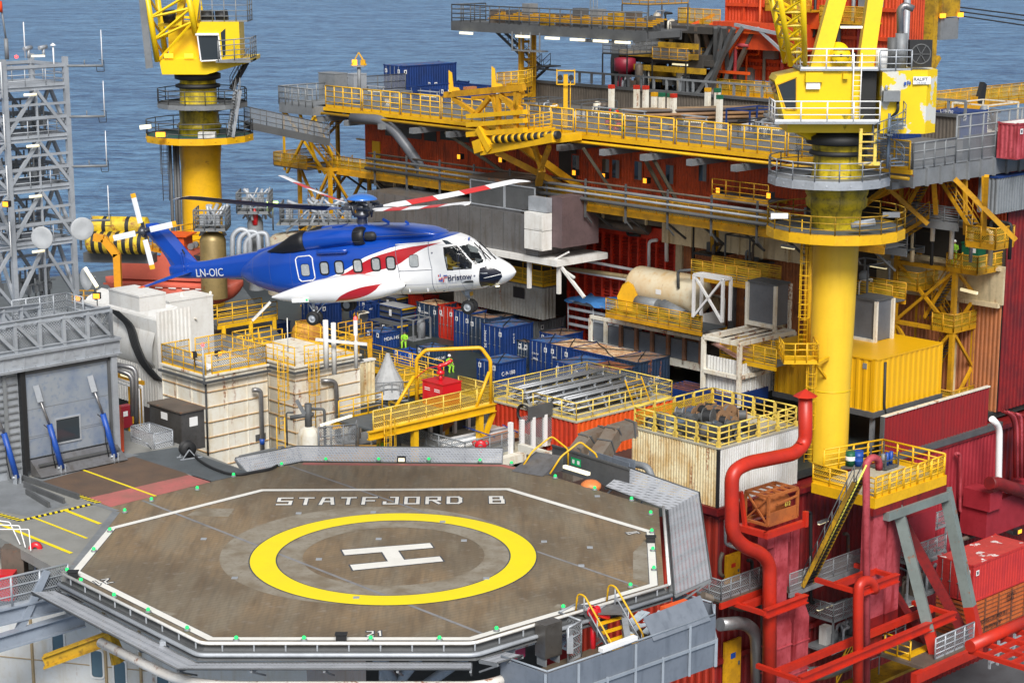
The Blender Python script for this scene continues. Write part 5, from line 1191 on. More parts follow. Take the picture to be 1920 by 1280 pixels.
MB().box(3.2,11,0,26,60,10.8).build('lower_block',DR,pm)
o=MB()
for z in(7.1,9.4):o.box(1.05,11,z+5-.1,1.19,60,z+5+.05)
for k in range(22):v=11+k*2.2;o.box(1.0,v,9.6 if v<25 else 10.7,1.19,v+.12,12)
o.build('girder_stiffener',GB,pm)
q0,q1=PU(1063,500,24.0),PU(1263,480,24.0);v1,v0=UVt(q0)[1],UVt(q1)[1]
wl('louvre_wall',2.95,v0,v1,-5,5.3,RD,50,0,True)
RL=mat('louvre_red_paint',(.75,.05,.018),.5,grime=.5,gcol=(.16,.01,.008));o=MB();k=int((v1-v0)/.85)
for i in range(k+1):v=v0+(v1-v0)*i/k;o.box(2.6,v-.09,.0,2.9,v+.09,10.0)
o.box(2.5,v0,9.4,2.9,v1,10.3);o.build('louvre_post',RL,pm)
o=MB()
for j in range(36):z=.3+j*.25;o.add([(2.7,v0,z),(2.9,v0,z+.14),(2.9,v1,z+.14),(2.7,v1,z)],[(0,1,2,3)])
o.build('louvre_blades',mat('louvre_blade_red',(.42,.03,.015),.6,grime=.7,gcol=(.08,.01,.01)),pm)
BRW=mat('brown_orange_wall',(.50,.17,.055),.6,grime=.6,gcol=(.12,.05,.03),streak=True,rust=.2)
wl('brown_wall',2.8,11,v0-.6,-3,5.2,BRW,.3)
MB().box(2.6,v0-.7,0,2.9,v0-.1,10).build('wall_column',GB,pm)
o=MB();o.cyl((1.9,27,10.2),(1.9,46,10.2),.4,n=14);o.build('ventilation_duct',BR,pm)
for px,py in((1136,315),(1155,317),(1197,320),(1256,327),(1080,308),(1318,322)):
 q=LM(PU(px,py,21.4));f=MB();f.box(-.12,q.y-.45,q.z-.75,-.07,q.y+.45,q.z+.75);f=f.build('window_frame',OW,pm);MB().box(-.14,q.y-.36,q.z-.66,-.121,q.y+.36,q.z+.66).build('window_pane',GL,f);MB().box(-.155,q.y-.36,q.z-.66,-.141,q.y-.02,q.z+.66).build('window_shutter',GM,f)
for x0,x1,y0,y1,m_ in((795,818,232,266,DK),(825,880,235,268,DK),(1048,1080,262,340,DR),(722,790,228,262,GD),(912,960,245,270,DK)):
 a,b=LM(PU(x0,y0,21.4)),LM(PU(x1,y1,21.4));MB().box(-.10,a.y,b.z,-.064,b.y,a.z).build('wall_opening',m_,pm)
a=LM(PU(704,290,21.3));MB().box(-.15,a.y-.5,a.z-1.1,-.07,a.y+.5,a.z+1.1).build('yellow_door',Y,pm)
def RU(x,z,u=18.5):
 pass
wkz=7.2;A0,A1=W(19.3,60,wkz),W(19.3,3,wkz)
t=thing('module_walkway','long narrow yellow railed walkway at the foot of the orange wall','walkway',tuple(A0),YAW);L_=-57
o=MB();o.box(0,L_,-.08,2.1,0,0);o.build('deck_plate',GD,t);o=MB();o.box(-.1,L_,-.42,0,0,.02);o.build('edge_beam',YO,t);rail(t,[(0,0,0),(0,L_,0)],YO,1.1,1.5,.035,3,mesh=MSY)
o=MB()
for k in range(16):o.beam((0,-2-k*3.6,-.2),(2.6,-2-k*3.6,-1.9),.14)
o.build('bracket',GD,t)
for i,(dz,r,uo) in enumerate(((1.35,.12,-.5),(.95,.09,-.5),(.55,.14,-.65),(1.75,.08,-.3))):
 c=MB();c.cyl((uo,-6,dz),(uo,L_+.5,dz),r,n=8);c.build('pipe_run',(GM,GR,GD,BR)[i],t)
c=MB()
for k in range(13):c.beam((-.5,-7-k*4,-.8),(-.5,-7-k*4,2.0),.12);c.beam((-.5,-7-k*4,-.6),(.2,-7-k*4,-1.3),.1)
c.build('pipe_support',GD,t)
t=thing('stair_tower','yellow steel stair tower at the left end of the orange module','stair tower',tuple(W(18.5,58.5,-5)),YAW)
o=MB()
for x,y in((0,0),(0,4.2),(4.2,4.2),(4.2,0)):o.beam((x,y,0),(x,y,17 if x else 12.4),.28)
for z in(6.2,12.2):
 for p,q in(((0,0),(0,4.2)),((0,0),(4.2,0)),((4.2,0),(4.2,4.2)),((0,4.2),(4.2,4.2))):o.beam((*p,z),(*q,z),.26)
for z0,z1 in((0,6.2),(6.2,12.2)):
 o.beam((0,0,z0),(0,4.2,z1),.2);o.beam((0,4.2,z0),(0,0,z1),.2);o.beam((0,0,z0),(4.2,0,z1),.2);o.beam((4.2,0,z0),(0,0,z1),.2)
o.build('frame',YO,t)
for i,(z0,z1,y0,y1) in enumerate(((0,3.1,.4,3.8),(3.1,6.2,3.8,.4),(6.2,9.2,.4,3.8),(9.2,12.2,3.8,.4),(12.2,14.6,.4,3.8),(14.6,17,3.8,.4))):stair(t,(1.0+(i%2)*1.3,y0,z0),(1.0+(i%2)*1.3,y1,z1),.9,YO,GD)
for z,x0,y0,y1 in((12.2,-1.2,1.6,6.2),(6.2,0,0,4.2)):
 o=MB();o.box(x0,y0,z-.1,3,y1,z);o.build('landing',GD,t);rail(t,[(x0,y0,z),(x0,y1,z),(3,y1,z)],YO,1.1,1.2,.035,3,mesh=MSY,toe=.25)
PDC=mat('pipe_deck_coating',(.15,.145,.135),.7,grime=.6,gcol=(.12,.11,.10));zd=12.45
e1,e2,e3=10.0,33.5,60.5
MB().slab([W(19.2,1,zd),W(46,1,zd),W(46,60,zd),W(18.2,60,zd)],.25)
struct(MB().slab([W(18.6,.8,zd),W(48,.8,zd),W(48,60.5,zd),W(18.6,60.5,zd)],.3).build('pipe_deck',PDC))
t=thing('pipe_deck_railing','long bright yellow railing and edge beam along the front of the pipe deck','railing',tuple(W(18.4,0,zd)),YAW)
c=MB();c.box(-.1,.6,-.30,.15,59,-.02);c.build('edge_beam',Y,t);c=MB();c.cyl((-.3,.6,-.52),(-.3,59,-.52),.11,n=8);c.build('edge_tube',Y,t)
for i in range(12):
 y0,y1=.8+i*4.85,.8+(i+1)*4.85-.25;rail(t,[(0,y0,0),(0,y1,0)],Y,1.75,1.2,.05,4,toe=.2,mesh=MSH)
c=MB()
for i in range(15):c.box(-.9 if i%2 else-.7,1.5+i*4.1,-1.25,3,2.0+i*4.1,-.82)
c.build('under_deck_bracket',GM,t)
c=MB();d_=[(835,235,1000,325),(1093,262,1165,385),(1205,275,1262,385),(1222,282,1282,392),(728,262,800,315)]
for x0,y0,x1,y1 in d_:p,q=TOL(t,PU(x0,y0,18.6)),TOL(t,PU(x1,y1,21.0));q.z=min(q.z,-5.2);c.beam((0.2,p.y,-1.0),(2.6,q.y,q.z),.22)
c.build('raking_strut',mat('olive_grey_steel',(.10,.09,.06),.6,grime=.4),t)
for px,py in((1440,200),(1300,190),(1185,205),(1130,200),(800,165),(700,158),(930,182)):
 q=PU(px,py,18.9);o=thing('rail_lamp','grey strip lamp on the pipe deck railing at %s'%{1440:'the right end by the crane cabin',1300:'the blue cargo tub',1185:'the stacked drill pipes',1130:'the red pipe ends',800:'the lower blue containers',700:'the left grey cabin',930:'the boom rest'}[px],'strip lamp',(q.x,q.y,zd+1.7),YAW,'strip lamps on the pipe deck railing');c=MB();c.box(.1,-1.1,.0,.3,1.1,.06);c.box(.0,-1.1,.25,.35,1.1,.3);c.beam((.2,-1.0,-.4),(.2,-1.0,.3),.08);c.beam((.2,1.0,-.4),(.2,1.0,.3),.08);c.build('lamp_frame',GR,o);MB().box(.1,-.9,-.16,.3,.9,-.02).build('lamp_tube',LW,o)
c=MB();pts=[(660,222),(715,225),(740,245),(770,285),(790,315),(793,345),(793,400)]
c.pipe([PU(x,y,17.8+i*.45) for i,(x,y) in enumerate(pts)],.42,14,1.5);tag(c.build('large_pipe',mat('dark_grey_pipe',(.12,.13,.15),.45,grime=.3)),'thick dark grey pipe bending down across the orange wall','pipe')
c=MB();c.cyl(PU(782,330,20.5),PU(782,372,20.5),.35,n=12);tag(c.build('small_riser',GR),'short grey riser beside the thick bending pipe','pipe')
def deckbox(name,label,cat,px,yb,yt,xl,xr,m,z=zd,roof=None,corr=True,**kw):
 B,a,b,h=near(px,yb,z,yt,xl,xr,**kw);t=rootat(B,name,label,cat)
 if corr:c=MB();c.corr((0,.05,0),(a,.05,0),0,h,.3,.05,(0,-1,0));c.corr((.05,b,0),(.05,0,0),0,h,.3,.05,(-1,0,0));c.build('wall',m,t);MB().box(.1,.1,0,a,b,h-.02).build('inner_wall',m,t)
 else:MB().box(0,0,0,a,b,h).build('wall',m,t)
 MB().box(-.03,-.03,h,a+.03,b+.03,h+.08).build('roof',roof or m,t);return t,a,b,h
container('tall blue container on the far left of the pipe deck beside the smaller blue tubs',753,175,124,720,856,BL,RTB,z=zd,lash=False)
for px,yb,yt,xl,xr,lb in((835,197,168,762,930,'blue container with dark contents directly behind the yellow pipe deck railing'),(810,172,158,790,880,'low dark blue tub behind the yellow boom rest'),(1290,232,214,1278,1375,'blue cargo tub beside the stacked drill pipes'),(1690,262,214,1660,1740,'dark blue containers standing right of the yellow crane house')):
 container(lb,px,yb,yt,xl,xr,BL,RTB,open_=True,z=zd,lash=False,pl=1)
t,a,b,h=container('blue container lettered MMO beyond the mesh fence on the right',1800,262,212,1741,1850,BL,BL,z=zd,lash=False,words=(('L-10-750','v',.9,1.8,.3,0),('MMO','v',1.0,1.4,.3,0))),0,0,0
t,a,b,h=deckbox('wind_cabin','grey open fronted cabin at the far left corner of the pipe deck','cabin',628,190,140,598,652,GM,corr=False);
deckbox('wind_cabin','second pale grey cabin beside the lamp mast on the pipe deck corner','cabin',664,186,141,648,688,GR,corr=False)
t=thing('corner_platform','grey railed corner platform with yellow struts at the left end of the pipe deck','platform',tuple(W(17.2,59,zd)),YAW);c=MB();c.box(0,0,-.7,6,4.6,0);c.build('deck_plate',GM,t);rail(t,[(0,0,0),(0,4.6,0),(6,4.6,0)],GM,1.5,1.0,.05,3,mesh=MSH);c=MB()
for x,y,x2,y2 in((0.2,4,2,1),(.2,0,.2,4),(.2,2,2.2,2),(0.2,.2,3,.2)):c.beam((x,y,-.7),(x2,y2,-5.8),.2)
c.beam((.2,4.3,-.7),(.2,4.3,-5.6),.16);c.build('strut',Y,t)
rail(t,[(6,4.6,0),(14,4.6,0)],GD,1.8,1.6,.04,3,mesh=MSH)
q=PU(674,182,21);t=thing('lamp_mast','short grey mast carrying yellow caged lamps at the left of the pipe deck','mast',tuple(q),0);h=rise(q,126);c=MB();c.cyl((0,0,0),(0,0,h),.15);c.box(-.5,-.3,h,.5,.3,h+.15);c.build('pole',GM,t)
for s in(-.35,.35):MB().box(s-.2,-.3,h+.15,s+.2,.1,h+.6).build('lamp',LO if s<0 else YO,t)
c=MB();[c.beam((x,y,h+.15),(0,0,h+1.2),.06) for x in(-.6,.6) for y in(-.4,.4)];c.build('cage',Y,t)
q=PU(1060,240,20);t=thing('lamp_mast','tall yellow post with two black lamps in a cage on the pipe deck','mast',tuple(q),0);h=rise(q,155);c=MB();c.beam((0,0,0),(0,0,h+.6),.32);c.build('pole',Y,t);c=MB()
for z in(h-.1,h+.9):
 for p,r_ in(((-.65,-.4),(.65,-.4)),((.65,-.4),(.65,.5)),((-.65,.5),(-.65,-.4))):c.beam((*p,z),(*r_,z),.08)
for x in(-.65,.65):c.beam((x,-.4,h-.1),(x,-.4,h+.9),.08)
c.build('cage',Y,t);c=MB();[c.cyl((s*.4,-.3,h+.35),(s*.4,.2,h+.35),.2) for s in(-1,1)];c.build('lamp',BK,t);ladder(t,(.35,0,0),h-.6,Y,(1,0,0),.35,False)
a1=PZ(1000,196,zd);BU=34.6;t=thing('pipe_barrier','long weathered timber barrier with a steel top rail across the pipe deck','barrier',tuple(W(BU,8,zd)),YAW);L1=44
c=MB();c.corr((0,L1,0),(0,0,0),0,1.6,.3,.04,(-1,0,0));c.build('timber_cladding',WD,t);c=MB();c.box(-.2,0,1.6,.3,L1,1.8);c.build('top_beam',GD,t);c=MB()
c.beam((.6,0,2.7),(.6,L1,2.7),.2,.15);[c.beam((.6,i*1.4,1.8),(.6,i*1.4,2.7),.16) for i in range(28)];c.build('top_rail',GM,t)
for i,px in enumerate((1146//1,1193,1210,1226,1240,1256,1262,1326,1344,1348)):
 yb=200+i*3;q=PZ(px,236+i*1.0-(14 if i in(0,1,2,7,8) else 0),zd);t=thing('pipe_stanchion',ORD[i]+' white post from the left between the stacked drill pipes','post',tuple(q),YAW,'white posts holding the drill pipes');c=MB();c.beam((0,0,0),(0,0,2.3),.35);c.build('post',WR,t);c=MB();c.box(-.19,-.19,2.3,.19,.19,2.6);c.build('painted_cap',(RD,RD,RD,YO,GN,GN,RD,YO,GN,GN)[i],t)
PIPEM=[mat('rusty_drill_pipe',(.30,.17,.08),.7,grime=.5,gcol=(.10,.06,.04)),mat('tan_drill_pipe',(.36,.24,.12),.7,grime=.5),mat('dark_drill_pipe',(.10,.08,.07),.6)]
base=PZ(1155,243,zd);k=0;rr=random.Random(9)
for row in range(5):
 for c_ in range(9-row):
  o=MB();d=(PZ(1388,236,zd)-base).normalized();s=Vector((-d.y,d.x,0));p=base-s*(c_*.34+row*.17)+s*1.2+Z*(.2+row*.29)+d*rr.uniform(-.3,.5);L=11.5;o.cyl(p,p+d*L,.13,n=8);o.cm=1;o.cyl(p-d*.35,p,.16,n=8);k+=1
  tag(o.build('drill_pipe',[PIPEM[k%3],(GN,GN,RD)[k%3]]),'drill pipe lying in the stack between white posts on the pipe deck','drill pipe','stacked drill pipes')
t=thing('boom_rest','big yellow crane boom rest with cradle horns and struts over the pipe deck edge','boom rest',tuple(PU(950,258,15.5)),YAW);q0=t.location;c=MB()
F_=lambda x,y,u=15.5:TOL(t,PU(x,y,u))
def bm(o,a,b,w_,h_=None,ua=15.5,ub=None):o.beam(F_(*a,ua),F_(*b,ub if ub is not None else ua),w_,h_ or w_)
c=MB();bm(c,(835,178),(983,164),.4,.45);bm(c,(888,184),(980,175),.5,.25,17,17);c.build('cradle_beam',YO,t)
for(x,y,ub) in((842,172,15.5),(922,165,15.8)):
 o=MB();p=F_(x,y,ub);o.prism([(0,0),(.9,0),(.75,.3),(.35,.35),(.25,1.4),(0,1.6)],0,.5);o=o.build('cradle_horn',Y,t);o.location=p;o.rotation_euler=(R(90),0,R(-45))
 c=MB();c.box(-.1,-.2,-.1,.9,.2,.1);c=c.build('timber_pad',PL,t);c.location=p+Vector((.9,-.9,.25))
c=MB()
for a_,b_ in(((850,185),(893,214)),((920,182),(890,216)),((925,182),(935,225)),((938,178),(968,210)),((975,175),(968,215)),((935,178),(935,250)),((968,170),(968,250)),((905,200),(920,182)),((945,185),(978,205))):bm(c,a_,b_,.3)
c.build('brace',YO,t);c=MB();
for y,w_ in((216,.45),(232,.45),(250,.5)):bm(c,(878,y+2),(985,y-6),.5,w_*.75)
bm(c,(900,262),(905,285),.9);bm(c,(902,240),(925,282),.9,.5);bm(c,(905,283),(1040,258),.6,.65);bm(c,(1030,262),(1085,255),.8,.5,15.5,18);c.build('box_girder',Y,t)
o=MB();a_,b_=F_(925,262,15.0),F_(1048,253,15.6);o.cyl(a_,b_,.3,n=10);f=o.build('fender_tube',BK,t);o=MB();dd=(b_-a_)
for k in range(10):o.cyl(a_+dd*(k/10+.01),a_+dd*(k/10+.055),.315,n=10)
o.build('hazard_bands',Y,f)
c=MB();bm(c,(930,285),(1098,370),.45,.45,15.5,21.3);bm(c,(968,268),(1095,358),.5,.5,15.5,21.3);bm(c,(1030,275),(1012,320),.3,.3,16,17);bm(c,(1002,275),(1016,320),.3,.3,16,17);bm(c,(1016,318),(1010,345),.5,.4,17,18);c.build('raking_strut',YO,t)
for a_,b_ in(((985,249),(1035,241)),):p,q=F_(*a_,16),F_(*b_,16.5);o=MB();o.beam(p,q,.9,.15);o.build('side_step',Y,t);rail(t,[p+Z*.1,q+Z*.1],Y,1.1,.7,.035,4)
p,q,s_=F_(932,168,16.5),F_(985,164,16.5),F_(998,160,19);rail(t,[p,q,s_],Y,1.2,.7,.035,4,mesh=MSY);MB().box(.0,0,0,.01,.01,.01) if False else None
t=thing('drilling_deck','dark grey elevated walkway deck with strip lights high above the pipe deck','platform',tuple(PZ(985,192,zd)),YAW);q0=Vector(t.location);uu,vv=UVt(q0);h=rise(q0,58)
Fd=lambda x,y,u:TOL(t,PU(x,y,u))
yl=MB();yl.beam((-.5,0,0),(-.5,0,h),.35);yl.beam((.9,0,0),(.9,0,h),.35);[yl.beam((-.5,0,.6+k*.75),(.9,0,.6+k*.75),.2) for k in range(int(h/.75))];yl.beam((-.7,0,h),(1.1,0,h),1.2,.6);yl.build('support_column',YO,t)
ladder(t,(.2,-.4,0),h-1,Y,(0,-1,0),.5)
vL,vR=run(q0,V,872),-run(q0,-V,1235);c=MB();c.box(-1.5,vR,h,2.5,vL,h+.5);c.build('deck_girder',GD,t);c=MB();c.box(-1.6,vR,h-.2,-1.3,vL,h+.55);c.box(2.4,vR,h-.2,2.6,vL,h+.5);c.build('edge_girder',GD,t);rail(t,[(-1.5,vR,h+.5),(-1.5,vL,h+.5),(2.5,vL,h+.5)],GD,1.5,1.2,.05,4)
for i in range(6):
 y=[vL-2.2,vL-9.2,vL-12.7,vL-15.6,vL-18.2,vL-20.6][i];MB().box(-1.95,y-.75,h-.45,-1.7,y+.75,h-.25).build('strip_lamp',LW,t)
c=MB()
for k in range(5):c.box(-1.0+k*.4,vR,h+.9+.12*k,-.8+k*.4,vL-4,h+1.0+.12*k)
c.build('pipe_conveyor',YO,t);rr=random.Random(3)
for k in range(10):c=MB();y=vR+1+k*2.0;c.box(.2,y,h+.5,1.2,y+.9,h+1.4+rr.random());c.build('machinery_box',(GD,BR,YD,GM)[k%4],t)
stair(t,(1.0,vL-3.0,h),(1.4,vL-7.5,3.0),1.0,GD,GM,rm=GM);stair(t,(2.6,vL-7.5,3.0),(2.8,vL-3.0,0),1.0,GD,GM,rm=GM);c=MB();c.box(.8,vL-8.6,2.9,3.3,vL-7.4,3.0);c.build('landing',GD,t)
c=MB();p=(vL-5.5);c.box(-1.6,p-5.5,h-1.6,-.6,p-2.2,h-1.5);[c.beam((-1.6,p-2.2-k*1.1,h-1.6),(-1.6,p-2.2-k*1.1,h),.1) for k in range(4)];c.build('hanging_basket',GM,t)
q0=PZ(1190,170,zd);t=thing('drill_substructure','black drilling substructure full of beams, pipes and yellow hoists','drilling structure',tuple(q0),YAW);h=rise(q0,45);uu=run(q0,V,1150);ur=-run(q0,-V,1330);c=MB()
c.box(2.5,ur,0,3,uu-4.4,h);rr=random.Random(11)
c.build('back_panel',DR,t) if False else None
c=MB();c.box(0,ur,h-.6,8,uu,h);c.box(-.3,uu-.9,0,.5,uu,h);c.box(5,uu-.9,0,5.6,uu,h);c.box(0,ur,2.6,.6,uu,3.1);c.box(4,ur,0.2,5,uu-5,1.8);c.box(2,ur,h-2,2.4,uu-1.5,h-.6);c.build('main_frame',DR,t)
for k in range(34):
 y0=ur+rr.random()*(uu-ur-1);c=MB();c.beam((rr.uniform(0,4),y0,0),(rr.uniform(0,4),y0+rr.uniform(-4,4),h),.35);c.build('raking_beam',GD if k%3 else BR,t)
for k in range(9):c=MB();y0=ur+rr.random()*(uu-ur-2);z0=rr.uniform(.5,h-2);c.box(-.2,y0,z0,2.2,y0+rr.uniform(.8,2.5),z0+rr.uniform(.4,1.2));c.build('equipment_box',(BK,GD,YD,DR)[k%4],t)
for z,y0,y1,x in((3.4,ur+1,uu-.5,-.5),(4.3,ur+1,uu-6,-.5),(2.2,ur,uu-3,-.6)):MB().beam((x,y0,z),(x,y1,z),.25,.5).build('hoist_beam',YD,t)
c=MB();c.lathe((-.8,uu-2.2,0),[(.9,0),(.9,.7),(.6,.9),(.6,1.7),(1.0,1.8),(1.0,2.9),(.7,3.0),(.001,3.0)],18);c.build('red_winch',mat('winch_red',(.25,.01,.03),.5),t)
for k in range(5):c=MB();c.pipe([(-.5,uu-.4-.18*k,0),(-.7,uu-.3-.18*k,h*.5),(-.3,uu-.9-.2*k,h*.8),(.2,uu-2-.3*k,h-.8)],.11,6,1.2);c.build('hose',BK,t)
MB().box(-.7,uu-9.5,2.6,-.5,uu-7.8,2.75).build('strip_lamp',LW,t)
c=MB();y=uu+2.8;c.box(-.2,y-1.6,4.2-.1,1.5,y+1.6,4.2);[c.beam((x,yy,4.2),(x,yy,h),.08) for x in(-.2,1.5) for yy in(y-1.6,y+1.6)];c.build('access_cage',GD,t);rail(t,[(-.2,y-1.6,4.2),(-.2,y+1.6,4.2),(1.5,y+1.6,4.2)],GD,1.3,.7,.04,3);ladder(t,(.4,y,4.2),3.5,GM,(-1,0,0),.5)
q0=PZ(1320,175,zd+.0);RO=mat('orange_red_cladding',(.62,.07,.015),.5,grime=.4,gcol=(.30,.03,.015),streak=True);t=thing('red_building','tall orange red clad building with ducts behind the yellow crane','building',tuple(q0+U*3),YAW);q0=Vector(t.location);b=-run(q0,-V,1675);h=rise(q0,-40)
c=MB();c.corr((0,0,0),(0,b,0),1.2,h,.35,.07,(-1,0,0));c.build('wall',RO,t);MB().box(.1,b,1.2,5,0,h).build('inner_wall',RO,t);c=MB();c.corr((0,b,0),(5,b,0),1.2,h,.35,.07,(0,-1,0));c.build('wall',RO,t)
zt=rise(q0,38);c=MB();c.box(-2.6,b*.55,zt-2.3,-.1,-.5,zt);c.lathe((-1.35,-.5,zt-1.15-1.15),[(0,0)],3) if False else None;c.build('horizontal_duct',RO,t)
c=MB();c.pipe([(-1.35,-1.6,zt-1.2),(-1.35,.9,zt-1.2),(-1.35,.9,2.6)],1.15,18,1.6);c.build('bent_duct',OR,t)
for k,(y,z1) in enumerate(((-.6,4.6),(-2.0,4.2),(-3.2,4.4))):c=MB();c.pipe([(-2.6,y-1.5,z1),(-2.6,y,z1),(-2.6,y,.9)],.17,8);c.build('red_pipe',(OR,OR,PK)[k],t);MB().cyl((-2.6,y,-.6),(-2.6,y,.9),.14).build('black_hose',BK,t)
c=MB();zz=5.6
for a_,b_ in(((-2.9,2.6,zz),(-2.9,-9,zz)),((-2.9,2.6,zz),(-.1,1.5,zz+1.2)),((-2.9,2.6,zz),(-2.6,.5,.8)),((-2.9,-4,zz),(-2.6,-1,1.2)),((-.1,-9,zz+1),(-2.9,-9,zz)),((-2.8,1,2.0),(-2.8,-5,2.0))):c.beam(a_,b_,.25)
c.build('pipe_bracket',OR,t);c=MB();c.beam((-3.1,-3.5,6.2),(-3.1,-10,5.4),.28);c.beam((-3.1,-6,6.0),(-3.1,-9,4.0),.22);c.beam((-3.1,-9,5.6),(-3.1,-9,3.2),.25);c.build('grey_bracket',GR,t)
c=MB();c.box(-3.4,b*.95,0,0,2.4,.1);c.build('gallery_deck',YO,t);c=MB();c.box(-3.5,b*.95,-.35,-3.4,2.4,.1);c.build('gallery_edge',YO,t);rail(t,[(0,2.4,.1),(-3.4,2.4,.1),(-3.4,b*.95,.1)],YO,1.3,1.4,.04,3,mesh=MSY,toe=.3);stair(t,(-1,1.2,.1),(-1,-1.0,2.4),.8,YO)
for z in(2.2,h*.28,h*.52,h*.76):MB().box(-.35,b,z,-.08,0,z+.3).build('flange_beam',RO,t)
for k in range(9):MB().box(-.25,b*k/9-.1,1.2,-.09,b*k/9+.1,h).build('wall_post',RO,t)
for k in range(7):c=MB();y=b*(.15+.11*k);c.pipe([(-.5,y,.4),(-.5,y,3.5+k*.6),(-.5,y-1.4,3.5+k*.6),(-.5,y-1.4,h)],.12+.03*(k%3),8);c.build('wall_pipe',(OR,GM,PK,BK)[k%4],t)
for k,(y,z,w_,hh) in enumerate(((-5,3.2,1.2,1.6),(-9,6.0,2,1.4),(-13,2.2,1.4,2),(-7,9,1.5,1.5),(-15,8,2,2))):MB().box(-.9,y,z,-.08,y-w_,z+hh).build('wall_cabinet',(GM,OR,DR,RO,GM)[k],t)
for y0,y1,x,z in((4.5,-.5,-1,rise(q0,45)),(-6,-11,-1.5,rise(q0,12)),(-12,b*.92,-1.6,rise(q0,30))):c=MB();c.box(x-.6,y1,z-.15,0,y0,z);g=c.build('upper_gallery',YO,t);rail(g,[(0,y0,z),(x-.6,y0,z),(x-.6,y1,z)],YO,1.3,1.1,.04,3,mesh=MSY)
c=MB();c.box(-.5,-3.4,.1,-.07,-1.6,2.3);c.build('grey_door',GM,t);c=MB();c.box(-.4,-10.5,.2,-.07,-9.4,2.5);c.build('yellow_door',YO,t)
c=MB();c.pipe([(.8,b-.4,h),(.8,b-.4,1.6),(1.4,b-1.4,.4)],.28,10,1.0);c.build('grey_riser',GR,t)
for x,y,z in((-3.2,2.4,5.9),):c=MB();c.box(x,y-.3,z-.6,x+.1,y,z-.2);c.build('lamp',LW,t)
B=PU(1050,487,16.5);t=rootat(B,'grey_equipment_module','large grey panelled equipment enclosure on white legs behind the helicopter nose','equipment enclosure');b=run(B,V,690);h=rise(B,382);
MB().box(0,2.2,0,5,b,h-1.2).build('panelled_wall',SS,t);b2=run(B+V*2,V,842);MB().box(.4,4.5,h-1.2,4.6,b2,h+.9).build('upper_box',SS,t);MB().box(.3,4.4,h+.9,4.7,b2+.1,h+1.1).build('roof_plate',BR,t)
c=MB()
for k in range(int(b/1.25)):c.box(-.02,2.2+k*1.25,.02,-.003,2.23+k*1.25,h-1.25)
c.build('panel_seam',GD,t);c=MB();c.box(.36,b2-3.7,h-.9,.39,b2-.2,h+.7);c.box(.36,b2-7.0,h-.9,.39,b2-4.0,h+.7);c.build('grille_panel',GD,t)
c=MB()
for y0,y1 in((b2-3.8,b2-.1),(b2-7.1,b2-3.9)):
 for p_,q_ in(((.34,y0,h-1),(.34,y1,h-1)),((.34,y0,h+.8),(.34,y1,h+.8)),((.34,y0,h-1),(.34,y0,h+.8)),((.34,y1,h-1),(.34,y1,h+.8))):c.beam(p_,q_,.08)
c.build('panel_frame',GR,t);PBR=mat('purple_brown_sheet',(.16,.11,.115),.5,.2,grime=.5);MB().box(.2,0,.8,4.0,1.3,h+.4).build('brown_casing',PBR,t)
for z0,z1,w_ in((.6,2.0,0),(2.05,3.3,0),(3.35,h+.3,.4)):c=MB();c.box(-.8+w_,1.0,z0,.15,2.9,z1);c.box(-.82+w_,1.05,z0+.1,-.80+w_,1.9,z1-.1);c.build('white_box',WH if z0<3 else GR,t)
c=MB();c.box(-.3,0,-.5,5,b*.8,-.05);c.build('white_base',WH,t);c=MB();[c.beam((.3,y,-2.6),(.3,y,-.4),.25) for y in(.4,3.5)];c.beam((.3,.4,-.4),(.3,-2.2,-2.5),.2);c.beam((.3,-.6,.6),(.3,1.4,-.4),.12);c.beam((.3,-1.2,-1.2),(.3,1.0,-.4),.14);c.build('white_leg',WH,t)
t,a,b,h=module('long grey ribbed container with a yellow railed roof under the helicopter nose','container',1018,600,541,850,1043,mat('grey_corrugated_paint',(.36,.36,.34),.6,grime=.5,gcol=(.2,.17,.12),streak=True,rust=.25),roof=DKG,name='grey_container',u=20.5,pitch=.34)
rail(t,[(a,0,h+.1),(0,0,h+.1),(0,b,h+.1)],Y,1.2,1.1,.04,3,mesh=MSY,toe=.2);rail(t,[(a-.3,.3,h+.1),(a-.3,3.4,h+.1)],Y,1.4,1.1,.04,3)
MB().box(-.02,b*.2,h*.55,.03,b*.32,h*.9).build('dark_opening',BK,t)
B=PU(1160,640,21.3);t=rootat(B,'storage_rack','scaffold shelving rack under a sagging blue tarpaulin against the red wall','storage rack');b=run(B,V,1065);z1=rise(B,583);c=MB()
for y in(0,b*.5,b):
 for x in(0,2.5):c.cyl((x,y,0),(x,y,z1),.05,n=6)
for z in(z1*.25,z1*.5,z1*.78,z1):c.beam((0,0,z),(0,b,z),.04,.2);c.beam((2.5,0,z),(2.5,b,z),.04,.2)
c.build('scaffold_frame',GR,t);c=MB();N1=14;vs=[]
for i in range(N1+1):
 for j in range(7):vs.append((-.3+j*.5,-.2+(b+.4)*i/N1,z1+.15+.09*math.sin(i*1.9+j)+.12*math.cos(j*1.3+i*.7)-.05*(j==0)))
c.add(vs,[(i*7+j,i*7+j+1,i*7+j+8,i*7+j+7) for i in range(N1) for j in range(6)],True);c.build('tarpaulin',TB,t)
MB().box(.3,1,0,1.1,1.8,1.3).build('red_cabinet',mat('cabinet_red',(.3,.015,.03)),t)
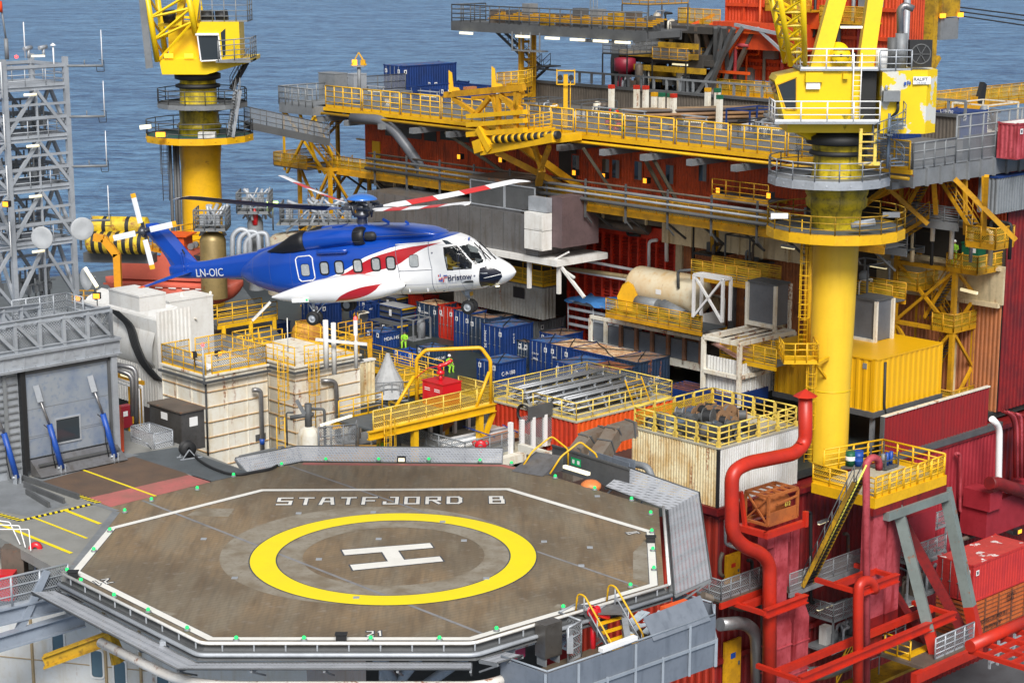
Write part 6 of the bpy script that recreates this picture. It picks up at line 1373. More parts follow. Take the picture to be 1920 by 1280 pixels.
for i,((x0,y0),(x1,y1),r,m_,lb) in enumerate((((1050,480),(1200,508),.11,CW,'upper white pipe running in front of the red louvred wall'),((1040,500),(1196,521),.16,mat('rusty_cream_pipe',(.55,.42,.22),.6,rust=.5),'rusty cream pipe between two white pipes before the red louvred wall'),((1052,504),(1192,527),.10,CW,'lower white pipe running in front of the red louvred wall'))):
 c=MB();c.cyl(PU(x0,y0,23.4),PU(x1,y1,23.4),r);tag(c.build('wall_pipe',m_),lb,'pipe','pipes in front of the louvred wall')
for pts,u_,r,m_,lb in((((1250,490),(1250,432),(1268,430),(1315,436),(1440,458)),23.5,.15,CW,'white pipe bending along the top of the red louvred wall'),(((1217,500),(1217,452),(1232,450)),23.6,.13,CW,'short white pipe bend in front of the red louvred wall'),(((1178,340),(1176,440),(1200,441)),23.4,.13,BK,'black corrugated hose hanging down the red louvred wall'),(((1092,355),(1092,380),(1090,460)),23.5,.16,BB,'blue cable bundle left of the red louvred wall'),(((1272,540),(1271,508),(1300,506)),20.2,.11,GD,'grey pipe climbing over the white tank'),(((1300,435),(1300,560)),23.6,.13,BK,'black vertical pipe right of the white tank')):
 c=MB();c.pipe([PU(x,y,u_) for x,y in pts],r,8);tag(c.build('service_pipe',m_),lb,'pipe')
for k in range(4):c=MB();c.pipe([PU(1060+k*5,345,22.6),PU(1066+k*4,400,23.4),PU(1056+k*3,465,23.4)],.12,6,2);tag(c.build('black_cable',BK),'black cable hanging in the dark corner left of the red louvred wall','cable','black hanging cables')
A_,B2=PU(1200,535,21.6),PU(1318,572,21.6);t=thing('storage_tank','large horizontal cream storage tank stained with orange rust','tank',tuple(A_),YAW);L=(B2-A_).length;r=1.45;c=MB();c.lathe((0,0,0),[(.001,.75)]+[(r*math.sin(R(a_)),.75*math.cos(R(a_))) for a_ in(15,30,45,60,75,90)]+[(r,-L+.6)]+[(r*math.sin(R(a_)),-L+.6-.75*math.cos(R(a_))) for a_ in(75,60,45,30,15)]+[(.001,-L-.15)],32,'y');c.build('shell',mat('stained_tank_cream',(.70,.62,.45),.5,grime=.7,gcol=(.60,.40,.18),rust=.3,streak=True,scale=.6),t)
c=MB();[c.box(-1,-y,-2.5,1,-y+.3,-1.0) for y in(1,L*.6,L+1)];c.build('saddle',WH,t);MB().box(-1.46,-L*.55,-.05,-1.43,-L*.55+.5,.3).build('notice',CW,t)
A_,B2=PU(1136,586,18.0),PU(1316,622,18.0);B2.z=A_.z;t=walkway('yellow mesh railed walkway in front of the cream tank with a yellow hoist',[A_,B2],YO,2.6,side=1,step=1.0,mesh=MSY,both=False)
ps=PU(1177,560,19);o=thing('yellow_hoist','yellow crane hook block standing behind the walkway railing','hook block',tuple(ps),YAW);c=MB();c.prism([(-.6,-.9),(.6,-.9),(.75,.2),(.4,1.0),(0,1.25),(-.4,1.0),(-.75,.2)],-.25,.25);c=c.build('block',mat('hoist_yellow',(.80,.42,.01),.4),o);c.rotation_euler=(R(90),0,R(-50));c=MB();c.box(-.9,-.9,-1.3,.9,.9,-.8);c.build('base',YO,o)
for i,(x,y,ru) in enumerate(((1215,570,0),(1262,590,.5))):o=thing('grey_drum',('grey lagged cylinder behind the walkway railing','grey cylinder with a pink strap tilted below the cream tank')[i],'cylinder',tuple(PU(x,y,19.3)),YAW);c=MB();c.cyl((0,-1.0,0),(0,1.0,.0+ru),.5,n=18);c.build('shell',GM,o)
B=PU(1313,690,20.0);t=rootat(B,'panel_bays','row of grey panelled bays with rusty posts and an open white top frame','equipment enclosure');B0=Vector(t.location);b=run(B,V,1107);h=rise(B,638);RP=mat('rusty_post',(.25,.13,.08),.8,grime=.6,rust=.7);a=2.6
for k in range(8):
 y=b*k/7;c=MB();c.box(-.1,y-.12,0,.12,y+.12,h);c.build('post',RP if k<6 else WR,t)
 if k<7:c=MB();c.box(.15,y+.15,.3,.25,y+b/7-.15,h-.3);c.box(.12,y+.3,.5,.16,y+b/7-.3,h-.6);c.build('bay_panel',mat('blue_grey_panel',(.14,.16,.19),.45,grime=.4),t);c=MB();c.beam((0,y,h+.12),(a,y,h+.12),.15);c.build('top_bar',WR,t)
c=MB();c.box(-.12,0,h,.1,b,h+.25);c.box(a-.1,0,h,a+.1,b,h+.25);c.box(-.1,0,-.2,.1,b,.3);c.build('top_frame',WR,t);MB().box(.3,.1,0,a,b,h-.9).build('inner_box',DR,t)
# ================= cranes =================
def ringdeck(par,c,z,ri,ro,mdeck,medge,mrail,h=1.1,n=16,name='ring_platform',edge=.35,mesh=None,a0=0,a1=2*math.pi,nr=3):
 c=Vector(c);o=MB();o.lathe(c+Z*z,[(ri,0),(ro,0),(ro,-.08),(ri,-.08),(ri,0)],n,smooth=False,a0=a0,a1=a1);d=o.build(name,mdeck,par)
 o=MB();o.lathe(c+Z*z,[(ro,.06),(ro+.05,.06),(ro+.05,-edge),(ro,-edge),(ro,.06)],n,smooth=False,a0=a0,a1=a1);o.build('edge_beam',medge,d)
 full=abs(a1-a0-2*math.pi)<.01;pts=[c+Z*z+Vector((ro*math.cos(a0+(a1-a0)*i/n),ro*math.sin(a0+(a1-a0)*i/n),0)) for i in range(n if full else n+1)]
 rail(d,pts,mrail,h,1.6,.035,nr,mesh=mesh,close=full);o=MB()
 for i in range(n):t=a0+(a1-a0)*(i+.5)/n;q=Vector((math.cos(t),math.sin(t),0));o.beam(c+q*ri*.9+Z*(z-.6),c+q*ro+Z*(z-.15),.08,.12)
 o.build('bracket',medge,d);return d
def lattice(par,pts4a,pts4b,nb,m,rc=.14,rb=.07,name='boom'):
 A4,B4=[Vector(p) for p in pts4a],[Vector(p) for p in pts4b];o=MB()
 for p,q in zip(A4,B4):o.cyl(p,q,rc,n=8)
 for i in range(nb):
  f0,f1=i/nb,(i+1)/nb;P0=[p+(q-p)*f0 for p,q in zip(A4,B4)];P1=[p+(q-p)*f1 for p,q in zip(A4,B4)]
  for j in range(4):k=(j+1)%4;o.cyl(P0[j],P1[k] if i%2 else P1[k],rb,n=5);o.cyl(P1[j],P1[k],rb,n=5)
 return o.build(name,m,par)
kc=PZ(1557,872,-5)+Vector((0,1.2,0));g=yplane(kc.y);K=lambda x,y,dy=0.:g(x,y,dy)-kc
t=thing('pedestal_crane','huge yellow pedestal crane with cab and peeling machinery house, right of the helideck','crane',tuple(kc));zk=lambda y:K(1560,y).z
def rad(x0,x1,y):return(K(x1,y).x-K(x0,y).x)/2
cxz=lambda x,y:K(x,y).x
o=MB();o.lathe((0,0,0),[(rad(1519,1594,860),0),(rad(1519,1595,860),zk(700)),(rad(1518,1600,650),zk(600)),(rad(1520,1606,550),zk(520)),(rad(1520,1609,450),zk(450)),(rad(1520,1609,450),zk(437))],40)
o.build('pedestal',mat('pedestal_yellow',(.84,.54,.03),.42,grime=.22,gcol=(.66,.38,.02),streak=True,rust=.06),t)
o=MB();[o.lathe((0,0,zk(y)),[(rad(1519,1597,700)+.012,-.03),(rad(1519,1597,700)+.03,0),(rad(1519,1597,700)+.012,.03)],40) for y in(632,727)];o.build('weld_seam',YC,t)
z_r1=zk(425);ringdeck(t,(.0,0,0),z_r1,1.3,4.1,DKG,Y,YD,1.15,18,edge=.5)
YDK=mat('greasy_yellow_paint',(.62,.46,.01),.4,grime=.75,gcol=(.05,.045,.012),streak=True)
rb_=1.75;o=MB();o.lathe((0,0,0),[(1.4,z_r1),(1.5,zk(400)),(1.55,zk(392)),(1.8,zk(385)),(1.85,zk(372)),(1.75,zk(368)),(1.85,zk(362)),(1.9,zk(350)),(1.7,zk(342)),(1.55,zk(330)),(1.45,zk(295)),(1.55,zk(280)),(1.6,zk(270))],36);o.build('slewing_column',YDK,t)
o=MB();o.lathe((0,0,0),[(1.5,zk(290)),(1.72,zk(288)),(1.72,zk(282)),(1.5,zk(280))],36);o.lathe((0,0,0),[(1.5,zk(268)),(1.9,zk(268)),(1.95,zk(262)),(1.95,zk(254)),(1.6,zk(250)),(1.5,zk(238))],48);o.build('slewing_bearing',BK,t)
z_r2=zk(330);ringdeck(t,(-.5,0,0),z_r2,1.5,3.6,GM,GR,GR,1.15,16,edge=.4)
o=MB();o.lathe((0,0,zk(238)),[(1.9,0),(2.0,.5),(2.1,.9)],8,smooth=False);o.build('turntable',YDK,t)
zc=zk(219);xa,xb=cxz(1440,215),cxz(1634,215);yf=-2.0
o=MB();o.box(xa,yf-.9,zc-.15,xb,yf+4.2,zc);o.build('cab_deck',GR,t);o=MB();o.box(xa+.9,yf+.1,zc-.75,xb-.3,1.6,zc-.15);o.beam((xa+1.2,-1.2,zc-.4),(-.8,0,zc-1.6),.5,.5);o.build('cab_support',YC,t)
rail(t,[(xa,yf+1.5,zc),(xa,yf-.85,zc),(xb-.05,yf-.85,zc)],CW,1.15,1.5,.04,3)
x0,x1=cxz(1487,200),cxz(1600,200);zt=zk(128);fr=[(cxz(1444,145),zk(147)),(cxz(1449,140),zk(138)),(x0+.2,zt),(x1,zt),(x1,zc),(cxz(1462,218),zc)]
o=MB();n_=len(fr);yb0,yb1=yf,yf+2.6;o.add([(x,yb0,z) for x,z in fr]+[(x,yb1,z) for x,z in fr],[tuple(range(n_))[::-1],tuple(range(n_,2*n_))]+[(i,(i+1)%n_,n_+(i+1)%n_,n_+i) for i in range(n_)]);cab=o.build('cab',YC,t)
wn=[(cxz(1448,152),zk(154)),(cxz(1484,140),zk(140)),(cxz(1484,198),zk(200)),(cxz(1464,198),zk(199))];o=MB();o.add([(x,yb0-.02,z) for x,z in wn],[(0,1,2,3)]);o.build('cab_window',GL,cab)
o=MB();[o.beam((a[0],yb0-.03,a[1]),(b[0],yb0-.03,b[1]),.07) for a,b in zip(wn,wn[1:]+wn[:1])];o.build('window_frame',Y,cab)
o=MB();a,b=fr[0],fr[5];o.add([(a[0]-.03,yb0+.15,a[1]-.1),(b[0]-.03,yb0+.15,b[1]+.4),(b[0]-.03,yb1-.15,b[1]+.4),(a[0]-.03,yb1-.15,a[1]-.1)],[(0,1,2,3)]);o.build('front_window',GL,cab)
for k,(px,py,w_,hh) in enumerate(((1503,140,1.0,.55),(1572,138,.3,.3))):o=MB();x,z=cxz(px,py),zk(py);o.box(x-.1,yb0-.3,z-hh/2,x-.1+w_,yb0-.003,z+hh/2);o.build('wall_box',YC,cab)
o=MB();x,z=cxz(1503,152),zk(152);o.box(x-.05,yb0-.22,z-.3,x+.75,yb0-.01,z+.1);o.build('wall_lamp',CW,cab)
MB().box(x1+.0,yb0+.4,zc,cxz(1632,200),yb1,zt-.1).build('door_recess',BK,t)
o=MB();o.box(cxz(1490,127),yf-.2,zt,cxz(1636,127),yf+3.0,zt+.12);o.build('roof_deck',GR,t);rail(t,[(cxz(1490,127),yf+2.6,zt+.1),(cxz(1490,127),yf-.15,zt+.1),(cxz(1634,127),yf-.15,zt+.1)],CW,1.15,1.3,.04,3)
YP=mat('peeling_yellow_paint',(.84,.58,.006),.45,grime=.1,patch=((.62,.63,.60),.75,.515))
hx0,hx1=cxz(1637,240),cxz(1742,240);o=MB();pr=[(hx0,-2.2),(hx1-.75,-2.4),(hx1,-1.6),(hx1,1.4),(hx0,1.6)];n_=5;zb_,zt_=zk(243),zk(127);o.prism(pr,zb_,zt_);hs_=o.build('machinery_house',YP,t)
o=MB();o.box(cxz(1696,148),-2.5,zk(152),cxz(1728,148),-2.42,zk(138));o.build('name_plate',CW,hs_);text('RALIFT',.26,(cxz(1697,148),-2.52,zk(145.5)),(R(90),0,0),NVY,hs_,'maker_lettering');text('CRANE',.17,(cxz(1702,148),-2.52,zk(151)),(R(90),0,0),mat('pale_lettering',(.35,.4,.5),.5),hs_,'maker_lettering')
o=MB();x=cxz(1680,150);o.box(x,-2.43,zk(154),x+.12,-2.40,zk(148));o.box(x+.18,-2.43,zk(152),x+.26,-2.40,zk(146));o.box(x+.3,-2.43,zk(153),x+.38,-2.40,zk(147));o.build('logo',BB,hs_)
o=MB();o.box(cxz(1640,175),-2.75,zk(183),cxz(1671,175),-2.3,zk(164));o.build('control_box',GM,t);o=MB();o.pipe([(cxz(1668,185),-2.5,zk(184)),(cxz(1668,200),-2.6,zk(200)),(cxz(1655,215),-2.3,zk(216))],.09,8);o.build('flexible_duct',BK,t);o=MB();o.pipe([(cxz(1647,165),-2.4,zk(164)),(cxz(1647,160),-2.4,zk(155)),(cxz(1650,160),-2.4,zk(158))],.08,8);o.build('vent_pipe',GR,t)
xs_,ys_=cxz(1650,240),-2.7;o=MB()
for k in range(17):a_=k*.42;z=zk(300)+k*(zk(215)-zk(300))/16;o.beam((xs_+.15*math.cos(a_),ys_+.15*math.sin(a_),z),(xs_+.95*math.cos(a_),ys_+.95*math.sin(a_),z),.32,.04)
sp_=o.build('spiral_stair',mat('blue_grey_steel',(.13,.17,.23),.5),t);o=MB();o.cyl((xs_,ys_,zk(305)),(xs_,ys_,zk(205)),.09)
for q in(1.0,.5):o.sweep([Vector((xs_+.95*math.cos(k*.42),ys_+.95*math.sin(k*.42),zk(300)+q+k*(zk(215)-zk(300))/16)) for k in range(17)],[.03]*17,5)
for k in range(17):a_=k*.42;z=zk(300)+k*(zk(215)-zk(300))/16;o.cyl((xs_+.95*math.cos(a_),ys_+.95*math.sin(a_),z),(xs_+.95*math.cos(a_),ys_+.95*math.sin(a_),z+1),.02,n=5)
o.build('stair_rail',MATS['blue_grey_steel'],sp_)
o=MB();xl_,xr_=cxz(1597,260),cxz(1624,260);[o.beam((x,-2.9,zk(298)),(x,-2.9,zk(232)),.18) for x in(xl_,xr_)];[o.beam((xl_,-2.9,zk(y)),(xr_,-2.9,zk(y)),.08) for y in(242,256,268,281)];o.beam((xl_,-2.9,zk(296)),(xr_+.3,-2.9,zk(296)),.2);o.build('yellow_hanger_frame',YR,t)
ladder(t,(cxz(1592,215),yf-.25,zc),zt-zc,CW,(0,-1,0),.45,False)
o=MB();o.beam((cxz(1527,120),-1.2,zt),(cxz(1572,0),-.6,zk(-30)),1.0,.9,(0,1,0));o.beam((cxz(1614,120),-1.2,zt),(cxz(1640,0),-.6,zk(-40)),.9,.9,(0,1,0));o.build('gantry_leg',YC,t)
bz=zk(118);lattice(t,[(cxz(1474,118),yf+.1,bz),(cxz(1500,118),yf+.1,bz),(cxz(1500,118),yf+2.4,bz),(cxz(1474,118),yf+2.4,bz)],[(cxz(1441,-6),yf-3,zk(-8)),(cxz(1482,-6),yf-3,zk(-8)),(cxz(1482,-6),yf+1,zk(-8)),(cxz(1441,-6),yf+1,zk(-8))],5,YC,.17,.09,'lattice_boom')
o=MB();x=cxz(1566,100);z=zk(100);o.lathe((x,-1.9,z),[(.1,-.2),(.55,-.2),(.55,-.1),(.4,0),(.4,.9),(.7,1.0),(.7,1.1),(.1,1.1)],28,'y');o.build('winch_drum',YC,t);o=MB();[o.cyl((x+.42*math.cos(k),-2.12,z+.42*math.sin(k)),(x+.42*math.cos(k),-2.08,z+.42*math.sin(k)),.04,n=6) for k in range(7)];o.prism([(0,0)]*3,0,0) if False else None;o.build('winch_bolts',BK,t)
o=MB();o.add([(x-.9,-1.7,zt+.1),(x+.9,-1.7,zt+.1),(x+.5,-1.7,z+.3),(x-.5,-1.7,z+.3),(x-.9,-1.4,zt+.1),(x+.9,-1.4,zt+.1),(x+.5,-1.4,z+.3),(x-.5,-1.4,z+.3)],[(0,1,2,3),(7,6,5,4),(0,3,7,4),(1,5,6,2),(2,6,7,3)]);o.build('winch_bracket',YC,t)
for px,w_,y0,y1,m_ in((1643,.35,120,88,CW),(1662,.3,118,68,GD),(1678,.35,118,60,GM)):o=MB();o.cyl((cxz(px,120),-1.6,zk(127)),(cxz(px,120),-1.6,zk(y1)),w_,n=14);o.build('engine_stack',m_,t)
o=MB();o.pipe([(cxz(1678,80),-1.6,zk(80)),(cxz(1677,20),-1.6,zk(16)),(cxz(1686,10),-1.6,zk(8)),(cxz(1702,15),-1.6,zk(15))],.2,12,.6);o.build('exhaust_pipe',SS,t)
o=MB();x=cxz(1714,98);z=zk(98);o.box(x-.65,-1.9,z-.75,x+.65,-1.3,z+.8);rdr=o.build('radiator',BK,t);o=MB();o.lathe((x,-1.92,z),[(.52,0),(.56,-.04),(.60,0)],24,'y');[o.beam((x,-1.93,z),(x+.55*math.cos(k*1.05),-1.93,z+.55*math.sin(k*1.05)),.05) for k in range(6)];o.build('fan',GD,rdr)
rail(t,[(cxz(1636,125),-2.3,zt_),(cxz(1694,125),-2.3,zt_)],GR,1.15,1.0,.04,3)
for px,py in((1588,49),):MB().box(cxz(px-20,py),-1.6,zk(py+2),cxz(px+20,py),-1.3,zk(py-2)).build('strip_lamp',LW,t)
for i,(px,py) in enumerate(((1448,392),(1652,390))):o=MB();o.box(cxz(px,py)-.5,-3.2,zk(py)-.1,cxz(px,py)+.5,-3.0,zk(py)+.2);o.build('lamp_box',CW if i==0 else GM,t)
o=MB();o.cyl((cxz(1578,405),-3.3,zk(408)),(cxz(1622,400),-3.3,zk(402)),.18);o.cyl((cxz(1585,405),-3.1,zk(405)),(cxz(1622,400),-3.2,zk(399)),.15);o.build('stored_tubes',GR,t)
ladder(t,(cxz(1497,640),-1.6,zk(650)),zk(435)-zk(650),Y,(0,-1,0),.5,True);ladder(t,(cxz(1508,800),-1.9,zk(850)),zk(660)-zk(850),Y,(0,-1,0),.5,True)
o=MB();[o.cyl((cxz(px,500),-1.2,zk(640)),(cxz(px,440),-1.2,zk(436)),.09) for px in(1512,1507,1516)];o.build('riser_pipes',YO,t)
o=MB();zl=zk(662);o.box(cxz(1458,660),-2.6,zl-.1,cxz(1522,660),-.6,zl);o.beam((cxz(1520,660),-2.5,zl-.1),(cxz(1546,650),-1.3,zl+.0),.2);o.beam((cxz(1520,660),-2.4,zl-.2),(cxz(1545,700),-1.0,zk(703)),.14);ld=o.build('ladder_landing',Y,t);rail(ld,[(cxz(1521,660),-.6,zl),(cxz(1521,660),-2.6,zl),(cxz(1458,660),-2.6,zl),(cxz(1458,660),-.6,zl)],Y,1.15,.7,.035,3)
q=PZ(1640,935,-4.9);t=rootat(q,'crane_base_deck','yellow railed pale deck at the foot of the right crane with drums on it','platform');a=run(q,U,1770);b=run(q,V,1524)
ST=mat('strut_grey_green',(.19,.23,.22),.55,grime=.4,rust=.35)
MB().box(0,0,-.12,a,b,0).build('deck_plate',CON,t);c=MB();c.box(-.12,-.12,-.55,a+.1,.0,.05);c.box(-.12,0,-.55,0,b,.05);c.build('edge_beam',Y,t)
for i in range(5):rail(t,[(a*i/5+.05,0,0),(a*(i+1)/5-.05,0,0)],Y,1.25,.7,.05,4,mesh=MSY,toe=.3)
rail(t,[(a,0,0),(a,4.5,0),(a*.35,5.5,0)],Y,1.35,1.1,.06,4,toe=.3);rail(t,[(0,b,0),(0,b*.45,0)],Y,1.2,1.1,.05,4,mesh=MSY,toe=.4);rail(t,[(0,b*.12,0),(0,0,0)],Y,1.2,1.1,.05,4)
c=MB();c.box(-.2,-.1,-1.0,a+.2,.3,-.56);c.build('red_girder',RW,t);c=MB();c.box(a*.15,-.3,-1.5,a+.3,.1,-1.0);c.build('grey_girder',ST,t)
for(x0,y0),(x1,y1),nm in(((1682,945),(1757,1240),0),((1772,915),(1830,1190),0)):
 p,q2=TOL(t,PV(x0,y0,-5.3)),TOL(t,PV(x1,y1,-7.6));m_=p+(q2-p)*.80;c=MB();c.beam(p,m_,.62,.62);c.build('strut',ST,t);c=MB();c.beam(m_,q2,.64,.64);c.build('strut_foot',RD,t)
for(x0,y0),(x1,y1) in(((1672,940),(1815,1200)),((1668,1105),(1750,1235))):c=MB();c.beam(TOL(t,PV(x0,y0,-3)),TOL(t,PV(x1,y1,-6.8)),.6,.6);c.build('red_brace',RW,t)
for i,(px,m_,lb) in enumerate(((1594,GN,'green and white oil drum on the crane base deck'),(1609,BB,'blue oil drum beside the green one on the crane base deck'))):
 o=thing('oil_drum',lb,'drum',tuple(PZ(px,872,-4.75)),0);c=MB();c.lathe((0,0,0),[(.001,0),(.29,0),(.30,.3),(.31,.31),(.30,.33),(.30,.6),(.31,.61),(.30,.63),(.29,.92),(.27,.9),(.001,.9)],22);c.build('shell',m_,o)
 if i==0:c=MB();c.lathe((0,0,0),[(.305,.34),(.312,.36),(.312,.58),(.305,.6)],22);c.build('white_band',CW,o);c=MB();c.box(-.6,-.35,-.14,1.0,.35,-.02);c.build('pallet',WD,o)
o=rootat(PZ(1660,880,-4.8),'tool_basket','dark grey equipment basket with small blue cylinders on the crane base deck','basket');c=MB()
for z in(0,.5):[c.beam(p_+(z,),q_+(z,),.07) for p_,q_ in(((0,0),(1.3,0)),((1.3,0),(1.3,1.1)),((1.3,1.1),(0,1.1)),((0,1.1),(0,0)))]
[c.beam((x,y,0),(x,y,1.3 if y else.9),.08) for x in(0,1.3) for y in(0,1.1)];c.box(0,0,0,1.3,1.1,.06);c.build('frame',GD,o);[MB().cyl((.3+.4*k,.4,.05),(.3+.4*k,.4,.85),.12).build('gas_cylinder',BB if k else GM,o) for k in range(3)]
p0,p1=PV(1610,900,-6.2),PV(1514,1095,-3.2);t=thing('long_stair','steep dark stair with yellow stringers descending from the crane base deck','stair',tuple(p0));stair(t,(0,0,0),p1-p0,1.1,YD,BK,rm=GD);c=MB();c.cyl(Z*1.02+Vector((.3,-.5,0)),(p1-p0)+Z*1.02+Vector((.3,-.5,0)),.05);c.build('bright_handrail',mat('yellow_tape',(.8,.75,.1),.5),t)
A1,A2=PV(1480,1110,-3.2),PV(1640,1055,-3.2);A2.z=A1.z;walkway('rusty brown walkway crossing the dark red wall at the foot of the steep stair',[A1,A2],GM,1.8,side=1,both=False,mesh=MSH,deck=BR)
# ---- left crane ----
kl=PY0=P(377,330,155);kl=Vector((kl.x,kl.y,-5));gl=yplane(kl.y);KL=lambda x,y,dy=0.:gl(x,y,dy)-kl
t=thing('pedestal_crane','yellow pedestal crane with glazed cab standing against the sea at the upper left','crane',tuple(kl));zl=lambda y:KL(377,y).z;xl=lambda x,y=200:KL(x,y).x;sc_=155/3600*1.02
o=MB();o.lathe((0,0,0),[(xl(414)-xl(377),0),(xl(415)-xl(377),zl(400)),(xl(414)-xl(377),zl(310)),(xl(415)-xl(377)+.05,zl(285)),(xl(415)-xl(377)+.1,zl(265))],36);o.build('pedestal',Y,t)
o=MB();R0=xl(411)-xl(374);o.lathe((0,0,0),[(R0,zl(262)),(R0+.05,zl(240)),(R0+.2,zl(238)),(R0+.2,zl(234)),(R0-.05,zl(228)),(R0,zl(205)),(R0-.1,zl(200)),(R0-.1,zl(168)),(R0-.15,zl(150)),(R0,zl(147))],32);o.build('slewing_column',YDK,t)
o=MB();o.lathe((0,0,0),[(R0-.1,zl(165)),(R0+.2,zl(163)),(R0+.2,zl(158)),(R0-.1,zl(156))],32);o.lathe((0,0,0),[(R0,zl(149)),(R0+.25,zl(147)),(R0+.25,zl(138)),(R0,zl(136))],32);o.build('slewing_bearing',BK,t)
ringdeck(t,(0,0,0),zl(252),R0,xl(474)-xl(374),mat('green_deck',(.02,.09,.07),.6),Y,GD,1.2,14,edge=.45);ringdeck(t,(.3,0,0),zl(193),R0-.1,xl(462)-xl(374)-.2,GD,GM,GD,1.15,14,edge=.3)
yq=-2.3;o=MB();pr=[(xl(313,125),zl(136)),(xl(308,115),zl(108)),(xl(380),zl(108)),(xl(484),zl(105)),(xl(484),zl(112)),(xl(395,130),zl(136))];n_=6
o.add([(x,yq,z) for x,z in pr]+[(x,2.2,z) for x,z in pr],[tuple(range(n_))[::-1],tuple(range(n_,2*n_))]+[(i,(i+1)%n_,n_+(i+1)%n_,n_+i) for i in range(n_)]);o.build('turntable',YC,t)
o=MB();o.box(xl(322,60),yq+.6,zl(108),xl(378,60),1.8,zl(40));o.box(xl(310),yq+.3,zl(48),xl(395),2,zl(42));o.build('crane_body',YC,t)
for s,lit in((330,LO),(367,LO)):MB().box(xl(s)-.35,yq-.2,zl(105),xl(s)+.35,yq-.02,zl(97)).build('flood_lamp',lit,t)
c0=[(xl(381,60),zl(60)),(xl(420,60),zl(60)),(xl(425,110),zl(108)),(xl(388,110),zl(110))];o=MB();cb=[(xl(379,60),zl(60)),(xl(392),zl(38)),(xl(462),zl(38)),(xl(463),zl(105)),(xl(425),zl(112)),(xl(388,110),zl(112))];n_=6;o.add([(x,yq-.6,z) for x,z in cb]+[(x,yq+2.2,z) for x,z in cb],[tuple(range(n_))[::-1],tuple(range(n_,2*n_))]+[(i,(i+1)%n_,n_+(i+1)%n_,n_+i) for i in range(n_)]);cab=o.build('cab',YC,t)
o=MB();o.add([(x,yq-.63,z) for x,z in c0],[(0,3,2,1)]);o.build('cab_window',GL,cab);o=MB();o.add([(x,yq-.63,z) for x,z in((xl(424,60),zl(58)),(xl(433,60),zl(50)),(xl(433,100),zl(98)),(xl(428,100),zl(104)))],[(0,3,2,1)]);o.build('side_window',GL,cab);o=MB();o.beam((xl(378,60),yq-.7,zl(61)),(xl(421,60),yq-.7,zl(61)),.15);[o.beam((a_[0],yq-.66,a_[1]),(b_[0],yq-.66,b_[1]),.1) for a_,b_ in zip(c0,c0[1:]+c0[:1])];o.build('window_frame',CW,cab)
rail(t,[(xl(425),yq-1.3,zl(110)),(xl(484),yq-1.3,zl(105)),(xl(484),yq+2,zl(105))],GM,1.6,1.2,.04,4);MB().box(xl(420),yq-1.3,zl(112),xl(484),yq+2,zl(108)).build('cab_gallery',GM,t)
rail(t,[(xl(392),yq-.4,zl(38)),(xl(478),yq-.4,zl(38)),(xl(478),yq+2,zl(38))],GM,1.7,1.0,.04,4);o=MB();0;[MB().cyl((xl(x),yq+.2,zl(30)),(xl(x)+.9,yq+.2,zl(28)),.5,n=14).build('winch_drum',BK,t) for x in(322,392,418)]
lattice(t,[(xl(305,110),yq,zl(112)),(xl(378,90),yq-.3,zl(62)),(xl(378,90),1.5,zl(62)),(xl(305,110),1.5,zl(112))],[(xl(290,0),yq-1,zl(-12)),(xl(366,0),yq-1,zl(-12)),(xl(366,0),1,zl(-12)),(xl(290,0),1,zl(-12))],3,YC,.24,.11,'lattice_boom')
o=MB();o.beam((xl(345,40),yq,zl(45)),(xl(352,0),yq,zl(-12)),.9,.5);o.beam((xl(370,40),yq+.5,zl(45)),(xl(378,0),yq+.5,zl(-12)),.7,.5);o.build('gantry_leg',YC,t)
o=MB();o.add([(xl(276,0),yq-1.2,zl(-5)),(xl(288,0),yq-1.2,zl(-5)),(xl(303),yq-.8,zl(122)),(xl(290),yq-.8,zl(124))],[(0,1,2,3)]);o.add([(xl(276,0),yq-1.1,zl(-5)),(xl(288,0),yq-1.1,zl(-5)),(xl(303),yq-.7,zl(122)),(xl(290),yq-.7,zl(124))],[(3,2,1,0)]);o.build('boom_screen',GM,t)
stair(t,(xl(470),-1,zl(112)),(xl(440),-1.5,zl(165)),.8,BK,GD,rm=GD);stair(t,(xl(455),-2.2,zl(165)),(xl(440),-2.6,zl(250)),.8,GR,GM,rm=GM)
o=MB();[o.cyl((xl(x),-1.5,2),(xl(x),-1.5,zl(268)),.13) for x in(322,330,336)];o.build('riser_pipes',GD,t);ladder(t,(xl(314),-2.0,zl(370)),zl(270)-zl(370),GD,(0,-1,0),.5)
o=MB();o.box(xl(384,240),-3.5,zl(256),xl(414),-2.8,zl(240));o.build('white_locker',WH,t);o=MB();o.beam((xl(280),-4.2,zl(229)),(xl(300),-4.2,zl(227)),.3);o.build('strip_lamp',LW,t);MB().box(xl(316)-.3,-4.4,zl(246),xl(316)+.4,-4.1,zl(238)).build('lit_lamp',LO,t)
p,q=gl(470,232),PU(618,263,17.5);t2=walkway('long narrow grey footbridge from the left crane ring to the stair tower',[p,q],GD,1.2,side=1,mesh=MSH,step=1.4,h=1.3,thick=.6,name='footbridge',cat='footbridge')
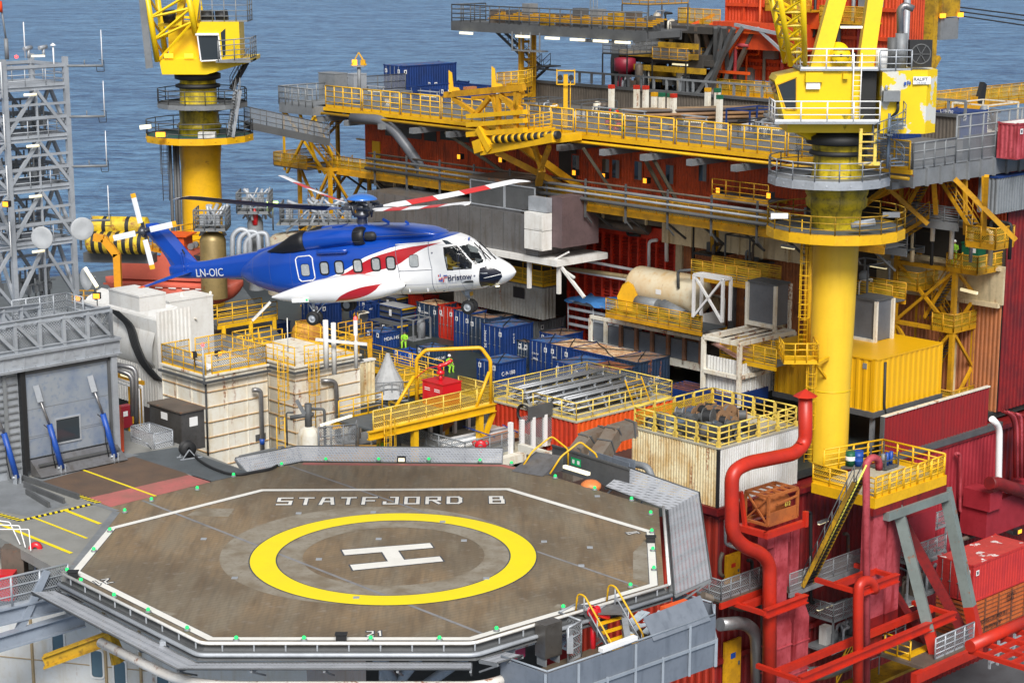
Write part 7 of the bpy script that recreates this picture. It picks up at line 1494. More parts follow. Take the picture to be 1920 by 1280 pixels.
# ================= right side of the platform and the red lower modules =================
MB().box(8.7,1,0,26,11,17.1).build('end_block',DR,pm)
wl('brown_end_wall',8.5,1,11,-5,2.6,mat('faded_orange_wall',(.45,.16,.06),.6,grime=.5,gcol=(.22,.09,.05),streak=True,rust=.2),.32);wl('beige_end_girder',8.2,.8,11,2.4,5.0,mat('cream_girder_paint',(.62,.52,.33),.6,grime=.45,streak=True,rust=.35),flat_=True)
wl('orange_end_wall',8.5,1,11,8.0,11.9,OW,.28);o=MB();o.box(8.0,1,7.2,8.3,11,7.5);o.box(8.0,1,9.7,8.3,11,9.9);o.box(8.0,4.2,0,8.3,4.5,7.3);o.build('girder_flange',GB,pm)
o=MB();o.corr((8.6,.95,0),(30,.95,0),0,17,.45,.07,(0,-1,0));o.build('red_end_wall',RW,pm)
for(x0,y0,x1,y1),w_ in(((1600,455,1700,478),2),((1690,408,1797,420),1.6)):A1,A2=PU(x0,y0,25),PU(x1,y1,25);A2.z=A1.z;walkway('grey mesh railed bridge %s right of the crane rings'%('below' if w_==2 else 'above the yellow stair landing,'),[A1,A2],GM,w_,side=1,step=1.2,mesh=MSH,both=False,thick=.5)
t=thing('upper_stairs','upper yellow stair flights hanging under the fenced corner of the pipe deck','stairs',tuple(PU(1700,410,25)),YAW);S2=lambda x,y,u=25:TOL(t,PU(x,y,u));stair(t,S2(1770,335),S2(1830,430),1.0,YO,GD);stair(t,S2(1735,340),S2(1700,405),1.0,YO,GD);stair(t,S2(1680,450),S2(1750,405),1.0,YO,GD);c=MB();c.box(-.6,-7.2,-1.2,1.5,-5,-1.1);c.build('landing',YO,t);rail(t,[(-.6,-5,-1.1),(-.6,-7.2,-1.1),(1.5,-7.2,-1.1)],YO,1.3,.9,.045,3,mesh=MSY,toe=.3)
c=MB();[c.beam(S2(x,330),S2(x,440),.22) for x in(1690,1810,1845)];c.build('hanger',YO,t)
for k in range(7):q=PU(1640+k*36,452+(k%3)*6,26);o=MB();o.pipe([q,q+Z*1.3,q+Z*1.3-V*1.5,q-V*1.5-Z*1],.12+.04*(k%2),8);tag(o.build('wall_pipe',(GM,GB,BK,WR)[k%4]),ORD[k]+' from the left of the bent pipes on the girder behind the stair tower','pipe','bent pipes behind the stair tower')
t=thing('mesh_fence','tall grey mesh fence around the right corner of the pipe deck','fence',tuple(W(18.6,.7,zd)),YAW);c=MB();c.box(0,0,-1.1,30,.2,-.05);c.box(-.12,0,-1.1,0,9,-.05);[c.box(i*1.5-.1,-.16,-1.15,i*1.5+.1,0,0) for i in range(20)];c.build('edge_beam',GM,t);rail(t,[(0,9,0),(0,0,0),(4.6,0,0)],GM,1.6,1.3,.06,3,mesh=MSH)
rail(t,[(4.6,0,0),(30,0,0)],GM,3.0,1.5,.06,4,mesh=MSH);c=MB();c.corr((6,.4,0),(30,.4,0),0,1.6,.4,.04,(0,-1,0));c.build('wind_panel',GM,t)
c=MB()
for a,b in(((1635,325),(1740,420)),((1750,330),(1755,400)),((1790,335),(1905,450)),((1850,330),(1845,440)),((1690,330),(1600,400)),((1730,330),(1600,390))):c.beam(TOL(t,PU(*a,22)),TOL(t,PU(*b,24)),.28)
c.build('yellow_leg',YO,t)
C('white and faded red container behind the tall mesh fence at the right frame edge',1905,300,232,1868,2010,PK,WH,z=zd,lash=False,pl=0,doors='u')
t,a,b,h=module('grey and pink ribbed casing under the fenced corner at the right edge','casing',1868,402,335,1855,1990,mat('blue_grey_cladding',(.20,.22,.24),.5,grime=.4,streak=True),roof=BL,name='ribbed_casing',v=.2,pitch=.3,lv=1.5)
c=MB();c.corr((4.0,-.06,0),(8,-.06,0),.02,h-.02,.3,.05,(0,-1,0));c.build('pink_cladding',PK,t)
q0=PU(1673,700,27.5);vA=UVt(q0)[1];vB=UVt(PU(1782,700,27.5))[1];t=thing('stair_tower','yellow braced stair tower with mesh railings right of the crane column','stair tower',tuple(W(27.5,vB,-5)),YAW);b=vA-vB;z1=PU(1780,505,27.5).z+5;c=MB()
for x,y in((0,0),(0,b),(2.6,0),(2.6,b)):c.beam((x,y,0),(x,y,z1+(.6 if y else 0)),.3)
zm=[PU(1780,yy,27.5).z+5 for yy in(735,620,505)]
for z in zm[1:]:[c.beam((*p,z),(*r_,z),.26) for p,r_ in(((0,0),(0,b)),((0,0),(2.6,0)),((2.6,0),(2.6,b)))]
for za,zb in((0,zm[1]),(zm[1],zm[2])):c.beam((0,0,za),(0,b,zb),.2);c.beam((0,b,za),(0,0,zb),.2);c.beam((0,0,za),(2.6,0,(za+zb)/2),.18);c.beam((2.6,0,(za+zb)/2),(0,0,zb),.18)
c.build('frame',YO,t)
stair(t,(.9,b*.55,zm[1]+.5),(.9,.4,zm[2]),.95,YO,GD);stair(t,(1.9,b*.2,zm[1]),(1.9,b*.7,zm[2]-1.5),.95,YO,GD);stair(t,(.9,b*.6,.8),(.9,.4,zm[1]),.95,YO,GD)
for z,y0,y1,x1 in((zm[2],-1.8,.6,7),(zm[1],-.2,1.5,2.6),(zm[2]-1.7,b*.6,b*.95,2.6),(0.4,-.3,1.8,2.6)):c=MB();c.box(-.2,y0,z-.12,x1,y1,z);l_=c.build('landing',YO,t);rail(l_,[(-.2,y1,z),(-.2,y0,z),(x1,y0,z)],YO,1.15,1.1,.045,3,mesh=MSY,toe=.2)
MB().beam((1.5,.5,zm[1]+2.6),(1.5,-.8,zm[1]+2.5),.18).build('strip_lamp',LW,t)
zp=zm[2]-5
B=PU(1834,480,29.2);o=rootat(Vector((B.x,B.y,zp)),'green_locker','green locker standing on the yellow stair landing at the right','locker');MB().box(0,0,0,.9,1.3,1.55).build('housing',GN,o);MB().box(-.05,-.05,1.55,.95,1.35,1.65).build('lid',GN,o);MB().box(-.012,.2,1.0,-.002,.45,1.3).build('sign',CW,o)
def worker(label,loc,rz,kneel=False,helmet=CW):
 t=thing('person',label,'person',tuple(loc),rz,'deck workers in hi-vis clothing');h=-.42 if kneel else 0
 b=MB();S=lambda*p:[Vector(q) for q in p]
 b.sweep(S((0,0,.92+h),(0,0,1.05+h),(.03,0,1.25+h),(.05,0,1.42+h),(.05,0,1.48+h)),[.155,.15,.175,.15,.07],14)
 for s in(-1,1):
  if kneel:b.sweep(S((0,s*.1,.55),(.42,s*.14,.5),(.3,s*.15,.1),(.42,s*.15,.05)),[.1,.085,.06,.06],10)
  else:b.sweep(S((0,s*.09,.96),(.02*s,s*.11,.5),(-.03*s,s*.12,.1)),[.1,.078,.06],10);b.sweep(S((-.06,s*.12,.05),(.2,s*.13,.045)),[.055,.05],8)
  b.sweep(S((.04,s*.18,1.4+h),(.05,s*.25,1.15+h),(.27,s*.16,1.08+h)) if s>0 or kneel else S((.04,s*.18,1.4+h),(-.02,s*.30,1.15+h),(.12,s*.22,.95+h)),[.065,.055,.042],10)
 bd=b.build('body',HV,t)
 for s in(-1,1):
  e=Vector((.29,s*.16,1.08+h)) if s>0 or kneel else Vector((.14,s*.22,.93+h));m=MB();m.sweep([e,e+Vector((.05,0,-.01)),e+Vector((.09,0,-.02))],[.035,.042,.03],8)
  for k in range(5):f=Vector((.08,(k-2)*.016,-.01));m.sweep([e+f,e+f+Vector((.04+.01*(k%2),0,-.02)),e+f+Vector((.05,0,-.05))],[.009,.008,.007],5)
  m.build('hand',SKIN,t)
 m=MB();m.lathe((.06,0,1.60+h),[(.001,-.12),(.055,-.11),(.08,-.03),(.085,.03),(.07,.09),(.001,.11)],14);m.beam((.14,0,1.60+h),(.165,0,1.59+h),.025);m.build('head',SKIN,t)
 m=MB();m.lathe((.05,0,1.65+h),[(.135,-.01),(.115,.01),(.11,.05),(.07,.11),(.001,.125)],16);m.build('helmet',helmet,t);m=MB();m.lathe((0,0,1.0+h),[(.175,.0),(.182,.02),(.175,.05)],14);m.build('waist_band',NV,t)
 return t
worker('person in hi-vis yellow clothing and white helmet standing on the yellow stair landing',(lambda q:(q.x,q.y,zp))(PU(1789,480,29)),R(-110))
worker('person in hi-vis yellow clothing crouching beside the lettered half-height blue container',PZ(759,651,-5),R(-100),True,NV)
worker('person in hi-vis yellow clothing kneeling behind the yellow fence by the red cabinet',PZ(842,697,-5),R(-60),True)
worker('person in hi-vis clothing on the lower deck under the yellow ladder',PZ(717,872,-5.0),R(-80),False,RD)
# ---- red modules below ----
rm=thing('red_lower_module','tall dark red ribbed module wall dropping below the white container and crane','platform module',tuple(W(0,0,-22)),YAW)
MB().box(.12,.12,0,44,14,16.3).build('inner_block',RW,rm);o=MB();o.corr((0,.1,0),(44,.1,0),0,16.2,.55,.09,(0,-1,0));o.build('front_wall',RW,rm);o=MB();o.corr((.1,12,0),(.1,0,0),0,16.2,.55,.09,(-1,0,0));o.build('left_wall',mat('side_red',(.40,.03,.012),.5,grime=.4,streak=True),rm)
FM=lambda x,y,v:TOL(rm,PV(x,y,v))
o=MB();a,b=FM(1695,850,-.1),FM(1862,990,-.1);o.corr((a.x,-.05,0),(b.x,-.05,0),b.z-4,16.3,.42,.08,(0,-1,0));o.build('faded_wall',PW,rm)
o=MB();o.box(-.1,-.25,16.2,44,.1,16.5);o.box(-.1,-.25,7.4,17,-.05,7.7);o.build('ledge',RW,rm)
a,b=FM(1655,782,0),FM(1853,735,0);t=thing('red_screen','dark red corrugated screen with a white top edge below the yellow container','screen',tuple(PV(1655,782,0)),YAW);L=b.x-a.x;c=MB();c.corr((0,0,0),(L,0,0),-2.6,0,.36,.1,(0,-1,0));c.build('corrugated_sheet',mat('dark_screen_red',(.26,.012,.015),.5,grime=.3,streak=True),t);c=MB();c.box(-.05,-.15,0,L,.12,.08);c.build('top_edge',WR,t);c=MB();c.box(-.1,-.18,-2.7,0,.1,.05);c.box(0,-.3,-3.0,L+1.5,.1,-2.6);c.build('frame',GD,t)
def rbox(nm,lb,cat,x0,y0,x1,y1,v,dv,m,u_depth=None):
 p,q=PV(x0,y1,v),PV(x1,y0,v);t=thing(nm,lb,cat,tuple(p),YAW);a=run(p,U,x1);h=rise(p,y0) if u_depth is None else u_depth;MB().box(0,0,0,a,dv,h).build('casing',m,t);return t,a,h
for x0,x1,y0,y1,v,nm in((1449,1474,1003,1150,-3.2,'left'),(1479,1495,993,1135,-2.6,'second')):
 t,a,h=rbox('vertical_duct','faded red square duct, %s of the four, above the red bracket'%nm,'duct',x0,y0,x1,y1,v,.8,PK);c=MB();c.box(-.6,.05,h-.7,0,.75,h-.02);c.build('elbow',PK,t)
for x0,x1,y0,y1,v,nm in((1450,1480,1160,1320,-3.2,'left'),(1484,1512,1145,1320,-2.6,'right')):
 t,a,h=rbox('lower_duct','faded red tapering duct with flanges, %s one at the bottom frame edge'%nm,'duct',x0,y0+20,x1,y1,v,.9,PK);c=MB();c.add([(0,0,h),(a,0,h),(a,.9,h),(0,.9,h),(.25,.1,h+.8),(a-.3,.1,h+.8),(a-.3,.8,h+.8),(.25,.8,h+.8)],[(0,1,5,4),(1,2,6,5),(2,3,7,6),(3,0,4,7),(4,5,6,7)]);c.build('taper',PK,t);c=MB();[c.box(-.06,-.06,h*f,a+.06,.96,h*f+.07) for f in(.36,.72)];c.build('flange',PK,t)
for x0,x1,y0,y1,v,nm in((1627,1652,965,1235,-5.5,'third'),(1656,1680,955,1225,-5.0,'right')):
 t,a,h=rbox('vertical_duct','faded red square duct, %s of the four, behind the pink pipe'%nm,'duct',x0,y0,x1,y1,v,.8,PK);MB().box(-.01,-.01,0,a+.01,.81,h*.28).build('dark_base_paint',RW,t)
for pts,v,r,m_,nm,lb in((((1510,740),(1510,830),(1490,850),(1400,868),(1372,885),(1372,1000),(1395,1025),(1425,1035),(1443,1055),(1443,1320)),-3.4,.40,RD,'vent_pipe','thick bright red vent pipe snaking in front of the white container'),(((1648,880),(1648,862),(1636,856),(1624,866),(1625,1300)),-6.6,.21,PK,'gooseneck_pipe','pink gooseneck pipe rising past the corner of the crane base deck'),(((1640,1108),(1636,1092),(1624,1087),(1611,1094),(1609,1120),(1609,1320)),-7.0,.30,RD,'gooseneck_pipe','bright red gooseneck pipe in front of the pink ducts'),(((1350,1170),(1395,1166),(1418,1185),(1422,1320)),-1.8,.38,SS,'lagged_pipe','silver lagged pipe bending down beside the yellow lower door'),(((1500,1262),(1545,1262),(1610,1235)),-2.0,.42,SS,'lagged_pipe','silver lagged pipe lying across the bottom behind the red supports'),(((1318,1115),(1395,1142),(1440,1128)),-1.2,.2,BR,'drain_pipe','brown horizontal pipe below the mesh balcony'),(((1860,785),(1874,800),(1872,905),(1885,918),(1940,930)),-2.2,.22,CW,'white_pipe','white bent pipe down the red wall at the right edge'),(((1855,905),(1870,905),(1960,935)),-3.0,.42,RW,'red_pipe','dark red thick pipe pointing right at the right frame edge'),(((1900,1000),(1838,970),(1838,990),(1828,1003),(1790,1015)),-1.0,.15,BR,'drain_pipe','thin brown pipe with bend above the red cargo container'),(((1360,975),(1360,1020),(1428,1045),(1428,1220)),-1.5,.08,GM,'thin_pipe','thin grey pipe following the red vent pipe'),(((1350,835),(1372,0)),-1,.01,GM,None,None),(((1680,1025),(1680,1060),(1700,1070)),-1,.07,GR,'thin_pipe','thin pale pipe bend on the red wall behind the struts'),(((1355,1035),(1350,1050),(1350,1075),(1356,1080)),-1,.12,BR,'thin_pipe','small brown pipe beside the upper yellow door')):
 if nm:c=MB();c.pipe([PV(x,y,v) for x,y in pts],r,14 if r>.2 else 8,r*3);tag(c.build(nm,m_),lb,'pipe')
q=PV(1510,742,-3.4);c=MB();c.lathe((0,0,0),[(.7,0),(.02,.4)],8,smooth=False);c.lathe((0,0,0),[(.7,0),(.01,-.02)],8);o=c.build('rain_hood',RD);o.location=q;tag(o,'bright red pointed rain hood on top of the thick vent pipe','rain hood')
q=PV(1510,742,-3.4)
for k in range(5):c=MB();c.pipe([PV(1880+k*8,770+k*2,-1.5),PV(1896+k*6,778,-1.5),PV(1903+k*4,800,-1.5),PV(1903+k*4,895,-1.5)],.12,8,.5);tag(c.build('red_pipe',PK if k%2 else RW),ORD[k]+' from the left of the thin red pipes bending down at the right edge','pipe','thin red pipes at the right edge')
B=PV(1440,985,-3.6);t=rootat(B,'framed_tank','rusty orange framed tank container standing on a red bracket below the white container','tank container');a,b,h=run(B,U,1494),run(B,V,1397),rise(B,932);RO2=mat('rusty_orange',(.42,.12,.025),.7,grime=.6,gcol=(.16,.05,.02),rust=.4);c=MB()
for x in(0,a):
 for y in(0,b):c.beam((x,y,0),(x,y,h),.14)
for z in(0,h):[c.beam((*p,z),(*q,z),.14) for p,q in(((0,0),(a,0)),((a,0),(a,b)),((a,b),(0,b)),((0,b),(0,0)))]
[c.beam((a*k/4,0,h),(a*k/4,b,h),.1) for k in(1,2,3)];c.beam((0,b*.5,h),(a,b*.5,h),.1);c.beam((0,0,0),(0,b,h),.09);c.beam((0,b,0),(0,0,h),.09);c.beam((a*.3,0,h*.65),(a,0,h*.75),.1);c.box(.1,-.02,0,a-.1,.04,h*.42);c.build('frame',RO2,t)
c=MB();c.lathe((a/2,b/2,h*.5),[(.001,-a*.45),(h*.3,-a*.43),(h*.36,-a*.36),(h*.36,a*.36),(h*.3,a*.43),(.001,a*.45)],22,'x');c.build('tank_shell',RO2,t);text('612',.34,(a*.55,-.03,h*.5),(R(90),0,0),mat('yellow_lettering',(.7,.6,.1),.5),t)
t=rootat(PV(1440,1004,-3.9),'red_bracket','bright red cantilever bracket carrying the orange framed tank','bracket');c=MB();c.box(-.3,-.2,-.1,a+.8,.1,.25);c.box(-.3,0,-.1,0,b+.4,.25);c.box(-.3,b+.2,-.1,a+.8,b+.5,.2);c.beam((0,b,.2),(-.2,b+.2,2.2),.2);c.beam((a+.5,-.2,-.1),(a+.5,-.2,.8),.25);c.build('frame',RD,t)
for(x0,x1,y,v,lb) in((1435,1512,1150,-4,'bright red bracket clamping the two upper faded ducts'),(1610,1683,1110,-7,'bright red bracket clamping the ducts behind the pink pipe'),(1500,1790,1275,-7.3,'long bright red lower frame at the bottom edge by the struts')):p=PV(x0,y,v);q=PV(x1,y,v);q=p+U*run(p,U,x1);c=MB();c.ibeam(p,q,.35,.5,.06);c.beam(p+V*1.6,q+V*1.6,.3,.4);c.beam(p,p+V*3,.25);c.beam(q,q+V*3,.25);tag(c.build('red_support',RD),lb,'support')
for x0,x1,y0,y1,lb in((1361,1387,1042,1105,'upper yellow door with red notice in the red wall'),(1358,1388,1205,1290,'lower yellow door with blue sign near the bottom edge')):
 p=PV(x0,y1,-.35);t=thing('yellow_wall_door',lb,'door',tuple(p),YAW);a=run(p,U,x1);h=rise(p,y0);MB().box(0,0,0,a,.15,h).build('door_leaf',YO,t);MB().box(a*.35,-.02,h*.6,a*.65,-.003,h*.72).build('notice',RD if y0<1100 else BB,t);MB().box(a*.82,-.06,h*.42,a*.9,-.003,h*.5).build('handle',GD,t)
p=PV(1352,1125,-1.9);t=rootat(p,'wall_balcony','small brown balcony with mesh railing below the upper yellow door','balcony');a=run(p,U,1440);MB().box(0,0,-.15,a,1.8,0).build('deck_plate',BR,t);rail(t,[(0,1.8,0),(0,0,0),(a,0,0)],GM,1.15,.9,.04,3,mesh=MSH);c=MB();c.box(-.1,-.1,-.5,a,.05,-.16);c.build('edge_beam',RD,t)
for i,(x0,y0,x1,y1,v,lb) in enumerate(((1533,1143,1561,1132,-1,'lit strip lamp with housing in the middle of the red wall'),(1463,1000,1484,993,-3,'lit strip lamp under the orange framed tank'),(1535,982,1552,975,-1,'lit strip lamp behind the steep stair'),(1365,1022,1400,1015,-.6,'lit strip lamp over the upper yellow door'),(1690,1140,1712,1133,-3,'lit strip lamp behind the grey strut'))):
 p,q=PV(x0,y0,v),PV(x1,y1,v);t=thing('strip_lamp',lb,'strip lamp',tuple(p),0,'strip lamps on the red modules');MB().beam((0,0,.07),q-p+Z*.07,.25,.1).build('housing',GM,t);MB().beam((0,0,-.02),q-p-Z*.02,.14,.06).build('lamp_tube',LW,t)
q=PV(1912,996,-3);t=thing('wall_lamp','lit yellow wall lamp at the right frame edge above the red container','lamp',tuple(q),YAW);MB().box(-.3,0,-.2,.3,.3,.2).build('housing',BK,t);MB().box(-.2,-.03,-.12,.2,-.002,.12).build('lamp_glass',LO,t)
for x0,x1,y0,y1,v,lb in((1700,1752,970,1045,-2.2,'dark red boxed casing on the red wall behind the left strut'),(1848,1960,945,1010,-2.5,'dark red angled casing at the right edge'),(1855,1878,925,960,-2.8,'small dark red block on the right edge casing')):rbox('red_casing',lb,'casing',x0,y0,x1,y1,v,2,PW)
B=P(1822,1131,118);zc_=B.z;bx_,by_=run(B,V,1755),rise(B,1060)
C('bright red container with flaking white paint on its roof at the lower right',1822,1131,1060,1755,2100,mat('container_coral_red',(.52,.035,.03),.5,grime=.4,gcol=(.3,.02,.03),streak=True),mat('flaked_red_roof',(.50,.06,.05),.6,grime=.4,patch=((.75,.72,.70),1.1,.60)),d=118,lu=6.4,z=zc_,lash=False,pl=1,group='stacked containers at the lower right')
t=rootat(B-Z*2.65,'orange_container_below','orange board clad container with black lettering under the bright red one','container');OC2=mat('orange_boards',(.55,.13,.03),.6,grime=.5,gcol=(.25,.06,.02),streak=True);MB().box(.05,.05,0,6,bx_,2.55).build('wall',OC2,t);c=MB();[c.box(0,0,.1+k*.28,6.05,.045,.14+k*.28) for k in range(9)];[c.box(-.01,y,.1+k*.28,.045,y+bx_,.14+k*.28) for k in range(9) for y in(0,)];[c.box(x,-.02,0,x+.12,.04,2.55) for x in(0,1.5,3,4.5,6)];c.build('board_joint',RTR,t)
text('REVISJONSSTANS-CONTAINER NR 3',.36,(.2,-.04,1.05),(R(90),0,0),BK,t,xs=.66);text('STATFJORD "B"',.36,(1.5,-.04,.55),(R(90),0,0),BK,t,xs=.8);text('HOVED\nTAVLE',.3,(3.9,-.04,2.1),(R(90),0,0),BK,t)
t=rootat(B-Z*3.9-V*1.0+U*.8,'pallet_rack','grey open pallet rack in front of the orange lettered container','rack');c=MB();[c.box(0,0,z,7,.1,z+.1) for z in(0,.45,.9)];[c.box(x*.9,-.03,-.3,x*.9+.1,.12,1.3) for x in range(8)];[c.lathe((x*.9+.45,.05,.7),[(.12,-.03),(.16,0),(.12,.03)],8,'y') for x in range(7)];c.build('rack_frame',GR,t)
t=rootat(P(1848,1222,104),'red_frame_platform','red tubular open frame platform at the bottom right corner','platform');c=MB();c.cyl((-.3,.8,.2),(6,.8,.2),.35,n=14);c.build('main_tube',RD,t);c=MB();[c.beam((0,-k*.8,-.2),(6,-k*.8,-.2),.22) for k in range(5)];[c.beam((x*1.5,1,-.2),(x*1.5,-3.2,-.2),.25) for x in range(5)];c.build('grid_beam',RD,t)
p=PV(1750,1235,-8);t=rootat(p,'lower_platform','small brown platform with grey railings between the strut feet','platform');a=run(p,U,1822);MB().box(-1.5,-.3,-.2,a,3,0).build('deck_plate',BR,t);c=MB();c.box(-2.5,-.6,-.7,a+.3,-.2,-.1);c.build('red_girder',RD,t);rail(t,[(0,-.1,0),(a,-.1,0)],GR,1.3,1,.045,4,mesh=MSH);rail(t,[(-1.5,3,0),(1.4,3,0)],GR,1.3,1,.045,3);c=MB();c.box(-1,1,.01,1.5,1.6,.05);c.build('yellow_plate',Y,t);rail(t,[(-1.2,.8,0),(-1.2,2.6,0)],Y,1.2,.9,.05,3)
t=rootat(PV(1600,1235,-1.2),'scaffold_tower','grey scaffold tower with yellow handrails low against the red wall','scaffold');c=MB();[c.cyl((x,y,-2),(x,y,5),.04,n=6) for x in(0,1.6) for y in(0,-.8)];[c.cyl((0,y,z),(1.6,y,z),.035,n=6) for y in(0,-.8) for z in(0,1,2,3,4,5)];c.cyl((0,0,1),(1.6,0,3),.03,n=6);c.build('scaffold_frame',GR,t);rail(t,[(-3,-1,-.5),(0,-1,2.5)],Y,1.1,1,.04,3);MB().box(-4,-1.6,-1.4,6,0,-1.2).build('deck_plate',YD,t)
q=PV(1765,60,22);t=thing('knuckle_crane','dark yellow knuckle crane with a grey box and lit lamps at the top right','crane',tuple(q),YAW);c=MB();c.beam((-1.5,0,-7),(-1.5,0,4),.9,.6);c.beam((-.2,0,-2),(-3,0,-5),.35);c.beam((-2.2,.3,-6),(-.2,.3,1),.4);c.build('boom',YD,t);c=MB();c.box(-1.0,-.6,-.6,1.5,1,1.1);c.build('grey_box',GM,t);c=MB();c.box(-1.0,-.6,1.2,1.6,1,3);c.build('cabin',YD,t)
for k,s in enumerate((-1,1.5)):MB().box(s-.25,-.8,1.15,s+.35,-.62,1.5).build('flood_lamp',LO,t)
for k in range(3):c=MB();p=PV(1800,14+k*8,22);q=PV(1990,38+k*10,14);c.cyl(p,q,.06,n=5);tag(c.build('wire_rope',BK),('top','middle','bottom')[k]+' of three black wire ropes leaving the frame at the top right','rope','black wire ropes at the top right')
p=PV(1752,205,16);t=walkway('distant yellow railed gangway right of the crane machinery house',[p,p+U*16],YO,1.6,side=1,step=1.4,mesh=MSY);
q=PV(1828,196,15);t=thing('boom_rest','small yellow boom rest with a black horn on the distant gangway','boom rest',tuple(q),YAW);c=MB();c.beam((-2.5,0,-.5),(1.5,0,.1),.6,.5);c.box(-.2,-.2,-1,.4,.3,.6);c.build('cradle_beam',YO,t);c=MB();c.prism([(0,0),(.7,0),(.9,1.4),(.5,1.6),(.1,.6)],0,.4);c=c.build('cradle_horn',BK,t);c.rotation_euler=(R(90),0,0);c.location=(0,0,.1)
# ================= helideck edge, nets, lamps, stair, lower front =================
Q=lambda x,y,z=0:PZ(x,y,z)
def along(pts,n):
 L=[(b-a).length for a,b in zip(pts[:-1],pts[1:])];T=sum(L);r=[]
 for i in range(n):
  s=T*(i+.5)/n
  for a,b,l_ in zip(pts[:-1],pts[1:],L):
   if s<=l_:r.append(a+(b-a)*(s/l_));break
   s-=l_
 return r
front=[Q(128,1078),Q(385,1206),Q(884,1206),Q(1245,1098)];right=[Q(1245,1098),Q(1235,953)];back=[Q(1235,953),Q(1000,882),Q(946,870),Q(570,866),Q(470,886)]
def off(pts,d,z=0):
 r=[]
 for i,p in enumerate(pts):
  a=pts[i-1] if i else None;b=pts[i+1] if i<len(pts)-1 else None;ns=[]
  for u,v in((a,p),(p,b)):
   if u is not None and v is not None:t=(v-u).normalized();n=Vector((t.y,-t.x,0));ns.append(n if n.dot(p-cen)>0 else-n)
  k=sum(ns,Vector());k=k/max(.3,k.dot(ns[0]));r.append(p+k*d+Z*z)
 return r
for nm,pts in(('front',front),('right',right)):
 for d,z,r,m_ in((.22,.10,.07,WH),(.48,-.28,.09,GR),(.30,-.32,.12,GD)):
  if nm=='right' and d>.4:continue
  c=MB();c.pipe(off(pts,d,z),r,8,.3);c.build('edge_pipe',m_,heli_root)
 c=MB()
 for q in along(off(pts,.22,-.15),26 if nm=='front' else 6):c.beam(q-Z*.2,q+Z*.3,.06)
 c.build('pipe_clip',GR,heli_root)
c=MB();o1,o2=off(front,.0,-.1),off(front,.5,-.5)
for i in range(3):c.add([o1[i],o1[i+1],o2[i+1],o2[i]],[(0,1,2,3)])
c.build('gutter',GD,heli_root)
def net(pts,d0,d1,z0,z1,nm='safety_net',k=1.1):
 A_,B2=off(pts,d0,z0),off(pts,d1,z1);f=MB();fr_=MB();sp_=MB()
 for i in range(len(pts)-1):
  f.add([A_[i],A_[i+1],B2[i+1],B2[i]],[(0,1,2,3)]);fr_.cyl(B2[i],B2[i+1],.04,n=6);fr_.cyl(A_[i],A_[i+1],.04,n=6);m_=max(2,int((pts[i+1]-pts[i]).length/k/2))
  for j in range(m_+1):p,q=A_[i]+(A_[i+1]-A_[i])*j/m_,B2[i]+(B2[i+1]-B2[i])*j/m_;sp_.beam(p-Z*.08,q-Z*.08,.09,.12);sp_.beam(p-Z*.5,q-Z*.1,.07)
 o=f.build(nm,NET,heli_root);fr_.build('net_edge',GD,o);sp_.build('net_bracket',GM,o)
net(front[:3],.6,1.75,-.55,-.35);net([Q(1243,1105),Q(1233,950),Q(1120,908)],.5,2.0,-.2,.55);net([Q(940,870),Q(570,866),Q(470,886)],.3,1.5,-.05,.45);net([front[2],front[2]+(front[3]-front[2])*.12],.5,1.6,-.5,-.3)
c=MB();c.pipe([p-Z*.3 for p in off([Q(230,1135),Q(385,1206),Q(884,1206),Q(915,1197)],1.1,-1.0)],.2,14,2);c.build('foam_main_pipe',mat('rust_spotted_pipe',(.72,.70,.66),.45,grime=.3,gcol=(.5,.4,.3),rust=.55,scale=1.0),heli_root)
c=MB()
for i in range(9):p=Q(300+i*110,1195);c.beam(p-Z*.6+Vector((0,.5,0)),p-Z*.6+Vector((0,12,0)),.25,.5)
for a,b in(((700,1225),(760,1300)),((790,1225),(730,1300)),((880,1225),(760,1310)),((720,1225),(720,1300))):c.cyl(P(*a,78),P(*b,80),.22,n=10)
c.build('under_deck_truss',GR,heli_root)
def glight(p,lb):t=thing('perimeter_light',lb,'deck light',tuple(p),0,'green perimeter lights of the helideck');c=MB();c.lathe((0,0,0),[(.13,0),(.13,.05),(.08,.08)],10);c.build('base',GM,t);c=MB();c.lathe((0,0,0),[(.075,.08),(.08,.15),(.05,.19),(.001,.2)],10);c.build('lens',LG2,t)
sets={'front left edge':[(152,1091),(214,1119),(278,1147),(351,1181)],'front edge':[(443,1200),(570,1200),(695,1200),(824,1200)],'front right edge':[(931,1182),(1056,1141),(1182,1100)],'right edge':[(1226,1068),(1224,1032),(1222,998),(1220,964)],'back right edge':[(959,871),(1041,896),(1115,918),(1184,938)],'back edge':[(528,873),(611,864),(710,864),(804,864),(900,866)],'left apron edge':[(126,1072),(176,1033),(206,996),(234,960),(284,939),(370,918),(438,893)]}
for k,v in sets.items():
 for i,(x,y) in enumerate(v):
  q=Q(x,y,.02);lb='green deck light on the %s of the helideck, %s from the %s'%(k,ORD[i],'left' if k not in('right edge',) else 'bottom')
  glight(q,lb)
q=Q(753,866);t=thing('deck_flood_light','pale lit flood light in the middle of the back edge of the helideck','flood lamp',tuple(q));MB().box(-.22,-.1,0,.22,.12,.3).build('housing',BK,t);MB().box(-.16,-.12,.06,.16,-.102,.25).build('lamp_glass',LW,t)
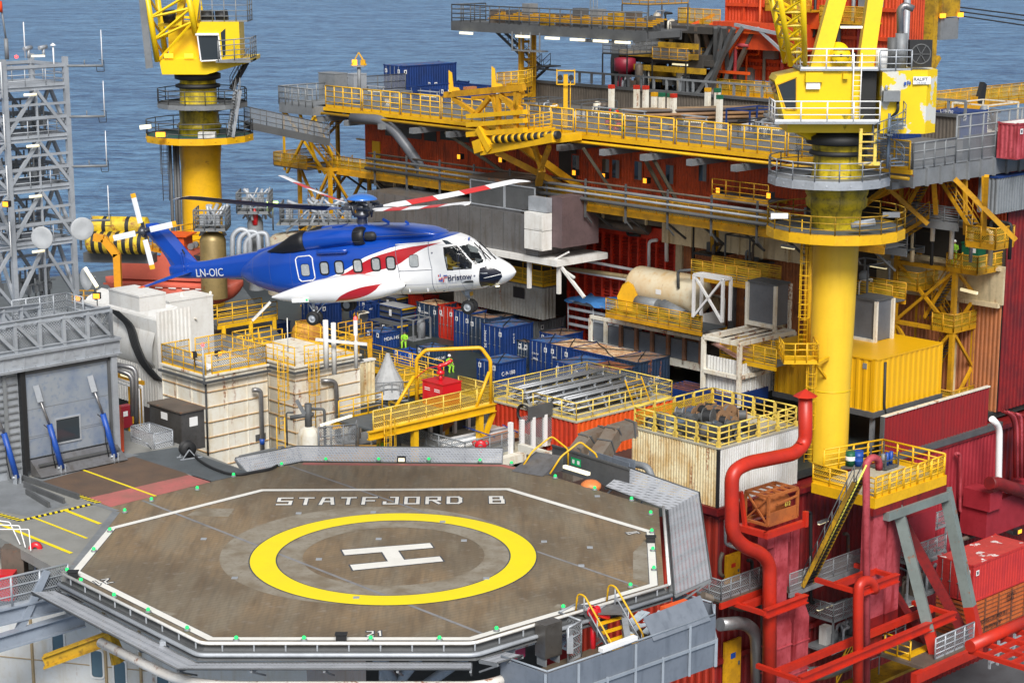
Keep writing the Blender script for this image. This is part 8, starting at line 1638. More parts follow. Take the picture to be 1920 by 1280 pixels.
for x,y,lb in((205,1088,'left'),(),(),) if False else((640,1200,'black deck lamp box on the front edge of the helideck'),(1220,1016,'black deck lamp box on the right edge of the helideck'),(137,1082,'black deck lamp box at the left corner of the helideck')):MB().box(-.2,-.12,0,.2,.12,.26);o=MB();o.box(-.2,-.12,.0,.2,.12,.26);o.box(-.24,-.16,.26,.24,.16,.30);o=o.build('deck_lamp_box',BK);o.location=Q(x,y,.02);tag(o,lb,'lamp box')
d_=(front[3]-front[2]).normalized();s_=Vector((d_.y,-d_.x,0));p=Q(1115,1138);t=thing('deck_stair','aluminium stair with yellow handrails leading down from the right front edge of the helideck','stair',tuple(p+s_*.3));stair(t,(0,0,0),s_*2.0-Z*1.5,1.5,SS,Y,rails=False);c=MB();c.box(-.9,-.5,-.05,.9,.5,.03);c.build('landing',SS,t)
for s in(-.85,.85):c=MB();a=d_*s;c.pipe([a-s_*.5,a-s_*.4+Z*.75,a+Z*.8,a+s_*1.7-Z*.8,a+s_*1.75-Z*1.4],.04,8,.2);c.build('handrail',Y,t);c=MB();[c.cyl(a+s_*k-Z*(k*.94),a+s_*k-Z*(k*.94)+Z*.75,.03,n=6) for k in(.0,.8,1.6)];c.cyl(a+Z*.4,a+s_*1.65-Z*1.2,.03,n=6);c.build('rail_post',GR,t)
zp_=-1.45;pa=[Q(x,y,-.3)-Z*1.15 for x,y in((940,1228),(1026,1257),(1340,1150),(1335,1128),(1262,1106))];t=thing('service_platform','grey walled service platform under the right front edge of the helideck','platform',(0,0,0));MB().slab(pa,.2).build('deck_plate',mat('brown_wet_floor',(.12,.09,.06),.5,grime=.6),t)
BG=mat('blue_grey_wall',(.17,.195,.235),.5,grime=.45,gcol=(.10,.12,.15),streak=True);c=MB();g_=MB()
for a,b,h in((pa[0],pa[1],1.05),(pa[1],pa[2],1.05),(pa[2],pa[3],1.05),(pa[3],pa[4],1.05)):
 dd=(b-a).normalized();n=Vector((dd.y,-dd.x,0));c.add([a-Z*1.1+n*.05,b-Z*1.1+n*.05,b+Z*h+n*.05,a+Z*h+n*.05,a-Z*1.1-n*.03,b-Z*1.1-n*.03,b+Z*h-n*.03,a+Z*h-n*.03],[(0,1,2,3),(7,6,5,4),(3,2,6,7),(0,3,7,4),(1,5,6,2)]);g_.cyl(a+Z*(h+.08),b+Z*(h+.08),.045,n=6);L=(b-a).length;k=max(1,int(L/1.5))
 for i in range(k+1):q=a+(b-a)*(i/k)+n*.1;g_.beam(q-Z*1.1,q+Z*(h if i%2 else.1),.1)
 g_.beam(a+n*.1,b+n*.1,.08,.12)
w_=c.build('wall_panel',BG,t);g_.build('wall_stiffener',mat('pale_blue_steel',(.28,.32,.37),.5,grime=.3),w_)
q0,q1=pa[1],pa[2];D2=(q1-q0).normalized();N2=Vector((-D2.y,D2.x,0))
a=q0+D2*5.6;b=q0+D2*8.9;c=MB();c.add([a+Z*.95-N2*.1,b+Z*1.0-N2*.1,b+Z*1.9+N2*.5,a+Z*1.75+N2*.5],[(0,1,2,3)]);c.add([a+Z*.95-N2*.13,b+Z*1.0-N2*.13,b+Z*1.9+N2*.47,a+Z*1.75+N2*.47],[(3,2,1,0)]);c.build('deflector_plate',BG,t)
def put(nm,lb,cat,px,py,z,m,bxs,rz=None):t=thing(nm,lb,cat,tuple(Q(px,py,z)),math.atan2(D2.y,D2.x) if rz is None else rz);return t
t=put('control_cabinet','dark stainless control cabinet on the service platform below the helideck edge','cabinet',1030,1243,zp_,0,0);MB().box(-.45,-.25,.35,.45,.35,1.75).build('housing',SSD,t);MB().box(-.4,-.27,.4,.4,-.252,1.7).build('door',SSD,t);c=MB();[c.box(x,-.2,0,x+.08,.3,.35) for x in(-.4,.3)];c.build('leg',GM,t)
t=put('mesh_gate','grey mesh gates and frames beside the stainless cabinet on the service platform','gate',1065,1243,zp_,0,0);[rail(t,[(x,y,0),(x2,y2,0)],GR,1.5,1,.04,3,mesh=MSH) for x,y,x2,y2 in((0,0,.9,.2),(.9,.2,.9,1.5),(.9,1.5,2.2,1.8),(2.0,.6,3,.9))]
t=put('fire_monitor','red fire monitor with valve beside the aluminium deck stair','fire monitor',1112,1190,-.9,0,0);FR=mat('fire_red',(.62,.01,.02),.35,coat=.3,grime=.1);c=MB();c.cyl((0,0,-.8),(0,0,.5),.12);c.lathe((0,0,.5),[(.18,0),(.22,.1),(.12,.25),(.2,.4),(.2,.6),(.05,.7)],14);c.pipe([(0,0,1.0),(.25,0,1.15),(.3,0,.8),(.7,-.2,.65)],.12,10);c.lathe((-.2,-.1,1.1),[(.2,-.03),(.25,0),(.2,.03)],14,'y');c.build('monitor_body',FR,t);c=MB();[c.sweep([Vector((.5+.35*math.cos(k*.7+j),.1*j,.35+.35*math.sin(k*.7+j))) for k in range(9)],[.03]*9,5) for j in range(3)];c.build('coiled_cable',GR,t)
c=MB();c.pipe([Q(935,1212,-.75),Q(1100,1160,-.75),Q(1247,1113,-.75)],.33,16);tag(c.build('white_main_pipe',MATS['rust_spotted_pipe']),'thick white pipe with rust rings running under the right front helideck edge','pipe')
t=put('extinguisher','round red foam bottle in the far right corner of the service platform','extinguisher',1299,1150,-.3,0,0);MB().lathe((0,0,0),[(.001,-.5),(.3,-.45),(.36,0),(.33,.25),(.1,.42),(.08,.5),(.001,.52)],20).build('bottle',FR,t);MB().lathe((0,0,.5),[(.14,0),(.14,.06),(.001,.08)],12).build('cap',BK,t)
t=put('red_locker','pink red locker at the left end of the service platform','locker',958,1232,zp_,0,0);MB().box(-.5,-.3,0,.5,.3,1.35).build('housing',mat('pink_red_paint',(.6,.05,.12),.4),t)
t=put('scrap_heap','torn pale plates and orange timber lying on the service platform behind the deflector','debris',1215,1178,zp_+.5,0,0);rr=random.Random(2);c=MB()
for k in range(9):a=Vector((rr.uniform(-1.2,1),rr.uniform(-.5,.5),rr.uniform(0,.3)));c.beam(a,a+Vector((rr.uniform(.5,1.6),rr.uniform(-.3,.3),rr.uniform(-.1,.3))),rr.uniform(.1,.5),.04)
c.build('torn_plate',mat('pale_blue_sheet',(.45,.52,.58),.5,grime=.5),t);MB().box(.8,-.2,.5,2.2,.1,.75).build('orange_timber',OR,t)
a,b=q0+D2*2.8+Z*1.25,q0+D2*4.7+Z*1.3;t=thing('strip_lamp','white strip lamp lying on the front wall of the service platform','strip lamp',tuple(a));MB().beam((0,0,.0),b-a,.26,.16).build('housing',CW,t)
t=rootat(P(300,1400,86)-V*0,'accommodation_block','white accommodation block with rounded windows under the front left helideck edge','building');t.location=(P(0,1400,82).x,P(0,1400,82).y+5,-22);t.rotation_euler=(0,0,R(-14));gB=lambda x,y:(lambda r,n:Vector((CX,CY,HC))+r*(((t.location-Vector((CX,CY,HC))).dot(n))/r.dot(n)))(ray(x,y),Vector((math.sin(R(-14))*-1,math.cos(R(-14)),0)))
WB=mat('stained_white_wall',(.66,.67,.66),.5,grime=.3,gcol=(.5,.42,.28),streak=True,rust=.2);TLb=lambda x,y:TOL(t,gB(x,y));zt_=22-2.2
MB().box(-9,0,0,TLb(575,1250).x,8,zt_).build('wall',WB,t)
for px,py in((110,1203),(183,1243),(226,1262),(307,1290)):q=TLb(px,py);po=rrect(q.x-.27,q.z-.62,q.x+.27,q.z+.62,.12);c=MB();c.add([(x,-.05,z) for x,y,z in po],[tuple(range(len(po)))[::-1]]);w_=c.build('window_pane',mat('bluish_window',(.10,.16,.20),.1,grime=.2),t);po2=grow(po,.08);k=len(po);c=MB();c.add([(x,-.08,z) for x,y,z in po]+[(x,-.08,z) for x,y,z in po2]+[(x,.0,z) for x,y,z in po2],[(i,(i+1)%k,k+(i+1)%k,k+i) for i in range(k)]+[(k+i,k+(i+1)%k,2*k+(i+1)%k,2*k+i) for i in range(k)]);c.build('window_frame',WH,t)
c=MB();[c.box(TLb(x,1230).x,-.12,0,TLb(x,1230).x+.1,-.003,zt_) for x in(60,197,262)];c.box(-9,-.03,TLb(150,1245).z,8,-.003,TLb(150,1245).z+.04);c.build('wall_seam',mat('rust_line',(.45,.33,.18),.6,rust=.4),t);c=MB();c.lathe((TLb(500,1290).x,2,0),[(1.1,0),(1.1,zt_),(.001,zt_)],20);c.build('round_tank',WB,t)
p,q=P(82,1240,79),P(205,1195,79);c=MB();c.ibeam(p,q,.35,.55,.06);c.beam(q+Vector((0,0,.2)),P(228,1240,79),.45,.3);c.beam(P(207,1190,79),P(217,1245,79),.3,.2);tag(c.build('davit_beam',YD),'dark yellow lifting beam sticking out under the front left helideck edge','beam')
t=thing('edge_girder','blue grey truss girder with mesh railing at the bottom left below the parking apron','girder',tuple(P(0,1165,80)));a,b=Vector((-3,-.6,-.35)),P(130,1125,83)-t.location;c=MB();c.ibeam(a,b,.4,.7,.06);c.ibeam(a-Z*1.3,b-Z*.8+Vector((.6,0,0)),.4,.7,.06);[c.beam(a+(b-a)*f-Z*1.2,a+(b-a)*(f+.25)+Z*1.6,.3) for f in(.6,)];c.build('truss_beam',mat('blue_grey_girder',(.26,.30,.36),.5,grime=.35),t);rail(t,[a+Z*.35,b+Z*.35],GR,1.3,1.3,.05,3,mesh=MSH)
t=thing('corner_equipment','dark hose cabinet with red reel and pipes at the left corner of the apron','equipment',tuple(Q(50,1085,-1.4)));MB().box(-1.1,0,0,-.1,.8,1.4).build('cabinet',BR,t);c=MB();c.lathe((.45,.1,1.4),[(.1,-.1),(.3,-.1),(.3,.1),(.1,.1)],16,'y');c.build('red_reel',FR,t);c=MB();[c.pipe([(.3+.2*k,.2,0),(.4+.2*k,.3,1.0-.2*k),(2.2,.5,.9-.3*k)],.06,6) for k in range(4)];c.build('pipe',GR,t);c=MB();c.beam((1.2,-.1,1.2),(2.2,.1,.8),.2);c.build('strip_lamp',LW,t);MB().box(-1.9,-1.2,-.6,-.3,-.4,.6).build('red_box',FR,t);MB().box(-3,-.5,-.8,3,3,-.6).build('deck_plate',GD,t)
c=MB();[c.pipe([Q(-10,1010+k*9),Q(-10,1010+k*9)+Z*.9,Q(20+k*18,1010+k*7)+Z*.8,Q(38+k*10,1024+k*6)+Z*.1],.028,6) for k in range(3)];tag(c.build('striped_handrail',CW),'black and white handrails of a stair at the left frame edge','handrail')
t=thing('access_ramp','short aluminium ramp with black and yellow handrails on the back right helideck edge','ramp',tuple(Q(1000,882)),R(-20));c=MB();c.add([(-1.0,-.5,.02),(.8,-.9,.02),(1.4,.6,.75),(-.2,.9,.75),(-.2,.9,0),(1.4,.6,0)],[(0,1,2,3),(1,5,2),(0,3,4)]);c.build('ramp_plate',SS,t)
for s in((-.6,.2),(1.1,-.3)):c=MB();c.pipe([(s[0],s[1]-.3,.1),(s[0]+.4,s[1]+.2,.9),(s[0]+1.2,s[1]+.9,1.6),(s[0]+2,s[1]+1.2,.9),(s[0]+2,s[1]+1.2,0)],.05,8,.2);c.build('handrail',Y,t)
t=thing('edge_wall','dark mesh wall with green exit signs along the back right edge of the helideck','wall',(0,0,0));p=[Q(1035,878,-.4),Q(1095,897,-.4),Q(1180,925,-.4)];c=MB()
for a,b in zip(p[:-1],p[1:]):c.add([a,b,b+Z*1.2,a+Z*1.2],[(0,1,2,3)]);c.beam(a+Z*1.25,b+Z*1.25,.1)
c.build('wall_panel',GD,t);c=MB();a=Q(1072,889,-.4);dv=(p[1]-p[0]).normalized();nv=Vector((dv.y,-dv.x,0));a=a+nv*.06;c.add([a+Z*.55,a+dv*.75+Z*.55,a+dv*.75+Z*.95,a+Z*.95],[(0,1,2,3)]);c.build('exit_sign',mat('sign_green',(.01,.35,.12),.4,grime=0),t);c=MB();[c.add([a+nv*.01+dv*(.1+k)+Z*.65,a+nv*.01+dv*(.28+k)+Z*.65,a+nv*.01+dv*(.28+k)+Z*.85,a+nv*.01+dv*(.1+k)+Z*.85],[(0,1,2,3)]) for k in(0,.38)];c.build('sign_symbol',CW,t)
c=MB();c.beam(Q(1058,874,.5),Q(1104,888,.5),.2,.15);tag(c.build('strip_lamp',LW),'lit strip lamp above the green exit signs','strip lamp');c=MB();c.beam(P(975,838,103),P(1105,876,99),.3,.4);tag(c.build('white_beam',WR),'rusty white beam slanting behind the back right helideck edge','beam')
c=MB();c.lathe((0,0,0),[(.001,.35),(.3,.3),(.5,.15),(.52,0),(.4,-.2)],16);o=c.build('orange_cover',mat('orange_fibreglass',(.75,.22,.06),.5));o.location=Q(1108,912,-.1);tag(o,'rounded orange cover behind the back right edge of the helideck','cover')
for(x0,y0,x1,y1,lb) in((1105,880,1180,905,'left'),(1150,890,1190,900,'right')):a,b=Q(x0,y0,-.3),Q(x1,y1,-.3);c=MB();c.beam(a+Z*.5,b+Z*.5,.06,1.1);tag(c.build('grey_plate_wall',BG),'blue grey plate wall at the back right of the helideck, %s piece'%lb,'wall')
c=MB();c.pipe([P(1140,878,104),P(1185,868,104),P(1215,875,103),P(1224,900,103),P(1224,935,103)],.2,10,1.2);tag(c.build('grey_hose_pipe',GM),'thick grey bent pipe in front of the rust streaked white container','pipe')
# ================= middle deck platforms, ducts, back left =================
A1=PZ(700,806,-1.6);L1=run(A1,U,925);t=rootat(A1,'monitor_platform','yellow girder platform with mesh railing carrying the red fire cabinet','platform');MB().box(0,0,-.1,L1,3.2,0).build('deck_plate',DKG,t);c=MB();c.ibeam((-.5,-.15,-.25),(L1,-.15,-.25),.3,.5,.05);c.ibeam((-.5,3.3,-.25),(L1,3.3,-.25),.3,.5,.05);c.build('girder',Y,t);c=MB();[c.beam((x,y,-3.6),(x,y,-.5),.35) for x in(L1*.33,L1*.88) for y in(0,3.2)];c.beam((L1*.9,0,-2.5),(L1,0,-.6),.25);c.build('leg',Y,t);rail(t,[(0,0,0),(L1,0,0),(L1,3.2,0)],YR,1.15,1.4,.04,3,mesh=MSY);rail(t,[(0,3.2,0),(L1*.35,3.2,0)],Y,1.15,1.2,.04,3);ladder(t,(L1*.07,-.5,-3.4),3.4,Y,(0,-1,0),.5,start=1.5)
B=A1+U*(L1*.66)+V*1.0;t=rootat(B,'fire_cabinet','bright red fire equipment cabinet with a monitor on top on the yellow platform','cabinet');MB().box(0,0,0,1.5,1.9,1.45).build('housing',FR,t);MB().box(-.05,-.05,1.45,1.55,1.95,1.5).build('lid',FR,t);c=MB();[c.box(-.012,y,1.05-.12*k,-.002,y+.5,1.1-.12*k) for y in(.3,1.2) for k in(0,1)];c.build('white_lettering',CW,t);c=MB();c.cyl((.7,1,1.5),(.7,1,1.8),.12);c.lathe((.7,1,1.85),[(.12,0),(.25,.05),(.25,.2),(.1,.3)],12);c.pipe([(.7,1,2.1),(.5,1,2.4),(1.0,.8,2.5),(1.3,.6,2.75)],.12,8);c.pipe([(.7,1,2.4),(0,1.4,2.3),(-.6,1.8,1.7)],.03,5);c.build('monitor',FR,t)
t=rootat(A1+U*(L1*.62)+Z*0,'yellow_arch','bent yellow tube arch standing over the red fire cabinet','arch frame');H3=3.4;c=MB();c.pipe([(0,3.0,0),(0,3.0,H3-.6),(.4,2.6,H3),(3.0,.4,H3+.1),(3.4,0,H3-.7),(3.4,0,0)],.12,10,.2);c.pipe([(-1.8,3.0,0),(-.2,3.0,1.8)],.11,8);c.pipe([(2.2,0,0),(3.3,0,2.0)],.11,8);c.build('arch_tube',Y,t)
t=thing('covered_cone','cone shaped object wrapped in a wrinkled grey tarpaulin','covered object',tuple(PZ(728,740,-3)),0);c=MB();c.lathe((0,0,0),[(1.45,0),(1.15,.5),(.95,1.0),(.5,1.8),(.28,2.4),(.12,2.8),(.001,2.82)],13,smooth=False);c.build('tarpaulin',TP,t);rail(t,[(-1.3,-1.4,-.2),(1.4,-.9,-.2)],GM,1.3,.5,.035,3)
A1=PZ(690,672,-3.2);walkway('yellow railed walkway in front of the lettered blue containers',[A1,A1-V*run(A1,-V,832)],Y,1.6,side=-1,step=1.5,legs=((0,.1,2),(0,.9,2)),h=1.15);A1=PZ(758,735,-2.6);walkway('short yellow mesh railed landing beside the grey tarpaulin cone',[A1,A1+U*run(A1,U,812)],Y,1.4,side=1,step=1.1,mesh=MSY)
A1=PZ(655,640,-.8);walkway('rusty yellow gangway behind the right white tank',[A1,A1+U*run(A1,U,698)],YO,1.2,side=1,step=.8,legs=((0,.9,4),))
A1=PZ(872,866,-4);t=rootat(A1,'storage_yard','fenced store of brown planks and pipes with dark mesh windscreens and white posts','storage area');a=run(A1,U,1035);b=run(A1,V,752);MB().box(0,0,-.3,a,b,0).build('deck_plate',CON,t);c=MB();c.corr((0,b,0),(a,b,0),0,2.0,.12,.04,(0,-1,0));c.build('windscreen',GD,t);c=MB();[c.beam((a*f,b-.4,0),(a*f,b-.4,2.0),.22) for f in(.28,.42,.56,.72,.86)];c.build('white_post',CW,t);rail(t,[(0,b,0),(0,0,0),(a*.55,0,0)],GM,1.2,1.1,.045,3,mesh=MSH)
c=MB();c.add([(a*.6,-.1,0),(a,-.1,0),(a,-.1,2.0),(a*.6,-.1,2.0)],[(0,1,2,3)]);c.build('front_mesh',MSH,t);c=MB();[c.beam((a*f,-.1,-.2),(a*f,-.1,1.8),.24) for f in(.5,.63,.76,.9)];c.build('white_post',CW,t);MB().box(a*.7,-.2,1.7,a*.98,-.1,2.5).build('dark_board',GD,t)
c=MB();c.box(-.5,-.8,-.6,a*.6,-.2,-.1);c.build('white_base',WR,t)
for k in range(5):y=1.3+k*.32;o=MB();o.cyl((.4+k*.1,y+.8,.25+.05*k),(a-.8,y+.8,.3),.11,n=8);o.build('long_pipe',GR if k%2 else CW,t)
for k in range(4):MB().box(2.4+k*.25,1.0+k*.05,.35+k*.09,a*.82-k*.1,2.1-k*.12,.42+k*.09).build('plank',PL,t)
c=MB();c.prism([(0,0),(1.0,.3),(.9,1.1),(.6,.7),(.1,.6)],0,.05);o=c.build('broken_board',PL,t);o.location=(a*.40,b-.6,.3);o.rotation_euler=(R(80),0,R(5));c=MB();c.beam((3.0,3.5,1.0),(3.4,1.0,.7),.05);c.beam((5.5,2.6,.8),(5.2,.9,.7),.05);c.build('blue_strap',BB,t)
t=thing('hose_valve','small red heart shaped valve wheel behind the back edge of the helideck','valve',tuple(PZ(900,872,-.3)+Vector((0,2,0))));c=MB();c.lathe((0,0,.5),[(.12,-.1),(.3,-.08),(.32,.05),(.12,.1)],14,'y');c.cyl((0,0,0),(0,0,.5),.08);c.lathe((-.3,0,.65),[(.1,-.03),(.16,0),(.1,.03)],10,'y');c.lathe((.3,0,.65),[(.1,-.03),(.16,0),(.1,.03)],10,'y');c.build('valve_body',FR,t)
def sqduct(lb,pts,w,m):
 t=thing('ventilation_duct',lb,'duct',tuple(pts[0]),0,'brown square ventilation ducts');pts=[p-pts[0] for p in pts]
 for a,b in zip(pts[:-1],pts[1:]):d=(b-a).normalized()*w*.25;c=MB();c.beam(a-d,b+d,w,w);o=c.build('duct_section',m,t);c=MB();c.beam(b-d*.2,b+d*.2,w+.1,w+.1);c.build('flange',GD,o)
DM=mat('brown_duct_steel',(.23,.20,.165),.5,.3,grime=.6,gcol=(.16,.09,.05))
sqduct('brown square duct stepping up to the left in front of the orange container',[P(x,y,d) for x,y,d in((1000,868,105),(1082,853,106),(1102,826,106.5),(1132,815,107))],.85,DM);sqduct('brown square duct bending up beside the rust streaked container',[P(x,y,d) for x,y,d in((1070,884,104),(1112,872,105),(1137,836,106),(1152,812,106.5),(1182,803,107))],.85,DM)
B=PU(1385,735,12.5);t=rootat(B,'white_shed','white open framed shed with a slatted roof and ribbed walls left of the crane column','shed');a,b=5.5,run(B,V,1318);h=rise(B,645);c=MB();c.corr((.3,b,0),(.3,.2,0),-.5,h*.62,.25,.05,(-1,0,0));c.corr((.3,.2,0),(a-1,.2,0),-.5,h*.55,.25,.05,(0,-1,0));c.build('ribbed_wall',LG,t);c=MB();[c.beam((x,y,-1),(x,y,h),.25) for x in(0,a) for y in(0,b)];[c.beam((*p,z),(*q,z),.25) for z in(h*.3,h) for p,q in(((0,0),(a,0)),((0,0),(0,b)),((a,0),(a,b)),((0,b),(a,b)))];[c.beam((0,b*k/4,h+.05),(a,b*k/4,h+.05),.12) for k in(1,2,3)];c.build('frame',WR,t);c=MB();c.add([(.4,.3,h*.62),(a-.3,.3,h*.62),(a-.3,b-.3,h*.85),(.4,b-.3,h*.85)],[(0,1,2,3)]);c.build('red_roof',mat('pale_red_roof',(.45,.25,.22),.6,grime=.6),t);rail(t,[(a-2.5,-.3,0),(a+2,-.3,0)],GM,1.4,.6,.04,4)
for nm,lb,px,yb,yt,xl_,xr_,m_,u_ in(('grey_box','tall dark blue grey enclosure standing left of the crane column ladder',1452,612,536,1404,1476,mat('slate_grey_panel',(.13,.14,.16),.45,grime=.4),17),('grey_box','dark grey enclosure right of the crane column above the yellow container',1640,640,565,1600,1668,mat('slate_grey_panel',(.13,.14,.16)),20)):
 B,a,b,h=near(px,yb,u=u_,yt=yt,xl=xl_,xr=xr_);t=rootat(B,nm,lb,'enclosure');MB().box(0,0,0,a,b,h).build('casing',m_,t);MB().box(-.1,-.1,h,a+.1,b+.1,h+.12).build('top_plate',GD,t);c=MB();[c.beam((x,y,-2.2),(x,y,h),.2) for x,y in((-.1,-.1),(-.1,b+.1),(a+.1,-.1))];c.beam((-.15,-.1,0),(-.15,b+.1,0),.25);c.beam((-.15,-.1,-.2),(1.6,-1.5,-2.2),.15);c.build('frame',WR,t)
t=rootat(PU(1354,604,17),'white_trestle','white cross braced trestle in front of the stained tank','trestle');b=run(Vector(t.location),V,1300);h=rise(Vector(t.location),524);c=MB();[c.beam((x,y,0),(x,y,h),.18) for x in(0,.8) for y in(0,b)];[c.beam((*p,h),(*q,h),.18) for p,q in(((0,0),(0,b)),((0,0),(.8,0)),((.8,0),(.8,b)),((0,b),(.8,b)))];c.beam((0,0,0),(0,b,h),.15);c.beam((0,b,0),(0,0,h),.15);c.build('frame',CW,t)
A1,A2=PU(1296,515,19),PU(1425,530,19);A2.z=A1.z;walkway('yellow mesh railed gallery above the white trestle',[A1,A2],YO,2.2,side=1,step=1.0,mesh=MSY);A1,A2=PU(1600,555,22),PU(1672,575,22);A2.z=A1.z;walkway('yellow mesh railed gallery between the crane column and the stair tower',[A1,A2],YO,1.5,side=1,step=1.3,mesh=MSY);A1,A2=PU(1350,665,13.5),PU(1455,690,13.5);A2.z=A1.z;walkway('yellow railed walkway with hoop frames above the white slatted shed',[A1,A2],Y,1.8,side=1,step=.9,mesh=MSY)
A1,A2=PU(1335,365,19.2),PU(1440,382,19.2);A2.z=A1.z;walkway('yellow railed hanging platform under the pipe deck left of the crane rings',[A1,A2],YO,2,side=1,both=False)
for i,(x,y,u_,lb) in enumerate(((862,294,20,'lit orange flood lamp on the orange wall left of the boom rest'),(940,300,20,'lit orange flood lamp below the yellow boom rest'),(1078,324,20,'lit orange flood lamp by the blue pipe on the orange wall'),(1133,330,20,'lit orange flood lamp beside the pair of wall windows'),(1211,339,20,'lit orange flood lamp at the black hose loop'),(1348,357,20,'lit orange flood lamp left of the crane ring platform'),(1443,367,18,'lit flood lamp just left of the upper crane ring'))):q=PU(x,y,u_);t=thing('flood_lamp',lb,'flood lamp',tuple(q),YAW,'orange flood lamps');MB().box(-.1,-.2,-.2,.3,.2,.22).build('housing',BK,t);MB().box(-.14,-.15,-.16,-.102,.15,.18).build('lamp_glass',LO,t)
for i,(x,y,x2,y2,u_,lb) in enumerate(((1313,427,1330,449,24,'tilted strip lamp left of the pair above the stained tank'),(1376,463,1396,438,24,'tilted strip lamp right of the pair above the stained tank'),(1466,462,1489,466,16,'lit strip lamp above the crane column ladder'),(1632,498,1662,503,27,'lit white strip lamp on the brown wall right of the crane column'))):
 p,q=PU(x,y,u_),PU(x2,y2,u_);t=thing('strip_lamp',lb,'strip lamp',tuple(p),0,'strip lamps');MB().beam((0,0,.08),q-p+Z*.08,.28,.12).build('housing',GM,t);MB().beam((0,0,-.03),q-p-Z*.03,.16,.06).build('lamp_tube',LW,t)
 # ---- back left: lifeboat, striped buoyancy tank, vessels ----
q=P(345,545,150);t=thing('lifeboat','faded orange enclosed lifeboat with a cabin behind the helicopter tail boom','lifeboat',tuple(q),R(-12));LB=mat('faded_lifeboat_orange',(.62,.13,.08),.5,grime=.4,gcol=(.45,.08,.06));HT=smooth_tab([(-6.5,.4,.9,.05,2),(-5.8,-.2,1.0,.9,2.2),(-4,-.8,1.0,1.4,2.4),(0,-1.1,1.0,1.6,2.5),(3,-.9,1.0,1.35,2.4),(4.3,-.3,1.05,.7,2.1),(4.9,.6,1.05,.05,2)],.4);loft(MB(),HT,32,6).build('hull',LB,t);c=MB();c.box(-6,-1.62,.55,4.3,-1.5,.7);c.build('rubbing_strake',LB,t);c=MB();[c.box(-5+k*1.1,-1.66,.45,-4.4+k*1.1,-1.621,.53) for k in range(8)];c.build('reflective_tape',CW,t)
c=MB();pr=[(-5,1.0),(-4.7,2.4),(-1.5,2.6),(-1.2,3.3),(1.0,3.3),(1.9,2.2),(3.2,1.9),(3.6,1.0)];n_=len(pr);c.add([(x,-1.15,z) for x,z in pr]+[(x,1.15,z) for x,z in pr],[tuple(range(n_))[::-1],tuple(range(n_,2*n_))]+[(i,(i+1)%n_,n_+(i+1)%n_,n_+i) for i in range(n_)]);c.build('cabin',LB,t);c=MB();c.box(1.2,-1.0,2.35,1.9,1,3.0);c.build('cabin_window',GL,t);c=MB();c.box(-1.0,-.9,3.3,.5,.9,4.4);c.box(-1.3,-1.1,4.4,.8,1.1,4.5);c.build('conning_tower',OR,t);c=MB();[c.cyl((.9,y,3.6),(.9,y-.3,3.6),.25) for y in(-.3,.6)];c.build('search_light',GM,t)
t=thing('striped_tank','fat cylindrical tank with black and yellow stripes and rust, left of the tail rotor','tank',tuple(P(215,455,143)),R(-8));STM=[mat('striped_yellow',(.70,.50,.02),.5,grime=.6,rust=.75,gcol=(.3,.2,.03)),BK];c=MB()
for z0,r_ in((0,1.55),(2.1,1.35)):
 for k in range(14):c.cm=(k%2 if z0==0 else(1 if k in(3,9) else 0));c.lathe((0,(.0 if z0==0 else 1.4),z0),[(r_,-3.5+k*.55),(r_,-3.5+(k+1)*.55)],24,'x')
c.cm=0
for x in(-3.5,4.2):c.lathe((0,0,0),[(.001,x+(-.6 if x<0 else.6)),(1.1,x+(-.4 if x<0 else.4)),(1.55,x)],24,'x');c.lathe((0,1.4,2.1),[(.001,x+(-.6 if x<0 else.6)),(1.35,x)],24,'x')
c.build('shell',STM,t);t.scale=(.54,.54,.54);MB().box(-5,1,-3,5,3,-1.7).build('base',GD,t)
t=thing('davit','orange yellow davit post with stairs and railings below the tail rotor','davit',tuple(P(222,540,138)));c=MB();c.beam((0,0,-1),(0,0,2.5),.5);c.beam((0,0,2.4),(-.9,0,3.6),.5);c.beam((-.9,0,3.6),(-1.6,0,3.7),.5);c.build('post',mat('orange_yellow_paint',(.75,.32,.01),.5),t);MB().box(-3,-1.5,-1.1,2,1,-1).build('deck_plate',GD,t);rail(t,[(-3,-1.5,-1),(2,-1.5,-1)],YO,1.1,.9,.04,3);stair(t,(1.8,-1.6,-1),(4.2,-2,-3.2),.9,YO,GD)
MB().slab([W(-32,54,-3),W(10,48,-3),W(22,84,-3),W(-30,84,-3)],.3);c=MB();c.slab([W(-30,50,-3.2),W(4,46,-3.2),W(22,80,-3.2),W(-25,84,-3.2)],.3);struct(c.build('boat_deck',DKG))
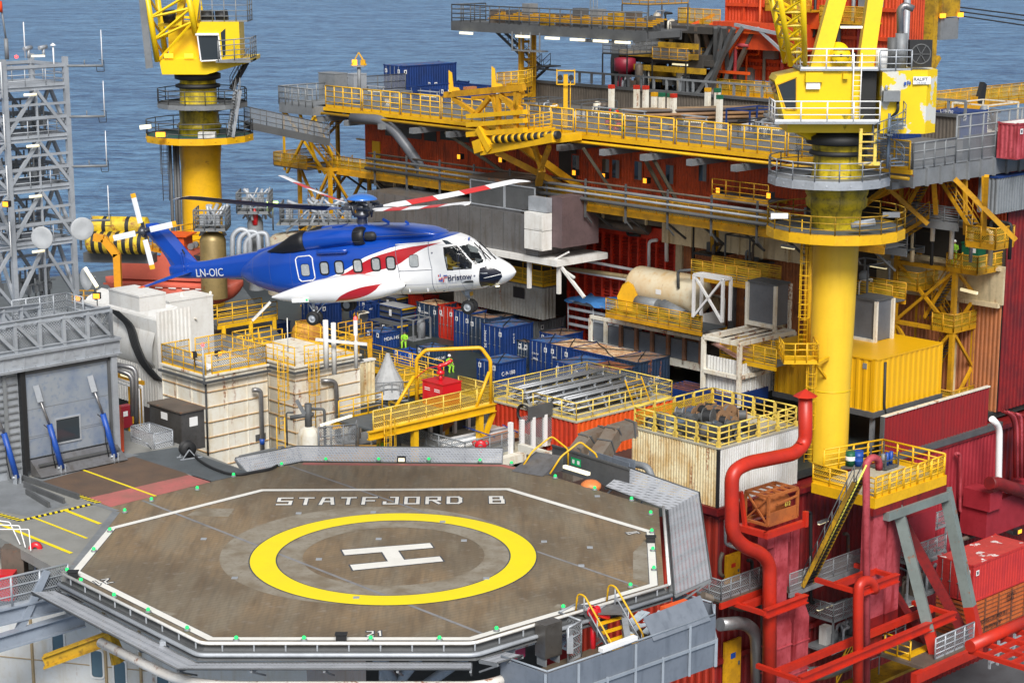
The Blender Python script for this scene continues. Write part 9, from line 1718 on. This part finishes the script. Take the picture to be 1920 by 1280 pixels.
for i,(px,y0,y1,r_,lb) in enumerate(((400,485,437,1.0,'rust topped brown pressure vessel between the tail boom and the left crane'),(480,470,405,.6,'grey filter vessel with a caged platform in front of the sea'),(560,475,438,2.4,'wide rusty domed vessel behind the helicopter exhaust'))):
 q=P(px,y0,146);h=rise(q,y1);t=thing('pressure_vessel',lb,'vessel',tuple(q));c=MB();c.lathe((0,0,0),[(r_,-3),(r_,h-.5),(r_*.8,h-.1),(r_*.3,h+.15),(.001,h+.2)],24);c.build('shell',(mat('bronze_vessel',(.30,.22,.09),.45,.4,grime=.5,rust=.3),GM,mat('pale_vessel',(.5,.45,.35),.5,grime=.6,rust=.5))[i],t);c=MB();z=h+.4;c.box(-1.2,-1.2,z-.1,1.2,1.2,z) if i<2 else c.box(-1.5,-1.2,z+.4,4.6,1.2,z+.5);c.build('platform',GM,t);z_=z if i<2 else z+.5;x1=1.2 if i<2 else 4.6;rail(t,[(-1.2,1.2,z_),(-1.2,-1.2,z_),(x1,-1.2,z_),(x1,1.2,z_)],GM,1.5,.7,.05,4);c=MB();rr=random.Random(i);[c.cyl((rr.uniform(-1,x1),rr.uniform(-1,1),z_-.6),(rr.uniform(-1,x1),rr.uniform(-1,1),z_+1.7),rr.uniform(.05,.16),n=7) for k in range(9)];[c.box(x_,-.9,z_+.3,x_+.5,-.3,z_+1.1) for x_ in(-.8,x1-1)];c.build('valve_cluster',GR,t)
c=MB();[c.pipe([P(436+k*12,500,144),P(436+k*12,440+k*6,144),P(452+k*14,428+k*5,144),P(468+k*16,436,144),P(470+k*18,500,144)],.2,8,.5) for k in range(3)];tag(c.build('looped_pipes',GR),'cluster of grey looped pipes in front of the sea behind the tail boom','pipes')
t=thing('small_extinguisher','small red cylinder among the grey pipes above the tail boom','extinguisher',tuple(P(478,408,145)));MB().lathe((0,0,0),[(.001,-.6),(.22,-.55),(.24,.3),(.1,.5),(.08,.7),(.001,.72)],14).build('bottle',FR,t)
t=thing('beacon_lamp','lit yellow green lamp sticking up above the left rotor blade','lamp',tuple(P(511,383,147)));MB().box(-.4,-.2,-.2,.4,.2,.2).build('lamp_glass',mat('lit_lime_lamp',(.6,.9,.2),.5,emit=(.7,1,.2),es=2.5),t);MB().cyl((0,0,-2),(0,0,-.2),.06).build('pole',GM,t)
t=rootat(P(300,470,150),'yellow_railing_stand','short yellow fenced platform at the foot of the left crane pedestal','platform');MB().box(0,0,-.2,5,3,0).build('deck_plate',YO,t);rail(t,[(0,3,0),(0,0,0),(5,0,0)],YO,1.8,1,.05,4)
# ================= process skids and deck clutter =================
def skid(label,loc,w,d,h,seed,m=GM,rz=YAW,rl=False,nm='process_skid',cat='skid'):
 t=thing(nm,label,cat,tuple(loc),rz);rr=random.Random(seed);c=MB();c.box(0,0,-.1,w,d,.05)
 for x in(0,w):
  for y in(0,d):c.beam((x,y,0),(x,y,h),.1)
 for p,q in(((0,0),(w,0)),((0,0),(0,d)),((w,0),(w,d)),((0,d),(w,d))):c.beam((*p,h),(*q,h),.09)
 c.build('frame',m,t)
 for k in range(int(2+w*d*.5)):
  x,y=rr.uniform(.2,max(.3,w-.8)),rr.uniform(.1,max(.2,d-.8));z=rr.uniform(.3,.75)*h;k_=k%4
  c=MB()
  if k_==0:c.lathe((x+.3,y+.3,.05),[(.001,0),(.34,.05),(.34,z),(.2,z+.2),(.001,z+.22)],14);c.build('vessel',rr.choice([WR,GM,BR,YO]),t)
  elif k_==1:c.box(x,y,.05,x+rr.uniform(.4,.9),y+rr.uniform(.3,.7),.1+z*.8);c.build('cabinet',rr.choice([GM,GD,WH,BR]),t)
  else:c.pipe([(x,y,0),(x,y,z),(x+rr.uniform(.5,1.2),y,z),(x+rr.uniform(.5,1.2),y+rr.uniform(-.3,.8),z+.1),(x+.8,y+.4,0)],rr.uniform(.05,.12),7);c.build('pipework',rr.choice([GR,GM,BK,BR,WR]),t)
 if rl:rail(t,[(0,d,h),(0,0,h),(w,0,h)],rl,1.1,.9,.035,3,mesh=MSH)
 return t
skid('grey pipework skid between the right tank and the yellow platform leg',PZ(672,835,-4.2),3.5,2.2,1.6,1);skid('white cabinet and pipe skid under the yellow girder platform',PZ(735,850,-4.5),3,2,2.0,2,WR)
skid('low pipe skid at the foot of the left white tank',PZ(470,900,-3.4),3,1,1.2,3);skid('small manifold skid left of the storage yard',PZ(760,800,-4.5),2.5,1.6,1.4,4,YD)
for i,(x,y,w,d,h,m,lb) in enumerate(((1405,500,3,2.2,2.0,GD,'dark valve skid on the wall gallery above the grey enclosure'),(1340,480,2.5,2,2.0,BK,'dark pump skid on the mesh gallery above the white trestle'),(1625,560,2.4,2,2.2,GD,'dark machine skid behind the crane column at gallery height'))):skid(lb,PU(x,y,21.5),w,d,h,10+i,m)
for i,(x,y,w,d,h,m,lb) in enumerate(((720,205,3,2,1.3,GM,'grey pump skid left of the blue containers on the pipe deck'),(905,192,3,2.4,1.1,BL,'blue skid between the tubs behind the boom rest'),(1010,212,3,2,1.0,GD,'dark skid right of the boom rest on the pipe deck'),(1090,224,4,2,1.2,GD,'dark equipment frame between yellow lamp post and white pipe posts'),(1405,250,3.5,2.2,1.6,BL,'blue open rack right of the stacked drill pipes'),(1425,262,4,2,1.2,BK,'black covered frame behind the crane cab on the pipe deck'),(1580,262,3,2,1.6,GD,'dark skid seen under the crane machinery house'),(1850,250,4,3,2.0,WR,'white rusty skid behind the tall mesh fence'),(1240,252,3,1.2,.9,BR,'low brown rack in front of the stacked drill pipes'))):skid(lb,PZ(x,y,zd),w,d,h,20+i,m)
for i,(x,y,w,d,h,m,rl,lb) in enumerate(((1175,178,5,3,3.5,BK,GD,'tall black frame full of pipes at the left of the drilling substructure'),(1235,172,5,4,4.5,BK,YD,'tall black frame with yellow railing in the middle of the drilling substructure'),(1285,180,4,4,3.0,BK,YO,'black frame with yellow railing right of the drilling substructure'),(1215,60,5,3,2.2,GD,YO,'upper dark machinery frame on top of the drilling substructure'))):
 p=PZ(x,y,zd) if y>100 else PU(x,y,40);skid(lb,p,w,d,h,40+i,m,rl=rl)
for i,(x,y,w,d,h,lb) in enumerate(((668,612,2.4,2,1.6,'dark blue open skid beside the container under the helicopter belly'),(700,640,2,1.5,1.0,'low dark skid left of the lettered half-height container'),(775,640,1.8,1.4,1.7,'grey cabinet frame right beside the crouching worker'),(1005,575,3,2,1.4,'dark skid at the foot of the grey ribbed container'))):skid(lb,PZ(x,y,-5),w,d,h,60+i,(BL,GD,GM,BK)[i])
for i,(x,y,v,w,d,h,lb) in enumerate(((1700,1130,-3,4,2,2.5,'grey pipe skid deep behind the grey strut'),(1560,1225,-2,4,2,2.0,'dark skid at the bottom behind the red gooseneck pipe'),(1720,1060,-1.5,3,1.5,2.0,'grey caged skid on the red wall left of the red container'))):skid(lb,PV(x,y,v),w,d,h,70+i,GM,rl=GM)
for k,(x,y0,y1,m_) in enumerate(((1520,960,1130,BK),(1590,1000,1060,BR),(1700,1050,1240,BK),(1800,850,960,PK),(1745,870,930,PW),(1410,1050,1085,BK),(1690,880,960,PK))):c=MB();c.pipe([PV(x-8,y0,-.5),PV(x,y0,-.5),PV(x,y1,-.5),PV(x+14,y1-4,-.5)],.11,7);tag(c.build('wall_pipe',m_),ORD[k]+' in order of the small pipes clipped to the dark red ribbed wall','pipe','small pipes on the red wall')
for k in range(6):
 v=13+k*1.5
 if k%3==0:continue
 o=MB();o.box(2.3,v,.0 if k%2 else 3,2.6,v+.5,(6 if k%2 else 8));o.build('wall_duct',(GM,GB,BR,GD)[k%4],pm);o=MB();o.pipe([(2.2,v+.8,1),(2.2,v+.8,6.5-k*.1),(2.2,v+1.9,6.5-k*.1)],.09+.02*(k%3),7);o.build('wall_pipework',(WR,BK,GM,YO)[k%4],pm)
 # ---- every bracket, leg, post and letter piece an object of its own ----
SPLIT={'white_leg','corner_post','raking_strut','pipe_support','net_bracket','ram_bracket','tie_down_point','leg','bracket','under_deck_bracket','yellow_leg','pipe_clip','louvre_post','girder_stiffener','white_post','strut','saddle','vertical_flange','horizontal_flange','lifting_lug','riser_pipes','radio_equipment','brace','intake_slat','wiper','eaves_cleat','raking_beam','lock_bar','wall_seam','rivet_row','stand','box_girder','pipe'}
for o in[q for q in bpy.data.objects if q.type=='MESH' and q.name.split('.')[0] in SPLIT and q.parent and not q.children]:
 me=o.data;n=len(me.vertices);par=list(range(n))
 def fd(a):
  while par[a]!=a:par[a]=par[par[a]];a=par[a]
  return a
 for e in me.edges:par[fd(e.vertices[0])]=fd(e.vertices[1])
 gr={}
 for p in me.polygons:gr.setdefault(fd(p.vertices[0]),[]).append(p)
 if len(gr)<2 or len(gr)>60:continue
 nm=o.name.split('.')[0];vs=me.vertices
 for ps in gr.values():
  mp={};mb=MB();mb.v=[]
  for p in ps:
   f=[]
   for v in p.vertices:
    if v not in mp:mp[v]=len(mb.v);mb.v.append(tuple(vs[v].co))
    f.append(mp[v])
   mb.cm=p.material_index;mb.face(f,p.use_smooth)
  q=mb.build(nm,list(me.materials),o.parent);q.matrix_basis=o.matrix_basis.copy()
 bpy.data.objects.remove(o)
for o in bpy.data.objects:
 if not o.parent and 'label' in o and len(o['label'].split())>16:print('LONG',o.name,o['label'])
